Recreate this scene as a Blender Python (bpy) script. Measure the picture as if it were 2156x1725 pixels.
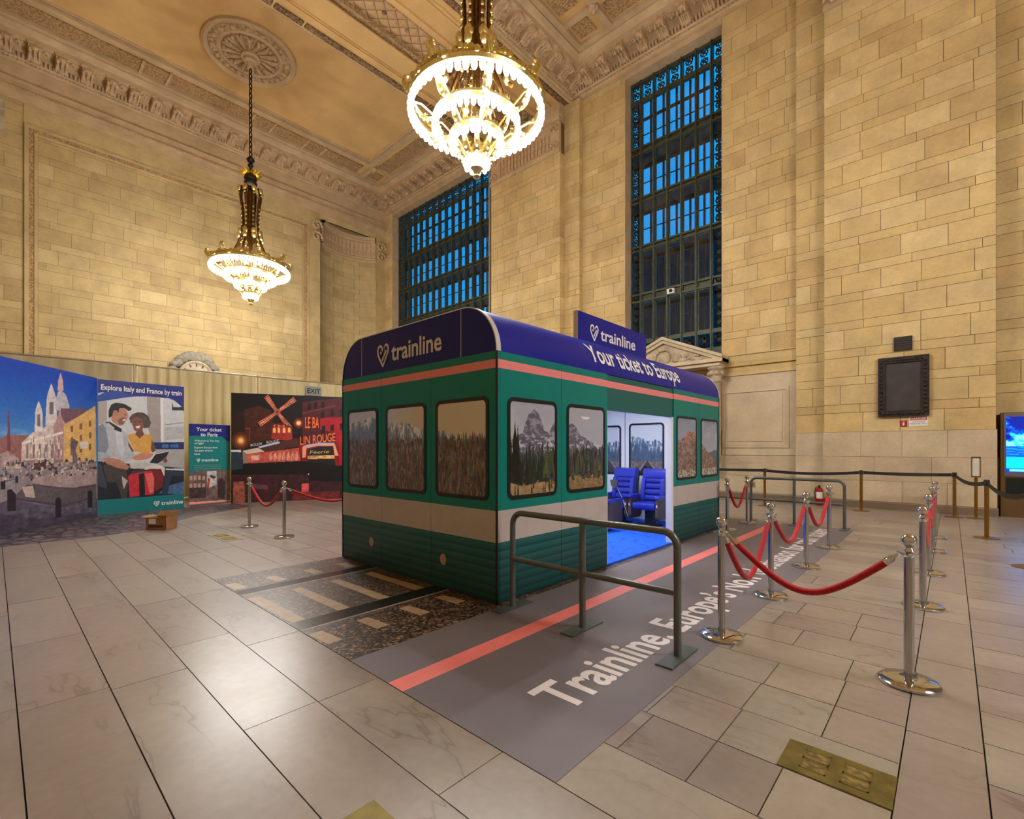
import bpy, bmesh, math, random
import numpy as np
from mathutils import Vector, Matrix
rnd = random.Random(7)
PI = math.pi
for o in list(bpy.data.objects): bpy.data.objects.remove(o, do_unlink=True)
SC = bpy.context.scene
COL = SC.collection

# ------------------------------------------------------------------ camera
FPX, HOR, CAMH, YAW = 1005.0, 944.4, 1.6, math.radians(42.6)
cam_d = bpy.data.cameras.new('camera'); cam = bpy.data.objects.new('camera', cam_d); COL.objects.link(cam)
cam_d.sensor_fit = 'HORIZONTAL'; cam_d.sensor_width = 36.0
cam_d.lens = FPX / 2156.0 * 36.0
cam_d.shift_y = (HOR - 862.5) / 2156.0
cam_d.clip_start = 0.05; cam_d.clip_end = 300
cam.location = (0, 0, CAMH)
cam.rotation_euler = (PI / 2, 0, YAW - PI / 2)
SC.camera = cam
# ------------------------------------------------------------------ world: dusk sky seen through the tall windows
W = bpy.data.worlds.new('dusk'); SC.world = W; W.use_nodes = True
wb = W.node_tree.nodes['Background']
wb.inputs['Color'].default_value = (0.004, 0.37, 0.92, 1); wb.inputs['Strength'].default_value = 1.0
# ------------------------------------------------------------------ exposure
SC.view_settings.view_transform = 'Standard'
try: SC.view_settings.look = 'None'
except Exception: pass
SC.view_settings.exposure = 0.12; SC.view_settings.gamma = 1.0
SC.view_settings.use_curve_mapping = False
SC.cycles.use_denoising = True
SC.cycles.max_bounces = 5; SC.cycles.diffuse_bounces = 4; SC.cycles.glossy_bounces = 3
SC.cycles.transparent_max_bounces = 12
SC.cycles.sample_clamp_indirect = 6.0
BULB_STRENGTH = 9.0
BULB_COLOR = (1.0, 0.988, 0.968)
CHANDELIER_WATTS = 2200.0
TRAIN_LAMP = 50.0
SC.cycles.use_adaptive_sampling = True; SC.cycles.adaptive_threshold = 0.13; SC.cycles.adaptive_min_samples = 14

# ------------------------------------------------------------------ materials
def lin(c):
    c = np.asarray(c, float) / 255.0
    return np.where(c <= 0.04045, c / 12.92, ((c + 0.055) / 1.055) ** 2.4)
def L4(c):
    a = lin(c); return (float(a[0]), float(a[1]), float(a[2]), 1.0)
MATS = {}
def new_mat(name):
    m = bpy.data.materials.new(name); m.use_nodes = True
    MATS[name] = m
    return m, m.node_tree, m.node_tree.nodes['Principled BSDF']
def nd(t, typ, **kw):
    n = t.nodes.new(typ)
    for k, v in kw.items(): setattr(n, k, v)
    return n
def mix_rgb(t, fac, a, b, blend='MIX'):
    n = nd(t, 'ShaderNodeMix', data_type='RGBA', blend_type=blend)
    for i, v in ((0, fac), (6, a), (7, b)):
        if isinstance(v, bpy.types.NodeSocket): t.links.new(v, n.inputs[i])
        else: n.inputs[i].default_value = v
    return n.outputs[2]
def math_n(t, op, a, b=0.0):
    n = nd(t, 'ShaderNodeMath', operation=op)
    for i, v in ((0, a), (1, b)):
        if isinstance(v, bpy.types.NodeSocket): t.links.new(v, n.inputs[i])
        else: n.inputs[i].default_value = v
    return n.outputs[0]
def tex_co(t, which='Object', scale=(1, 1, 1)):
    c = nd(t, 'ShaderNodeTexCoord'); m = nd(t, 'ShaderNodeMapping')
    m.inputs['Scale'].default_value = scale
    t.links.new(c.outputs[which], m.inputs['Vector']); return m.outputs['Vector']
def world_co(t, scale=(1, 1, 1)):
    c = nd(t, 'ShaderNodeNewGeometry'); m = nd(t, 'ShaderNodeMapping')
    m.inputs['Scale'].default_value = scale
    t.links.new(c.outputs['Position'], m.inputs['Vector']); return m.outputs['Vector']
def noise(t, vec, scale, detail=4.0, rough=0.55, dist=0.0):
    n = nd(t, 'ShaderNodeTexNoise'); n.inputs['Scale'].default_value = scale
    n.inputs['Detail'].default_value = detail; n.inputs['Roughness'].default_value = rough
    n.inputs['Distortion'].default_value = dist
    t.links.new(vec, n.inputs['Vector']); return n.outputs['Fac']
def ramp(t, fac, stops):
    n = nd(t, 'ShaderNodeValToRGB'); r = n.color_ramp
    while len(r.elements) < len(stops): r.elements.new(0.5)
    for e, (p, c) in zip(r.elements, stops): e.position = p; e.color = c
    t.links.new(fac, n.inputs['Fac']); return n.outputs['Color']
def bump(t, bs, h, strength=0.3, dist=0.01):
    b = nd(t, 'ShaderNodeBump'); b.inputs['Strength'].default_value = strength; b.inputs['Distance'].default_value = dist
    t.links.new(h, b.inputs['Height']); t.links.new(b.outputs['Normal'], bs.inputs['Normal'])
def plain(name, col, rough=0.5, metal=0.0, var=0.0, vscale=8.0, emit=None, coat=0.0, bumpy=0.0, bscale=60.0):
    m, t, b = new_mat(name)
    b.inputs['Base Color'].default_value = L4(col); b.inputs['Roughness'].default_value = rough; b.inputs['Metallic'].default_value = metal
    if coat: b.inputs['Coat Weight'].default_value = coat; b.inputs['Coat Roughness'].default_value = 0.1
    if var:
        f = noise(t, tex_co(t), vscale)
        a = [max(0, c * (1 - var)) for c in col]; z = [min(255, c * (1 + var)) for c in col]
        t.links.new(ramp(t, f, [(0.3, L4(a)), (0.7, L4(z))]), b.inputs['Base Color'])
    if bumpy: bump(t, b, noise(t, tex_co(t), bscale), bumpy)
    if emit: b.inputs['Emission Color'].default_value = L4(col); b.inputs['Emission Strength'].default_value = emit
    return m
def stone(name, cols, rough, streak=(1, 1, 1), spread=1.0, gloss_var=0.0, stain=0.35, vein=0.0):
    """dressed stone: a colour drawn per block, clouds and streaks inside it"""
    m, t, b = new_mat(name)
    oi = nd(t, 'ShaderNodeObjectInfo'); ge = nd(t, 'ShaderNodeNewGeometry')
    r = math_n(t, 'FRACT', math_n(t, 'ADD', oi.outputs['Random'], math_n(t, 'MULTIPLY', ge.outputs['Random Per Island'], 7.31)))
    base = ramp(t, r, [(i / (len(cols) - 1), L4(c)) for i, c in enumerate(cols)])
    v = world_co(t, streak)
    n1 = noise(t, v, 1.6, 4, 0.55, 0.0)
    c = mix_rgb(t, stain, base, ramp(t, n1, [(0.25, (0.45, 0.43, 0.42, 1)), (0.75, (1.4, 1.38, 1.32, 1))]), 'MULTIPLY')
    n2 = noise(t, v, 14, 4, 0.6)
    c = mix_rgb(t, 0.25, c, ramp(t, n2, [(0.3, (0.7, 0.7, 0.7, 1)), (0.7, (1.25, 1.25, 1.25, 1))]), 'MULTIPLY')
    if vein:
        sh = nd(t, 'ShaderNodeVectorMath', operation='ADD'); t.links.new(v, sh.inputs[0])
        cx = nd(t, 'ShaderNodeCombineXYZ'); t.links.new(math_n(t, 'MULTIPLY', r, 40.0), cx.inputs[0]); t.links.new(math_n(t, 'MULTIPLY', r, 17.0), cx.inputs[1])
        t.links.new(cx.outputs[0], sh.inputs[1])
        mp = nd(t, 'ShaderNodeMapping'); mp.inputs['Rotation'].default_value = (0, 0, 0.5); mp.inputs['Scale'].default_value = (2.4, 0.7, 1); t.links.new(sh.outputs[0], mp.inputs['Vector'])
        nz = noise(t, mp.outputs['Vector'], 1.3, 4, 0.5, 0.25)
        ab = math_n(t, 'ABSOLUTE', math_n(t, 'SUBTRACT', nz, 0.5))
        on = ramp(t, noise(t, sh.outputs[0], 0.9, 2), [(0.46, (0, 0, 0, 1)), (0.62, (1, 1, 1, 1))])
        vn = mix_rgb(t, on, (1, 1, 1, 1), ramp(t, ab, [(0.0, (0.50, 0.44, 0.40, 1)), (0.012, (0.92, 0.9, 0.88, 1)), (0.05, (1, 1, 1, 1))]))
        c = mix_rgb(t, vein, c, vn, 'MULTIPLY')
        c = mix_rgb(t, 0.22, c, ramp(t, noise(t, mp.outputs['Vector'], 1.1, 3, 0.5, 0.1), [(0.3, (0.72, 0.68, 0.66, 1)), (0.7, (1.2, 1.2, 1.18, 1))]), 'MULTIPLY')
    t.links.new(c, b.inputs['Base Color'])
    b.inputs['Roughness'].default_value = rough
    if gloss_var:
        t.links.new(math_n(t, 'ADD', math_n(t, 'MULTIPLY', n1, gloss_var), rough - gloss_var / 2), b.inputs['Roughness'])
    bump(t, b, n2, 0.12, 0.004)
    return m
stone('wall_stone', [(204, 176, 120), (208, 182, 128), (198, 169, 114), (213, 188, 136), (202, 176, 124), (193, 163, 109), (206, 179, 122), (199, 170, 113), (210, 184, 130)], 0.75)
stone('end_stone', [(186, 162, 112), (191, 167, 117), (180, 155, 106), (196, 172, 123), (176, 151, 104), (188, 163, 111), (182, 159, 114)], 0.78)
stone('dado_stone', [(196, 176, 144), (202, 184, 152), (190, 170, 140), (205, 186, 156)], 0.6)
stone('floor_stone', [(146, 133, 123), (140, 126, 118), (155, 144, 129), (134, 121, 113), (150, 137, 126), (145, 137, 125), (138, 123, 116), (157, 146, 132)], 0.31, (1.0, 1.0, 1), gloss_var=0.10, stain=0.25, vein=0.7)
plain('joint', (112, 90, 58), 0.95)
plain('end_joint', (142, 120, 80), 0.95)
plain('floor_joint', (46, 38, 32), 0.9)
plain('plaster', (192, 164, 126), 0.8, var=0.06, vscale=2.0)
plain('ceiling_plaster', (208, 168, 108), 0.85, var=0.05, vscale=0.8)
def ornament(name, a, z, scale, strength=1.0, dist=0.06):
    m, t, b = new_mat(name)
    v = tex_co(t); vo = nd(t, 'ShaderNodeTexVoronoi', feature='SMOOTH_F1'); vo.inputs['Scale'].default_value = scale
    t.links.new(v, vo.inputs['Vector'])
    f = vo.outputs['Distance']
    t.links.new(ramp(t, f, [(0.15, L4(z)), (0.62, L4(a))]), b.inputs['Base Color'])
    b.inputs['Roughness'].default_value = 0.8; bump(t, b, f, strength, dist); return m
ornament('carved_plaster', (150, 118, 82), (200, 168, 126), 9.0)
ornament('carved_fine', (150, 116, 78), (196, 160, 112), 16.0, 1.0, 0.04)
ornament('carved_dark', (92, 68, 44), (160, 126, 84), 14.0, 1.0, 0.04)
ornament('brass_relief', (92, 74, 26), (140, 116, 48), 40.0, 0.8, 0.01)
plain('bronze', (122, 90, 50), 0.34, 1.0, var=0.15, vscale=12)
plain('gilt', (246, 218, 148), 0.3, 1.0, var=0.10, vscale=20, bumpy=0.4, bscale=40)
plain('bright_gilt', (255, 200, 60), 0.25, 1.0)
plain('dark_iron', (52, 42, 34), 0.5, 0.6)
plain('window_bronze', (74, 76, 58), 0.5, 0.35, var=0.15, vscale=6)
plain('window_bronze_dark', (46, 47, 38), 0.55, 0.3)
plain('chrome', (208, 210, 213), 0.09, 1.0)
plain('aluminium', (214, 214, 218), 0.3, 0.35)
plain('brushed_steel', (186, 186, 186), 0.16, 1.0)
plain('brass_post', (150, 112, 48), 0.32, 0.9)
plain('brass_plate', (112, 98, 44), 0.5, 0.55, var=0.15, vscale=9)
plain('black_belt', (20, 19, 19), 0.6)
plain('belt_lettering', (86, 82, 78), 0.6)
plain('velvet_red', (172, 4, 22), 0.75, var=0.12, vscale=30)
MATS['velvet_red'].node_tree.nodes['Principled BSDF'].inputs['Sheen Weight'].default_value = 0.12
plain('rail_grey', (96, 100, 98), 0.32, 0.35)
plain('plate_grey', (84, 92, 90), 0.4, 0.3)
plain('teal', (0, 122, 114), 0.38, var=0.02)
plain('teal_header', (4, 92, 90), 0.42)
plain('beige', (186, 177, 174), 0.4, var=0.02)
plain('pink', (232, 132, 134), 0.4)
plain('navy', (4, 16, 140), 0.4)
plain('navy_end', (6, 14, 112), 0.4)
for k_ in ('navy', 'navy_end', 'teal'): MATS[k_].node_tree.nodes['Principled BSDF'].inputs['Specular IOR Level'].default_value = 0.28
plain('black_trim', (10, 11, 12), 0.4)
plain('white_print', (236, 234, 232), 0.5)
plain('silver_print', (212, 206, 204), 0.5)
plain('white_panel', (222, 226, 230), 0.4)
plain('seam', (120, 150, 146), 0.5)
plain('seam_brown', (120, 96, 80), 0.6)
plain('mat_grey', (112, 104, 109), 0.5, var=0.05, vscale=1.2, bumpy=0.1, bscale=300)
plain('mat_pink', (240, 128, 124), 0.5, var=0.04, vscale=2)
plain('mat_white', (226, 220, 222), 0.5)
plain('seat_blue', (40, 52, 168), 0.32, var=0.06)
plain('seat_brown', (86, 68, 60), 0.5)
plain('seat_black', (24, 24, 28), 0.5)
plain('cardboard', (148, 104, 62), 0.8, var=0.08)
plain('label_white', (228, 222, 214), 0.6)
plain('sign_red', (168, 28, 30), 0.5)
plain('extinguisher_red', (150, 14, 18), 0.25)
plain('frame_white', (206, 202, 190), 0.5)
plain('kiosk', (122, 96, 62), 0.35, 0.5)
plain('kiosk_bezel', (120, 112, 118), 0.35, 0.4)
plain('kiosk_dark', (26, 34, 36), 0.15)
plain('tower_dark', (18, 22, 30), 0.8)
plain('exit_sign', (150, 156, 156), 0.5)
plain('exit_letter', (30, 32, 34), 0.5)
plain('pole_alu', (184, 178, 164), 0.35, 0.7)
plain('carving', (178, 160, 132), 0.75, var=0.12, vscale=5, bumpy=0.3, bscale=18)
plain('carving_warm', (192, 160, 122), 0.8, var=0.10, vscale=5, bumpy=0.3, bscale=18)
plain('carving_grey', (140, 130, 114), 0.75, var=0.15, vscale=5, bumpy=0.3, bscale=18)
plain('plaque_bronze', (44, 36, 30), 0.5, 0.4, var=0.2, vscale=10, bumpy=0.6, bscale=30)
plain('plaque_face', (66, 60, 56), 0.55, 0.3, var=0.1, vscale=4)
plain('poster_navy', (12, 26, 128), 0.5)
plain('poster_teal', (0, 120, 126), 0.5)
plain('poster_edge', (170, 160, 140), 0.6)
plain('outlet', (150, 124, 80), 0.5)
# bulbs
def emitter(name, col, strength):
    m = bpy.data.materials.new(name); m.use_nodes = True; t = m.node_tree; t.nodes.clear()
    e = nd(t, 'ShaderNodeEmission'); e.inputs['Color'].default_value = (*col, 1); e.inputs['Strength'].default_value = strength
    o = nd(t, 'ShaderNodeOutputMaterial'); t.links.new(e.outputs[0], o.inputs['Surface']); MATS[name] = m; return m
emitter('bulb_glow', BULB_COLOR, BULB_STRENGTH)
try: MATS['bulb_glow'].cycles.emission_sampling = 'NONE'      # the lamps inside each tier carry the light
except Exception: pass
emitter('lamp_panel', (1.0, 0.97, 0.92), TRAIN_LAMP)
# glass
def glass(name, tint=(1, 1, 1), gl=0.10):
    m = bpy.data.materials.new(name); m.use_nodes = True; t = m.node_tree; t.nodes.clear()
    tr = nd(t, 'ShaderNodeBsdfTransparent'); tr.inputs['Color'].default_value = (*tint, 1)
    g = nd(t, 'ShaderNodeBsdfGlossy'); g.inputs['Roughness'].default_value = 0.05
    mx = nd(t, 'ShaderNodeMixShader'); mx.inputs[0].default_value = gl
    o = nd(t, 'ShaderNodeOutputMaterial')
    t.links.new(tr.outputs[0], mx.inputs[1]); t.links.new(g.outputs[0], mx.inputs[2]); t.links.new(mx.outputs[0], o.inputs['Surface'])
    MATS[name] = m
glass('pane_glass', (0.85, 0.92, 0.95), 0.07)
def ballast():
    m, t, b = new_mat('ballast_print')
    v = nd(t, 'ShaderNodeTexVoronoi'); v.inputs['Scale'].default_value = 46.0
    t.links.new(world_co(t), v.inputs['Vector'])
    sep = nd(t, 'ShaderNodeSeparateColor'); t.links.new(v.outputs['Color'], sep.inputs[0])
    c = ramp(t, sep.outputs[0], [(0.0, L4((22, 15, 12))), (0.5, L4((66, 50, 40))), (0.85, L4((120, 96, 78))), (1.0, L4((170, 146, 124)))])
    n = noise(t, world_co(t), 2.0)
    c = mix_rgb(t, 0.6, c, ramp(t, n, [(0.35, (0.55, 0.5, 0.48, 1)), (0.65, (1.2, 1.1, 1.0, 1))]), 'MULTIPLY')
    t.links.new(c, b.inputs['Base Color']); b.inputs['Roughness'].default_value = 0.34
ballast()
def cobbles():
    m, t, b = new_mat('cobble_print')
    v = nd(t, 'ShaderNodeTexVoronoi', feature='DISTANCE_TO_EDGE'); v.inputs['Scale'].default_value = 5.0
    t.links.new(world_co(t, (1, 0.8, 1)), v.inputs['Vector'])
    c = ramp(t, v.outputs['Distance'], [(0.0, L4((40, 34, 44))), (0.14, L4((104, 92, 98))), (0.5, L4((134, 122, 126)))])
    t.links.new(c, b.inputs['Base Color']); b.inputs['Roughness'].default_value = 0.35
cobbles()
def skirt():
    m, t, b = new_mat('skirt_print')     # flat wrap printed with a louvre pattern
    g = nd(t, 'ShaderNodeNewGeometry'); s = nd(t, 'ShaderNodeSeparateXYZ'); t.links.new(g.outputs['Position'], s.inputs[0])
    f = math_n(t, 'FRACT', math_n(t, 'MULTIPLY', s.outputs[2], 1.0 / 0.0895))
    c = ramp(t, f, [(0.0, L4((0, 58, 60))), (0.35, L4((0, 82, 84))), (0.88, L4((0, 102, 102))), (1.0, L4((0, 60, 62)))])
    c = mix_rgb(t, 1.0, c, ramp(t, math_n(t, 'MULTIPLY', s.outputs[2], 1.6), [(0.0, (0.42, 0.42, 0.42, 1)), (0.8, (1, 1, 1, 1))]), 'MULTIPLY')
    t.links.new(c, b.inputs['Base Color']); b.inputs['Roughness'].default_value = 0.4
skirt()
def carpet():
    m, t, b = new_mat('carpet_blue')
    n = noise(t, world_co(t, (1, 1.6, 1)), 5.0, 2, 0.5, 1.0)
    t.links.new(ramp(t, n, [(0.34, L4((0, 56, 190))), (0.42, L4((0, 96, 232)))]), b.inputs['Base Color']); b.inputs['Roughness'].default_value = 0.9
carpet()
def cloth(name, a, z):
    m, t, b = new_mat(name)
    n = noise(t, world_co(t, (3, 3, 0.3)), 2.0)
    t.links.new(ramp(t, n, [(0.3, L4(a)), (0.7, L4(z))]), b.inputs['Base Color']); b.inputs['Roughness'].default_value = 0.7
cloth('drape_cream', (206, 190, 140), (226, 212, 168))
cloth('drape_grey', (172, 158, 122), (196, 182, 146))
def diamonds():
    m, t, b = new_mat('diamond_plaster')
    g = nd(t, 'ShaderNodeNewGeometry'); s = nd(t, 'ShaderNodeSeparateXYZ'); t.links.new(g.outputs['Position'], s.inputs[0])
    a = math_n(t, 'ABSOLUTE', math_n(t, 'SINE', math_n(t, 'MULTIPLY', math_n(t, 'ADD', s.outputs[0], s.outputs[1]), 6.9)))
    c = math_n(t, 'ABSOLUTE', math_n(t, 'SINE', math_n(t, 'MULTIPLY', math_n(t, 'SUBTRACT', s.outputs[0], s.outputs[1]), 6.9)))
    h = math_n(t, 'MINIMUM', a, c)
    t.links.new(ramp(t, h, [(0.05, L4((138, 106, 72))), (0.22, L4((196, 158, 112)))]), b.inputs['Base Color'])
    b.inputs['Roughness'].default_value = 0.8; bump(t, b, h, 1.0, 0.05)
diamonds()
def printed(name, rough=0.45, emit=0.0, coat=0.0):
    m, t, b = new_mat(name)
    a = nd(t, 'ShaderNodeVertexColor', layer_name='ink')
    t.links.new(a.outputs['Color'], b.inputs['Base Color']); b.inputs['Roughness'].default_value = rough
    if coat: b.inputs['Coat Weight'].default_value = coat; b.inputs['Coat Roughness'].default_value = 0.06
    if emit:
        t.links.new(a.outputs['Color'], b.inputs['Emission Color']); b.inputs['Emission Strength'].default_value = emit
        b.inputs['Base Color'].default_value = (0, 0, 0, 1)
printed('poster_print', 0.45); printed('window_print', 0.3, coat=0.25); printed('screen_print', 0.25, emit=2.2)
try: MATS['screen_print'].cycles.emission_sampling = 'NONE'
except Exception: pass

# ------------------------------------------------------------------ mesh helpers
class MB:
    def __init__(s): s.v = []; s.f = []; s.m = []; s.cur = 0
    def add(s, vs, fs):
        b = len(s.v); s.v += [tuple(p) for p in vs]; s.f += [tuple(b + i for i in f) for f in fs]; s.m += [s.cur] * len(fs); return s
    def box(s, x0, x1, y0, y1, z0, z1):
        return s.add([(x0, y0, z0), (x1, y0, z0), (x1, y1, z0), (x0, y1, z0), (x0, y0, z1), (x1, y0, z1), (x1, y1, z1), (x0, y1, z1)],
                     [(0, 3, 2, 1), (4, 5, 6, 7), (0, 1, 5, 4), (1, 2, 6, 5), (2, 3, 7, 6), (3, 0, 4, 7)])
    def prism(s, poly, a, b, axis='z'):
        """2-D outline pushed from a to b along an axis; outline coords are the two other axes in xyz order"""
        n = len(poly)
        def P(p, q):
            return {'z': (p[0], p[1], q), 'y': (p[0], q, p[1]), 'x': (q, p[0], p[1])}[axis]
        vs = [P(p, a) for p in poly] + [P(p, b) for p in poly]
        return s.add(vs, [tuple(range(n))[::-1], tuple(range(n, 2 * n))] + [(i, (i + 1) % n, n + (i + 1) % n, n + i) for i in range(n)])
    def lathe(s, prof, n=16, c=(0, 0, 0), a0=0.0, a1=2 * PI):
        full = abs(a1 - a0 - 2 * PI) < 1e-6; k = n if full else n + 1; vs = []
        for i in range(k):
            a = a0 + (a1 - a0) * i / n
            for r, z in prof: vs.append((c[0] + r * math.cos(a), c[1] + r * math.sin(a), c[2] + z))
        m = len(prof); fs = []
        for i in range(n):
            j = (i + 1) % k
            for q in range(m - 1): fs.append((i * m + q, j * m + q, j * m + q + 1, i * m + q + 1))
        return s.add(vs, fs)
    def tube(s, pts, r, n=8, closed=False, cap=True):
        pts = [Vector(p) for p in pts]; k = len(pts); vs = []; up = None
        for i, p in enumerate(pts):
            if closed: d = pts[(i + 1) % k] - pts[i - 1]
            else: d = pts[min(i + 1, k - 1)] - pts[max(i - 1, 0)]
            d.normalize()
            if up is None: up = Vector((0, 0, 1)) if abs(d.z) < 0.9 else Vector((1, 0, 0))
            a = d.cross(up); a = a.normalized() if a.length > 1e-6 else d.orthogonal().normalized()
            b = a.cross(d).normalized(); up = b
            rr = r[i] if isinstance(r, (list, tuple)) else r
            for q in range(n):
                t = 2 * PI * q / n; vs.append(p + (a * math.cos(t) + b * math.sin(t)) * rr)
        fs = []
        for i in range(k if closed else k - 1):
            j = (i + 1) % k
            for q in range(n): fs.append((i * n + q, i * n + (q + 1) % n, j * n + (q + 1) % n, j * n + q))
        if cap and not closed: fs += [tuple(range(n))[::-1], tuple((k - 1) * n + q for q in range(n))]
        return s.add(vs, fs)
    def sphere(s, c, r, n=10, m=6, sc=(1, 1, 1)):
        prof = []
        vs = [(c[0], c[1], c[2] - r * sc[2])]
        for i in range(1, m):
            a = -PI / 2 + PI * i / m
            for q in range(n):
                t = 2 * PI * q / n
                vs.append((c[0] + r * sc[0] * math.cos(a) * math.cos(t), c[1] + r * sc[1] * math.cos(a) * math.sin(t), c[2] + r * sc[2] * math.sin(a)))
        vs.append((c[0], c[1], c[2] + r * sc[2])); e = len(vs) - 1; fs = []
        for q in range(n): fs.append((0, 1 + (q + 1) % n, 1 + q)); fs.append((e, e - n + q, e - n + (q + 1) % n))
        for i in range(m - 2):
            for q in range(n): fs.append((1 + i * n + q, 1 + i * n + (q + 1) % n, 1 + (i + 1) * n + (q + 1) % n, 1 + (i + 1) * n + q))
        return s.add(vs, fs)
    def map(s, fn): s.v = [tuple(fn(*p)) for p in s.v]; return s
    def join(s, o, mtx=None):
        return s.add([tuple(mtx @ Vector(p)) for p in o.v] if mtx else o.v, o.f)
    def mesh(s, name, mats, smooth=False):
        me = bpy.data.meshes.new(name); me.from_pydata(s.v, [], s.f)
        for m in (mats if isinstance(mats, (list, tuple)) else [mats]): me.materials.append(MATS[m])
        if isinstance(mats, (list, tuple)): me.polygons.foreach_set('material_index', s.m)
        bm = bmesh.new(); bm.from_mesh(me); bmesh.ops.recalc_face_normals(bm, faces=bm.faces); bm.to_mesh(me); bm.free()
        if smooth:
            me.polygons.foreach_set('use_smooth', [True] * len(me.polygons))
            try: me.set_sharp_from_angle(angle=math.radians(42))
            except Exception: pass
        me.update(); return me
def link(name, me, parent=None, loc=(0, 0, 0), rot=(0, 0, 0), scale=(1, 1, 1)):
    o = bpy.data.objects.new(name, me); COL.objects.link(o)
    o.location = loc; o.rotation_euler = rot; o.scale = scale
    if parent is not None: o.parent = parent
    return o
def build(name, mb, mats, parent=None, smooth=False, world=True, **kw):
    """one mesh object; coordinates given in world space are made relative to the (unrotated) parent chain"""
    if parent is not None and world:
        p, off = parent, Vector((0, 0, 0))
        while p is not None: off += Vector(p.location); p = p.parent
        if off.length: mb.map(lambda x, y, z: (x - off.x, y - off.y, z - off.z))
    return link(name, mb.mesh(name, mats, smooth), parent, **kw)
def tag(o, label=None, cat=None, group=None, kind=None):
    if label: o['label'] = label
    if cat: o['category'] = cat
    if group: o['group'] = group
    if kind: o['kind'] = kind
    return o
def thing(name, label, cat, loc=(0, 0, 0), rotz=0.0, group=None, kind=None):
    o = bpy.data.objects.new(name, None); COL.objects.link(o); o.location = loc; o.rotation_euler = (0, 0, rotz)
    o.empty_display_size = 0.1
    return tag(o, label, cat, group, kind)
def struct(name, label, cat, mb, mats, **kw): return tag(build(name, mb, mats, **kw), label, cat, kind='structure')
KIDS = {}
def copy_tree(o, parent=None, loc=None, rotz=None, label=None):
    c = o.copy(); COL.objects.link(c); c.parent = parent
    if loc is not None: c.location = loc
    if rotz is not None: c.rotation_euler = (0, 0, rotz)
    if label: c['label'] = label
    for ch in o.children: copy_tree(ch, c)
    return c
def sizes(x, y, z):
    """how far a point lies in front of the camera"""
    return max(0.5, x * math.cos(YAW) + y * math.sin(YAW))

# ------------------------------------------------------------------ lettering (built-in font turned into flat meshes)
TXT = {}
def text_data(body, bold=0.0):
    key = (body, bold)
    if key not in TXT:
        cu = bpy.data.curves.new('lettering', 'FONT'); cu.body = body; cu.size = 1.0; cu.offset = bold; cu.resolution_u = 3
        o = bpy.data.objects.new('lettering_tmp', cu); COL.objects.link(o)
        dg = bpy.context.evaluated_depsgraph_get(); me = bpy.data.meshes.new_from_object(o.evaluated_get(dg))
        v = np.array([tuple(p.co) for p in me.vertices]).reshape(-1, 3); f = [tuple(p.vertices) for p in me.polygons]
        bpy.data.objects.remove(o, do_unlink=True); bpy.data.curves.remove(cu); bpy.data.meshes.remove(me)
        TXT[key] = (v, f)
    return TXT[key]
def text_bounds(body, bold=0.0):
    v, f = text_data(body, bold); return v[:, 0].min(), v[:, 0].max()
CAP = None
def lettering(name, body, O, U, V, cap, mat, parent, width=None, bold=0.012, lift=0.002, center=False, warp=None):
    """flat letters: O is the baseline start, U along the line, V up; cap = capital height in metres"""
    global CAP
    if CAP is None:
        h = text_data('H', 0.0)[0]; CAP = h[:, 1].max() - h[:, 1].min()
    v, f = text_data(body, bold); s = cap / CAP
    x0, x1 = v[:, 0].min(), v[:, 0].max(); sx = (width / (x1 - x0)) if width else s
    O, U, V = Vector(O), Vector(U).normalized(), Vector(V).normalized(); N = U.cross(V).normalized()
    if center: O = O - U * ((x1 - x0) * sx / 2)
    mb = MB()
    if warp:
        bm = bmesh.new(); bv = [bm.verts.new(tuple(p)) for p in v]
        for q in f:
            try: bm.faces.new([bv[i] for i in q])
            except ValueError: pass
        for k in range(-3, 12): bmesh.ops.bisect_plane(bm, geom=bm.verts[:] + bm.edges[:] + bm.faces[:], plane_co=(0, k * 0.09, 0), plane_no=(0, 1, 0))
        bm.verts.ensure_lookup_table(); bm.verts.index_update(); v = np.array([tuple(p.co) for p in bm.verts]); f = [tuple(p.index for p in q.verts) for q in bm.faces]; bm.free()
    if warp: vs = [warp((p[0] - x0) * sx, p[1] * s) for p in v]
    else: vs = [O + U * ((p[0] - x0) * sx) + V * (p[1] * s) + N * lift for p in v]
    mb.add(vs, f); return build(name, mb, mat, parent)
def stroke(paths, w, O, U, V, N, lift, seg=8):
    mb = MB(); O, U, V, N = Vector(O), Vector(U).normalized(), Vector(V).normalized(), Vector(N)
    P = lambda p, k=0: O + U * p[0] + V * p[1] + N * (lift + k * 0.0003)
    for path in paths:
        for i in range(len(path) - 1):
            a, b = Vector((*path[i], 0)), Vector((*path[i + 1], 0)); d = (b - a).normalized(); q = Vector((-d.y, d.x, 0)) * w / 2
            mb.add([P(p) for p in (a - q, b - q, b + q, a + q)], [(0, 1, 2, 3)])
        for p in path:
            mb.add([P((p[0] + w / 2 * math.cos(2 * PI * k / seg), p[1] + w / 2 * math.sin(2 * PI * k / seg)), 1) for k in range(seg)], [tuple(range(seg))])
    return mb
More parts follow.
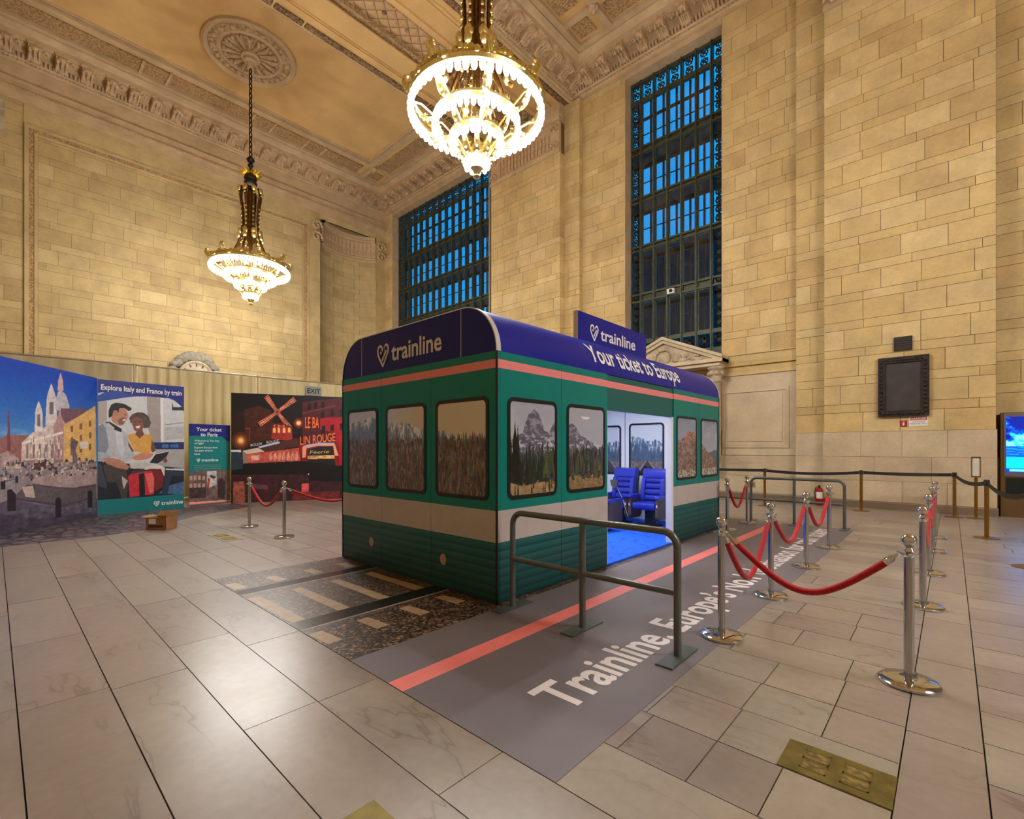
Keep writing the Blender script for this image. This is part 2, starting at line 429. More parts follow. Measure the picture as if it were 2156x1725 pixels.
def logo_paths(h):
    """heart outline whose arm folds into a tick"""
    A = [(0.40, 0.70), (0.34, 0.84), (0.22, 0.90), (0.10, 0.84), (0.04, 0.70), (0.07, 0.52), (0.20, 0.32), (0.44, 0.02), (0.60, 0.26), (0.80, 0.56), (0.85, 0.72), (0.79, 0.86), (0.66, 0.90), (0.55, 0.80), (0.36, 0.50), (0.26, 0.62)]
    B = [(0.44, 0.02), (0.44, 0.22), (0.68, 0.60)]
    return [[(p[0] * h, p[1] * h) for p in q] for q in (A, [(0.36, 0.50), (0.58, 0.80)], [(0.40, 0.28), (0.66, 0.64)])]
def brand(parent, O, U, V, cap, mat, lift=0.002, gap=0.45, width=None):
    """heart mark followed by the word"""
    U_, V_ = Vector(U).normalized(), Vector(V).normalized(); N = U_.cross(V_)
    h = cap * 1.45
    build('logo_mark', stroke(logo_paths(h), cap * 0.15, Vector(O) - V_ * cap * 0.25, U_, V_, N, lift), mat, parent)
    return lettering('lettering', 'trainline', Vector(O) + U_ * (h * 0.88 + cap * gap), U, V, cap, mat, parent, width=width, bold=0.02, lift=lift)
# ================================================================== THE HALL
XF, XP, XS, XB, XW = 15.9, 15.9, 16.2, 16.4, 16.9      # pier, pier, step, bay and window planes of the long wall
YE = 25.7                                              # end wall
ZC, ZS = 17.0, 16.0                                    # coffer ceiling, beam soffit
BAYS = [(2.9, 11.65), (16.35, 25.4)]
UNIT = MB().box(-0.5, 0.5, -0.5, 0.5, -0.5, 0.5)
def pieces(parent, boxes, name, mat, most=300, jitter=0.0, rest=None):
    """the largest-looking boxes become objects of their own that share one unit mesh; the rest is one mesh"""
    me = bpy.data.meshes.get('unit_' + mat)
    if me is None: me = UNIT.mesh('unit_' + mat, mat)
    def seen(b):
        d = sizes((b[0] + b[1]) / 2, (b[2] + b[3]) / 2, 0)
        a = sorted([b[1] - b[0], b[3] - b[2], b[5] - b[4]])
        return -a[2] * a[1] / d / d
    boxes = sorted(boxes, key=seen)
    for b in boxes[:most]:
        link(name, me, parent, ((b[0] + b[1]) / 2, (b[2] + b[3]) / 2, (b[4] + b[5]) / 2), (0, 0, 0), (b[1] - b[0], b[3] - b[2], b[5] - b[4]))
    if boxes[most:]:
        mb = MB()
        for b in boxes[most:]: mb.box(*b)
        tag(build(rest or (name + '_field'), mb, mat, parent), kind='stuff')
# ------------------------------------------------------------------ floor
fl = struct('floor', 'pale veined stone slab floor of the hall, polished', 'floor', MB().box(-4, 18, -26, 27, -0.3, -0.012), 'floor_joint')
tiles = []
G = 0.0032
r2 = random.Random(11)
known = {0: [4.15, 5.55, 7.1, 9.2], 1: [4.09, 6.4, 8.15, 9.9, 11.4], 2: [2.95, 4.6, 6.08, 7.6, 9.3], 3: [1.74, 2.94, 4.2, 6.1, 8.4, 10.2], 4: [2.16, 4.25, 6.1, 8.5],
         5: [0.62, 0.94, 1.31, 7.0, 8.6], 6: [0.94, 1.36], 7: [0.53, 0.95], 8: [0.53, 0.94], 9: [0.54, 1.3], 10: [0.95], 11: [0.62, 1.2], 12: [0.63, 1.1]}
def cuts(y0, y1, seed, first=(), step=(1.1, 2.0)):
    q = random.Random(seed); c = [y for y in first if y0 < y < y1]; y = max(c) if c else y0
    while True:
        y += q.uniform(*step)
        if y > y1 - 0.4: break
        c.append(y)
    return [y0] + c + [y1]
for i in range(-8, 41):
    xa, xb = 0.10 + 0.43 * i, 0.53 + 0.43 * i
    if xa > 15.8: break
    c = cuts(0.19, 19.0, i * 7 + 3, known.get(i, ()), (0.9, 1.9) if i > 12 else (1.1, 2.1))
    for a, b in zip(c, c[1:]): tiles.append((xa + G, xb - G, a + G, b - G, -0.06, r2.uniform(-0.0006, 0.0006)))
    c = cuts(-8.0, -0.13, i * 5 + 1, (), (0.8, 1.6))
    for a, b in zip(c, c[1:]): tiles.append((xa + 0.1 + G, xb + 0.1 - G, a + G, b - G, -0.06, r2.uniform(-0.0006, 0.0006)))
c = [-3.4, -2.2, -1.0, 0.2, 1.2, 2.3, 3.51, 4.79, 5.97, 7.2, 8.4, 9.7, 10.9, 12.2, 13.4, 14.6, 15.8]
for a, b in zip(c, c[1:]): tiles.append((a + G, b - G, -0.13 + G, 0.19 - G, -0.06, 0.0))
def hidden_tile(b):
    return b[0] > 1.83 and b[1] < 11.4 and b[2] > 1.40 and b[3] < 6.6
def in_view(b):
    for x in (b[0], b[1]):
        for y in (b[2], b[3]):
            d = x * math.cos(YAW) + y * math.sin(YAW); r = x * math.sin(YAW) - y * math.cos(YAW)
            if d > 1.9 and abs(r / d) < 1.09: return True
    return False
vis = [b for b in tiles if in_view(b) and not hidden_tile(b)]
far = [b for b in tiles if not (in_view(b) and not hidden_tile(b))]
pieces(fl, vis, 'floor_tile', 'floor_stone', 300, rest='floor_tile_field')
mb = MB()
for b in far: mb.box(*b)
mb.box(-4, 15.9, 19.0, 25.7, -0.06, 0); mb.box(-4, 15.9, -26, -8, -0.06, 0)
tag(build('floor_tile_remainder', mb, 'floor_stone', fl), kind='stuff')
# ------------------------------------------------------------------ long window wall
def courses(z0, z1, big=0.53, small=0.23, top=None):
    z, out, k = z0, [], 0
    while z < z1 - 0.05:
        h = big if k % 2 == 0 else small
        if z + h > z1 - 0.08: h = z1 - z
        out.append((z, z + h, k % 2)); z += h; k += 1
    return out
J = 0.005
def ashlar(run0, run1, z0, z1, put, seed, lb=0.84, ls=1.12, cs=None):
    q = random.Random(seed)
    for k, (a, b, narrow) in enumerate(cs or courses(z0, z1)):
        L = ls if narrow else lb; n = max(1, round((run1 - run0) / L)); w = (run1 - run0) / n
        off = 0.5 * (k // 2 % 2) if not narrow else 0.25
        xs = [run0]
        for i in range(n):
            x = run0 + w * (i + off) + q.uniform(-0.08, 0.08) * w
            if run0 + 0.18 < x < run1 - 0.18: xs.append(x)
        xs.append(run1)
        for p, r in zip(xs, xs[1:]): put(p + J, r - J, a + J, b - J)
mb = MB()                                               # recessed bed behind the joints, reveals, plain bands
for x, y0, y1, z0, z1 in [(XP, -0.78, 2.64, 0, ZS), (XS, 2.64, 3.40, 0, ZS), (XB, 3.40, 5.60, 0, ZS + 1), (XB, 9.2, 11.16, 0, ZS + 1), (XS, 11.19, 11.97, 0, ZS), (XP, 11.96, 15.92, 0, ZS), (XB, -26, -0.78, 0, ZS + 1),
                          (XB, 24.95, YE + 0.6, 0, ZS + 1), (XB, 5.6, 9.2, 0, 4.5), (XB, 15.95, 24.95, 0, 4.8), (XB, 15.95, 16.6, 4.8, ZS + 1)]:
    mb.box(x + 0.016, 17.15, y0, y1, z0, z1)
mb.box(XB + 0.016, 17.15, 5.6, 9.2, 15.75, ZS + 1); mb.box(XB + 0.016, 17.15, 16.6, 24.95, 15.75, ZS + 1)
wall = struct('wall_right', 'tall honey-coloured ashlar wall with the two grilled windows', 'wall', mb, 'joint')
stones = []
def face(x, d=0.12): return lambda a, b, c, e: stones.append((x + rnd.uniform(-0.002, 0.002), x + d, a, b, c, e))
ZD = 2.05
ashlar(-0.78, 2.64, ZD, 15.2, face(XP, 0.52), 1)
ashlar(2.64, 3.40, ZD, 15.95, face(XS, 0.25), 2, 1.5, 1.5)
ashlar(3.40, 5.60, 4.66, 15.9, face(XB), 3)
ashlar(9.20, 11.16, 2.2, 15.9, face(XB), 4)
ashlar(11.16, 11.92, 2.05, 15.95, face(XS, 0.25), 5, 1.5, 1.5)
ashlar(11.92, 15.95, 2.05, 13.9, face(XP, 0.52), 6)
ashlar(-4.2, -0.78, 2.4, 15.2, face(XB), 8)
ashlar(24.95, YE, 2.05, 15.95, face(XB), 9, 0.8, 0.8)
ashlar(5.60, 9.20, 2.2, 4.5, face(XB), 10)
pieces(wall, stones, 'stone_block', 'wall_stone', 300, rest='stone_block_field')
mb = MB()                                               # smooth margins: window reveals and heads
for y0, y1 in ((5.6, 9.2), (16.6, 24.95)):
    mb.box(XB - 0.0, XW + 0.2, y0 - 0.03, y0 + 0.012, 4.6, 15.9); mb.box(XB, XW + 0.2, y1 - 0.012, y1 + 0.03, 4.6, 15.9)
    mb.box(XB - 0.0, XW + 0.2, y0, y1, 15.72, 15.98)
mb.box(XP + 0.002, 16.5, 11.925, 15.95, 15.2, 15.99); mb.box(XP + 0.002, 16.5, -0.78, 2.635, 15.2, 15.99)
build('window_reveal', mb, 'plaster', wall)
# dado: big pale slabs at the foot of the piers
dado = []
for x, y0, y1, n in [(XP - 0.03, -0.80, 2.66, 4), (XS - 0.03, 2.66, 3.40, 1), (XS - 0.03, 11.16, 11.9, 1), (XP - 0.03, 11.9, 15.97, 4)]:
    for k, (a, b) in enumerate([(0.20, 0.74), (0.74, 1.38), (1.38, 2.05)]):
        m = max(1, n - k % 2); w = (y1 - y0) / m
        for i in range(m): dado.append((x, x + 0.2, y0 + w * i + 0.003, y0 + w * (i + 1) - 0.003, a + 0.003, b - 0.003))
for y0, y1 in [(3.40, 5.60), (9.2, 11.16), (-4.2, -0.8), (5.6, 9.2), (15.97, 25.7)]:
    for a, b in [(0.20, 0.74), (0.74, 1.38)]: dado.append((XB - 0.03, XB + 0.1, y0, y1, a + 0.003, b - 0.003))
pieces(wall, dado, 'dado_slab', 'dado_stone')
mb = MB()                                               # framed panel beside the door
mb.box(XB - 0.02, XB + 0.1, 3.40, 5.60, 1.39, 3.96)
for y0, y1, z0, z1 in [(3.62, 5.58, 3.40, 3.50), (3.62, 5.58, 1.62, 1.72), (3.62, 3.72, 1.72, 3.40), (5.48, 5.58, 1.72, 3.40)]: mb.box(XB - 0.05, XB, y0, y1, z0, z1)
mb.box(XB - 0.035, XB, 3.80, 5.40, 1.82, 3.30)
build('wall_panel', mb, 'dado_stone', wall)
mb = MB()                                               # string course
for z0, z1, p in [(3.96, 4.05, 0.06), (4.05, 4.26, 0.015), (4.26, 4.32, 0.09), (4.32, 4.42, 0.05), (4.42, 4.62, 0.02), (4.62, 4.66, 0.06)]:
    mb.box(XB - p, XB + 0.1, 3.40, 5.60, z0, z1)
build('string_course', mb, 'wall_stone', wall)
mb = MB()
for x, y0, y1 in [(XP - 0.05, -0.82, 2.68), (XS - 0.05, 2.68, 3.4), (XB - 0.05, 3.4, 11.16), (XS - 0.05, 11.16, 11.9), (XP - 0.05, 11.9, 16.0), (XB - 0.05, -26, -0.82), (XB - 0.05, 16.0, 25.7)]:
    mb.prism([(x, 0), (x + 0.3, 0), (x + 0.3, 0.20), (x + 0.02, 0.20), (x, 0.16)], y0, y1, 'y')
plain('plinth', (120, 100, 78), 0.5)
struct('baseboard_right', 'dark stone plinth running along the foot of the window wall', 'baseboard', mb, 'plinth')
# pier capitals: fluted frieze between scrolls
def capital(parent, x, y0, y1, z0, z1):
    mb = MB().box(x - 0.03, x + 0.1, y0, y1, z0, z1); mb.box(x - 0.14, x + 0.1, y0 - 0.06, y1 + 0.06, z1, z1 + 0.16); mb.box(x - 0.22, x + 0.1, y0 - 0.12, y1 + 0.12, z1 + 0.16, z1 + 0.34)
    mb.box(x - 0.07, x + 0.1, y0 - 0.02, y1 + 0.02, z0 - 0.10, z0)
    build('capital_block', mb, 'plaster', parent)
    n = int((y1 - y0 - 1.0) / 0.2); me = MB().prism([(-0.07, 0), (0.07, 0), (0.07, 0.62), (0.045, 0.70), (0, 0.74), (-0.045, 0.70), (-0.07, 0.62)], -0.05, 0.0, 'x').mesh('flute', 'carving_warm')
    for i in range(n): link('flute', me, parent, (x - 0.03, y0 + 0.5 + (y1 - y0 - 1.0) * (i + 0.5) / n, z0 + 0.12))
    vol = MB()
    for k in range(14):
        a0, r0 = k * 0.55, 0.26 - k * 0.016
        vol.sphere((0, r0 * math.cos(a0), r0 * math.sin(a0)), 0.075 - k * 0.002, 7, 5)
    vm = vol.mesh('volute', 'carving_warm', True)
    for y in (y0 + 0.22, y1 - 0.22):
        for z in (z0 + 0.18, z1 - 0.28): link('volute', vm, parent, (x - 0.06, y, z), (0, 0, 0), (1, 0.8, 0.8))
capital(wall, XP, 11.94, 15.95, 14.0, 15.2)
capital(wall, XP, -0.78, 2.64, 14.0, 15.2)
# ------------------------------------------------------------------ windows of the long wall
def scroll_strip(mb, x, y0, y1, z0, z1, pitch=0.30):
    """open scrollwork: rings, leaves and bars between two edges"""
    w = y1 - y0; L = z1 - z0; vert = L > w
    n = max(1, round((L if vert else w) / pitch)); st = (L if vert else w) / n; rr = min(st, w if vert else L) * 0.40
    for i in range(n):
        c = (y0 + w / 2, z0 + st * (i + 0.5)) if vert else (y0 + st * (i + 0.5), z0 + L / 2)
        mb.tube([(x, c[0] + rr * math.cos(a * PI / 4), c[1] + rr * math.sin(a * PI / 4)) for a in range(8)], 0.028, 4, True)
        for a in (0.6, 2.2, 3.7, 5.3):
            mb.tube([(x, c[0], c[1]), (x, c[0] + rr * 0.6 * math.cos(a), c[1] + rr * 0.6 * math.sin(a)), (x, c[0] + rr * 1.25 * math.cos(a + 0.35), c[1] + rr * 1.25 * math.sin(a + 0.35))], 0.026, 4)
        mb.add([(x - 0.02, c[0] + 0.07 * math.cos(a * PI / 3), c[1] + 0.07 * math.sin(a * PI / 3)) for a in range(6)], [tuple(range(6))])
RAILS = [(4.85, 5.10), (5.60, 5.74), (7.21, 7.55), (9.16, 9.39), (11.03, 11.26), (12.9, 13.2), (14.85, 15.0), (15.62, 15.75)]
ROWS = [(5.74, 7.21), (7.55, 9.16), (9.39, 11.03), (11.26, 12.9), (13.2, 14.85)]
def big_window(name, label, y0, y1, c0, c1, n, short=False):
    root = tag(thing(name, label, 'window', (XW, (y0 + y1) / 2, 4.85)), kind='structure')
    st = (c1 - c0) / n
    edge = MB().box(XW - 0.06, XW + 0.06, y0, y0 + 0.05, 4.85, 15.75).box(XW - 0.06, XW + 0.06, y1 - 0.05, y1, 4.85, 15.75)
    build('outer_frame', edge, 'window_bronze', root)
    for i in range(n + 1):
        y = c0 + st * i
        mb = MB().box(XW - 0.09, XW + 0.07, y - 0.045, y + 0.045, 4.85, 15.75); mb.box(XW - 0.13, XW - 0.09, y - 0.018, y + 0.018, 4.85, 15.75)
        build('mullion', mb, 'window_bronze', root)
    for a, b in RAILS:
        mb = MB()
        if b - a > 0.2 and a > 5.2:
            mb.box(XW - 0.08, XW + 0.07, y0, y1, a, a + 0.07); mb.box(XW - 0.08, XW + 0.07, y0, y1, b - 0.07, b); mb.box(XW + 0.02, XW + 0.05, y0, y1, a + 0.07, b - 0.07)
        else: mb.box(XW - 0.08, XW + 0.07, y0, y1, a, b)
        build('rail', mb, 'window_bronze', root)
    for (ya, yb) in ((y0 + 0.05, c0 - 0.05), (c1 + 0.05, y1 - 0.05)):
        mb = MB(); scroll_strip(mb, XW - 0.02, ya, yb, 4.9, 15.7)
        tag(build('scrollwork', mb, 'window_bronze_dark', root), kind='stuff')
    mb = MB()
    for i in range(n): scroll_strip(mb, XW - 0.02, c0 + st * i + 0.05, c0 + st * (i + 1) - 0.05, 15.0, 15.62, 0.4)
    for i in range(n): scroll_strip(mb, XW - 0.02, c0 + st * i + 0.05, c0 + st * (i + 1) - 0.05, 5.1, 5.6, 0.4)
    tag(build('scroll_frieze', mb, 'window_bronze_dark', root), kind='stuff')
    # slim sash round each pane, and the pane
    w, outs = st - 0.09, []
    for (a, b) in ROWS:
        h = b - a
        sash = MB()
        for q in ((-w / 2, -w / 2 + 0.03, 0, h), (w / 2 - 0.03, w / 2, 0, h), (-w / 2, w / 2, 0, 0.03), (-w / 2, w / 2, h - 0.03, h)): sash.box(-0.02, 0.02, *q)
        sm = sash.mesh('sash', 'window_bronze'); pm = MB().box(-0.004, 0.004, -w / 2 + 0.02, w / 2 - 0.02, 0.02, h - 0.02).mesh('pane', 'pane_glass')
        for i in range(n):
            y = c0 + st * (i + 0.5) - (y0 + y1) / 2
            s = link('sash', sm, root, (0.0, y, a - 4.85)); link('pane', pm, s)
    # outer leaf of the double window with glass walkways between
    mb = MB(); X2 = XW + 0.95
    for i in range(-2, n + 3):
        y = c0 + st * i + 0.1; mb.box(X2, X2 + 0.06, y - 0.035, y + 0.035, 4.85, 15.75)
    for a, b in RAILS: mb.box(X2, X2 + 0.06, y0 - 1.2, y1 + 1.2, a + 0.02, b - 0.02)
    for a, b in ROWS: mb.box(X2 + 0.01, X2 + 0.04, y0 - 1.2, y1 + 1.2, (a + b) / 2 + 0.25, (a + b) / 2 + 0.29)
    mb.box(X2, X2 + 0.06, y0 - 1.2, y0 - 0.9, 4.85, 15.75); mb.box(X2, X2 + 0.06, y1 + 0.9, y1 + 1.2, 4.85, 15.75)
    build('outer_leaf', mb, 'window_bronze_dark', root)
    mb = MB()
    for a, b in RAILS[2:6]: mb.box(XW + 0.26, X2, y0 - 1.2, y1 + 1.2, a + 0.12, a + 0.16)
    build('walkway', mb, 'window_bronze_dark', root)
    return root
big_window('window_1', 'wide bronze grilled window with thirteen columns of blue panes, behind the chandelier', 16.62, 24.95, 17.02, 24.40, 13)
w2 = big_window('window_2', 'narrow bronze grilled window with five columns of panes above the door pediment', 5.6, 9.2, 6.10, 8.76, 5)
cm = thing('wall_camera', 'small white camera fixed to the grille of the narrow window', 'camera', (XW - 0.16, 7.52, 7.33))
build('body', MB().box(-0.06, 0.06, -0.13, 0.13, -0.09, 0.09), 'label_white', cm, world=False)
build('lens', MB().lathe([(0.0, 0.0), (0.06, 0.0), (0.06, 0.05), (0, 0.05)], 10).map(lambda x, y, z: (-0.06 - z, y - 0.03, x)), 'black_trim', cm, world=False)
mb = MB().box(42, 60, 4, 24, 0, 20.0).box(46, 60, 24, 30, 0, 17)
struct('building_outside', 'dark building across the street seen through the lower window panes', 'building', mb, 'tower_dark')
# pediment over the door below the narrow window
pd = thing('pediment', 'carved stone door pediment below the narrow window', 'pediment', (XB, 7.4, 4.3), kind='structure')
yc, hw, zb, zt = 7.40, 1.92, 4.42, 5.38
mb = MB().prism([(yc - hw, zb), (yc + hw, zb), (yc + hw, zb + 0.12), (yc, zt), (yc - hw, zb + 0.12)], XP - 0.0, XB + 0.2, 'x')
build('tympanum', mb, 'dado_stone', pd)
mb = MB()
for sgn in (-1, 1):
    for p, t0, t1 in ((0.16, 0.0, 0.10), (0.10, -0.12, 0.0)):
        y0_, y1_ = yc + sgn * (hw + 0.1), yc
        mb.prism([(y0_, zb + 0.10 + t0), (y1_, zt + t0), (y1_, zt + t1), (y0_, zb + 0.10 + t1)], XP - p, XB + 0.1, 'x')
mb.box(XP - 0.16, XB + 0.1, yc - hw - 0.1, yc + hw + 0.1, zb - 0.02, zb + 0.10); mb.box(XP - 0.08, XB + 0.1, yc - hw, yc + hw, zb - 0.14, zb - 0.02)
build('cornice', mb, 'dado_stone', pd)
mb = MB()
for a in range(9):
    t = PI * a / 8; mb.sphere((XP - 0.03, yc + 0.34 * math.cos(t), zb + 0.34 + 0.30 * math.sin(t)), 0.085, 8, 5, (0.6, 1, 1))
mb.sphere((XP - 0.02, yc, zb + 0.32), 0.26, 10, 6, (0.3, 1, 0.9))
for sgn in (-1, 1):
    for k in range(11):
        u = 0.42 + k * 0.10; r = 0.12 * (1 - k / 14)
        mb.sphere((XP - 0.03, yc + sgn * u, zb + 0.24 + 0.09 * math.sin(k * 1.9)), r, 7, 5, (0.6, 1.1, 0.9))
build('shell_carving', mb, 'carving', pd, smooth=True)
for y in (yc - hw + 0.18, yc + hw - 0.18):
    mb = MB().lathe([(0.15, -2.8), (0.15, 0.0), (0.19, 0.03), (0.16, 0.10), (0.22, 0.42), (0.26, 0.46), (0.26, 0.52)], 14, (XP + 0.12, y, 3.74))
    for a in range(7):
        t = 2 * PI * a / 7; mb.sphere((XP + 0.12 + 0.2 * math.cos(t), y + 0.2 * math.sin(t), 4.05), 0.08, 6, 5)
    build('column', mb, 'carving', pd, smooth=True)
dr = struct('door_1', 'dark bronze double door under the pediment', 'door', MB().box(XB - 0.02, XB + 0.1, 6.0, 8.8, 0, 3.9), 'plaque_bronze')
# ------------------------------------------------------------------ end wall
wl = struct('wall_left', 'pale ashlar end wall with a framed panel and corner niche behind the drapes', 'wall', MB().box(-4.5, 12.3, YE + 0.016, YE + 0.8, 0, ZC + 1).box(15.75, 18.2, YE + 0.016, YE + 0.8, 0, ZC + 1).box(12.3, 15.75, YE + 0.016, YE + 0.8, 0, 3.0).box(12.3, 15.75, YE + 0.016, YE + 0.8, 14.3, ZC + 1).box(12.0, 16.0, YE + 0.8, YE + 1.0, 0, ZC + 1), 'end_joint')
stones = []
def facey(y, d=0.14): return lambda a, b, c, e: stones.append((a, b, y + rnd.uniform(-0.002, 0.002), y + d, c, e))
ashlar(1.17, 11.26, 3.0, 13.5, facey(YE), 21, 1.0, 1.3, courses(3.0, 13.5, 0.55, 0.27))
ashlar(-3.5, 0.78, 3.0, 14.6, facey(YE), 22, 1.0, 1.3, courses(3.0, 14.6, 0.55, 0.27))
pieces(wl, stones, 'stone_block', 'end_stone', 300, rest='stone_block_field')
mb = MB()
mb.box(-4, 18, YE - 0.02, YE + 0.1, 0, 3.0)
mb.box(12.25, 15.75, YE - 0.012, YE + 0.1, 14.3, 14.6); mb.box(11.66, 12.25, YE - 0.03, YE + 0.1, 3.0, 14.6); mb.box(15.75, 16.5, YE - 0.03, YE + 0.1, 3.0, 15.2)
mb.box(0.78, 11.66, YE - 0.021, YE + 0.1, 13.86, 14.6); mb.box(0.78, 1.17, YE - 0.0, YE + 0.1, 3.0, 13.86); mb.box(11.26, 11.66, YE - 0.0, YE + 0.1, 3.0, 13.86); mb.box(1.17, 11.26, YE, YE + 0.1, 13.5, 13.86)
build('wall_margin', mb, 'end_stone', wl)
mb = MB()                                               # moulded frame of the panel
for (x0, x1, z0, z1, p) in [(0.80, 0.92, 3.0, 13.74, 0.06), (1.06, 1.16, 3.0, 13.50, 0.05), (11.27, 11.37, 3.0, 13.50, 0.05), (11.52, 11.64, 3.0, 13.74, 0.06), (0.80, 11.64, 13.74, 13.86, 0.06), (1.06, 11.37, 13.50, 13.60, 0.05)]:
    mb.box(x0, x1, YE - p, YE + 0.1, z0, z1)
build('panel_frame', mb, 'end_stone', wl)
mb = MB().box(0.921, 1.059, YE - 0.03, YE + 0.1, 3, 13.739).box(11.371, 11.519, YE - 0.03, YE + 0.1, 3, 13.739).box(1.061, 11.369, YE - 0.031, YE + 0.1, 13.601, 13.739)
build('frame_enrichment', mb, 'carved_fine', wl)
# concave niche between flat strips, with its scrolled capital band
def niche(parent, x0, x1, dep, z0, z1):
    n = 12; c = (x1 + x0) / 2; hw_ = (x1 - x0) / 2; R = (hw_ ** 2 + dep ** 2) / (2 * dep); A = math.asin(hw_ / R)
    arc = lambda t, off=0.0: (c + (R - off) * math.sin(-A + 2 * A * t), YE + (R - off) * math.cos(-A + 2 * A * t) - (R - dep))
    q = random.Random(5); blocks = MB()
    for k, (a, b, nar) in enumerate(courses(z0, z1, 0.55, 0.27)):
        m = 3 + k % 2
        for i in range(m):
            t0, t1 = i / m + 0.003, (i + 1) / m - 0.003; s = 4
            vs = []
            for j in range(s + 1):
                p = arc(t0 + (t1 - t0) * j / s); vs += [(p[0], p[1], a + J), (p[0], p[1], b - J)]
            mb_ = MB().add(vs, [(2 * j, 2 * j + 2, 2 * j + 3, 2 * j + 1) for j in range(s)])
            build('niche_block', mb_, 'end_stone', parent)
    bed = MB(); P = [arc(i / n, -0.02) for i in range(n + 1)]
    bed.add([(p[0], p[1], z) for p in P for z in (z0, z1 + 2.2)], [(2 * i, 2 * i + 2, 2 * i + 3, 2 * i + 1) for i in range(n)])
    build('niche_bed', bed, 'end_joint', parent)
    band = MB()
    for zz0, zz1, off in [(z1, z1 + 0.10, 0.10), (z1 + 0.10, z1 + 1.0, 0.03), (z1 + 1.0, z1 + 1.12, 0.14), (z1 + 1.12, z1 + 1.30, 0.24)]:
        P = [arc(i / n, off) for i in range(n + 1)]; Q = [arc(i / n, -0.01) for i in range(n + 1)]
        vs = [(p[0], p[1], z) for p in P for z in (zz0, zz1)] + [(p[0], p[1], z) for p in Q for z in (zz0, zz1)]; o = 2 * (n + 1)
        band.add(vs, [(2 * i, 2 * i + 2, 2 * i + 3, 2 * i + 1) for i in range(n)] + [(2 * i, 2 * i + 2, o + 2 * i + 2, o + 2 * i) for i in range(n)] + [(2 * i + 1, 2 * i + 3, o + 2 * i + 3, o + 2 * i + 1) for i in range(n)])
    build('capital_band', band, 'plaster', parent)
    fm = MB().prism([(-0.085, 0), (0.085, 0), (0.085, 0.66), (0.05, 0.76), (0, 0.80), (-0.05, 0.76), (-0.085, 0.66)], -0.07, 0.0, 'y').mesh('niche_flute', 'carving_warm')
    for i in range(15):
        t = (i + 0.5) / 15; p = arc(t, 0.03); link('flute', fm, parent, (p[0], p[1], z1 + 0.13), (0, 0, -(-A + 2 * A * t)))
    vol = MB()
    for k in range(14):
        a0, r0 = k * 0.55, 0.30 - k * 0.018; vol.sphere((r0 * math.cos(a0), 0, r0 * math.sin(a0)), 0.09 - k * 0.002, 7, 5)
    vm = vol.mesh('niche_volute', 'carving_warm', True)
    for x in (x0 - 0.28, x1 + 0.28):
        for z in (z1 + 0.25, z1 + 0.85): link('volute', vm, parent, (x, YE - 0.10, z))
niche(wl, 12.3, 15.75, 0.75, 3.0, 13.0)
mb = MB().box(-2.9, 0.3, YE - 0.05, YE + 0.1, 13.3, 14.5)
for k in range(26): mb.sphere((-2.6 + (k % 13) * 0.22, YE - 0.10, 13.6 + 0.5 * (k // 13) + 0.1 * math.sin(k * 2.1)), 0.15, 7, 5, (1, 0.6, 1))
build('capital_band', mb, 'carving', wl)
mb = MB()                                               # entablature under the cornice
for z0, z1, p in [(14.6, 14.95, 0.05), (14.95, 15.05, 0.16), (15.05, 15.18, 0.10), (15.18, 15.30, 0.22), (15.30, 15.92, 0.12)]:
    mb.box(-4, 16.45, YE - p, YE + 0.1, z0, z1)
build('entablature', mb, 'plaster', wl)
bm_ = MB()
for k in range(230): bm_.sphere((-3.8 + k * 0.088, YE - 0.17, 15.0), 0.035, 5, 4)
tag(build('bead_moulding', bm_, 'plaster', wl), kind='stuff')
# clock sculpture above the drapes
ck = thing('clock_carving', 'carved stone scrollwork around a clock face above the drapes', 'sculpture', (6.3, YE - 0.05, 4.2))
mb = MB()
for sgn in (-1, 1):
    for k in range(12):
        t = k / 11; mb.sphere((sgn * (0.10 + 0.85 * t), -0.12, 1.62 - 0.75 * t * t + 0.06 * math.sin(k * 2.3)), 0.20 - 0.05 * t, 8, 6, (1.2, 0.8, 1))
mb.sphere((-0.05, -0.12, 1.55), 0.26, 9, 6, (1.3, 0.8, 1)); mb.box(-1.0, 1.0, -0.10, 0.1, 0, 1.0)
build('scroll_body', mb, 'carving_grey', ck, smooth=True, world=False)
mb = MB()
mb.tube([(0.62 * math.cos(2 * PI * k / 28), -0.24, 0.72 + 0.62 * math.sin(2 * PI * k / 28)) for k in range(28)], 0.07, 6, True)
build('clock_rim', mb, 'carving', ck, smooth=True, world=False)
build('clock_face', MB().lathe([(0, 0), (0.6, 0), (0.6, 0.04), (0, 0.04)], 28).map(lambda x, y, z: (x, -0.22 - z, 0.72 + y)), 'carving', ck, world=False)
mb = MB()
for k in range(12):
    a = 2 * PI * k / 12; c_, s_ = math.cos(a), math.sin(a)
    mb.add([(c_ * r - s_ * w, -0.266, 0.72 + s_ * r + c_ * w) for r, w in ((0.42, -0.03), (0.55, -0.03), (0.55, 0.03), (0.42, 0.03))], [(0, 1, 2, 3)])
tag(build('numerals', mb, 'exit_letter', ck, world=False), kind='stuff')
# ------------------------------------------------------------------ unseen sides of the hall
struct('wall_opposite', 'plain stone wall behind the viewer', 'wall', MB().box(-4.6, -4.0, -26, 27, 0, 18), 'end_stone')
struct('wall_back', 'far end wall of the hall behind the viewer', 'wall', MB().box(-4.6, 18.2, -26.6, -26, 0, 18), 'end_stone')
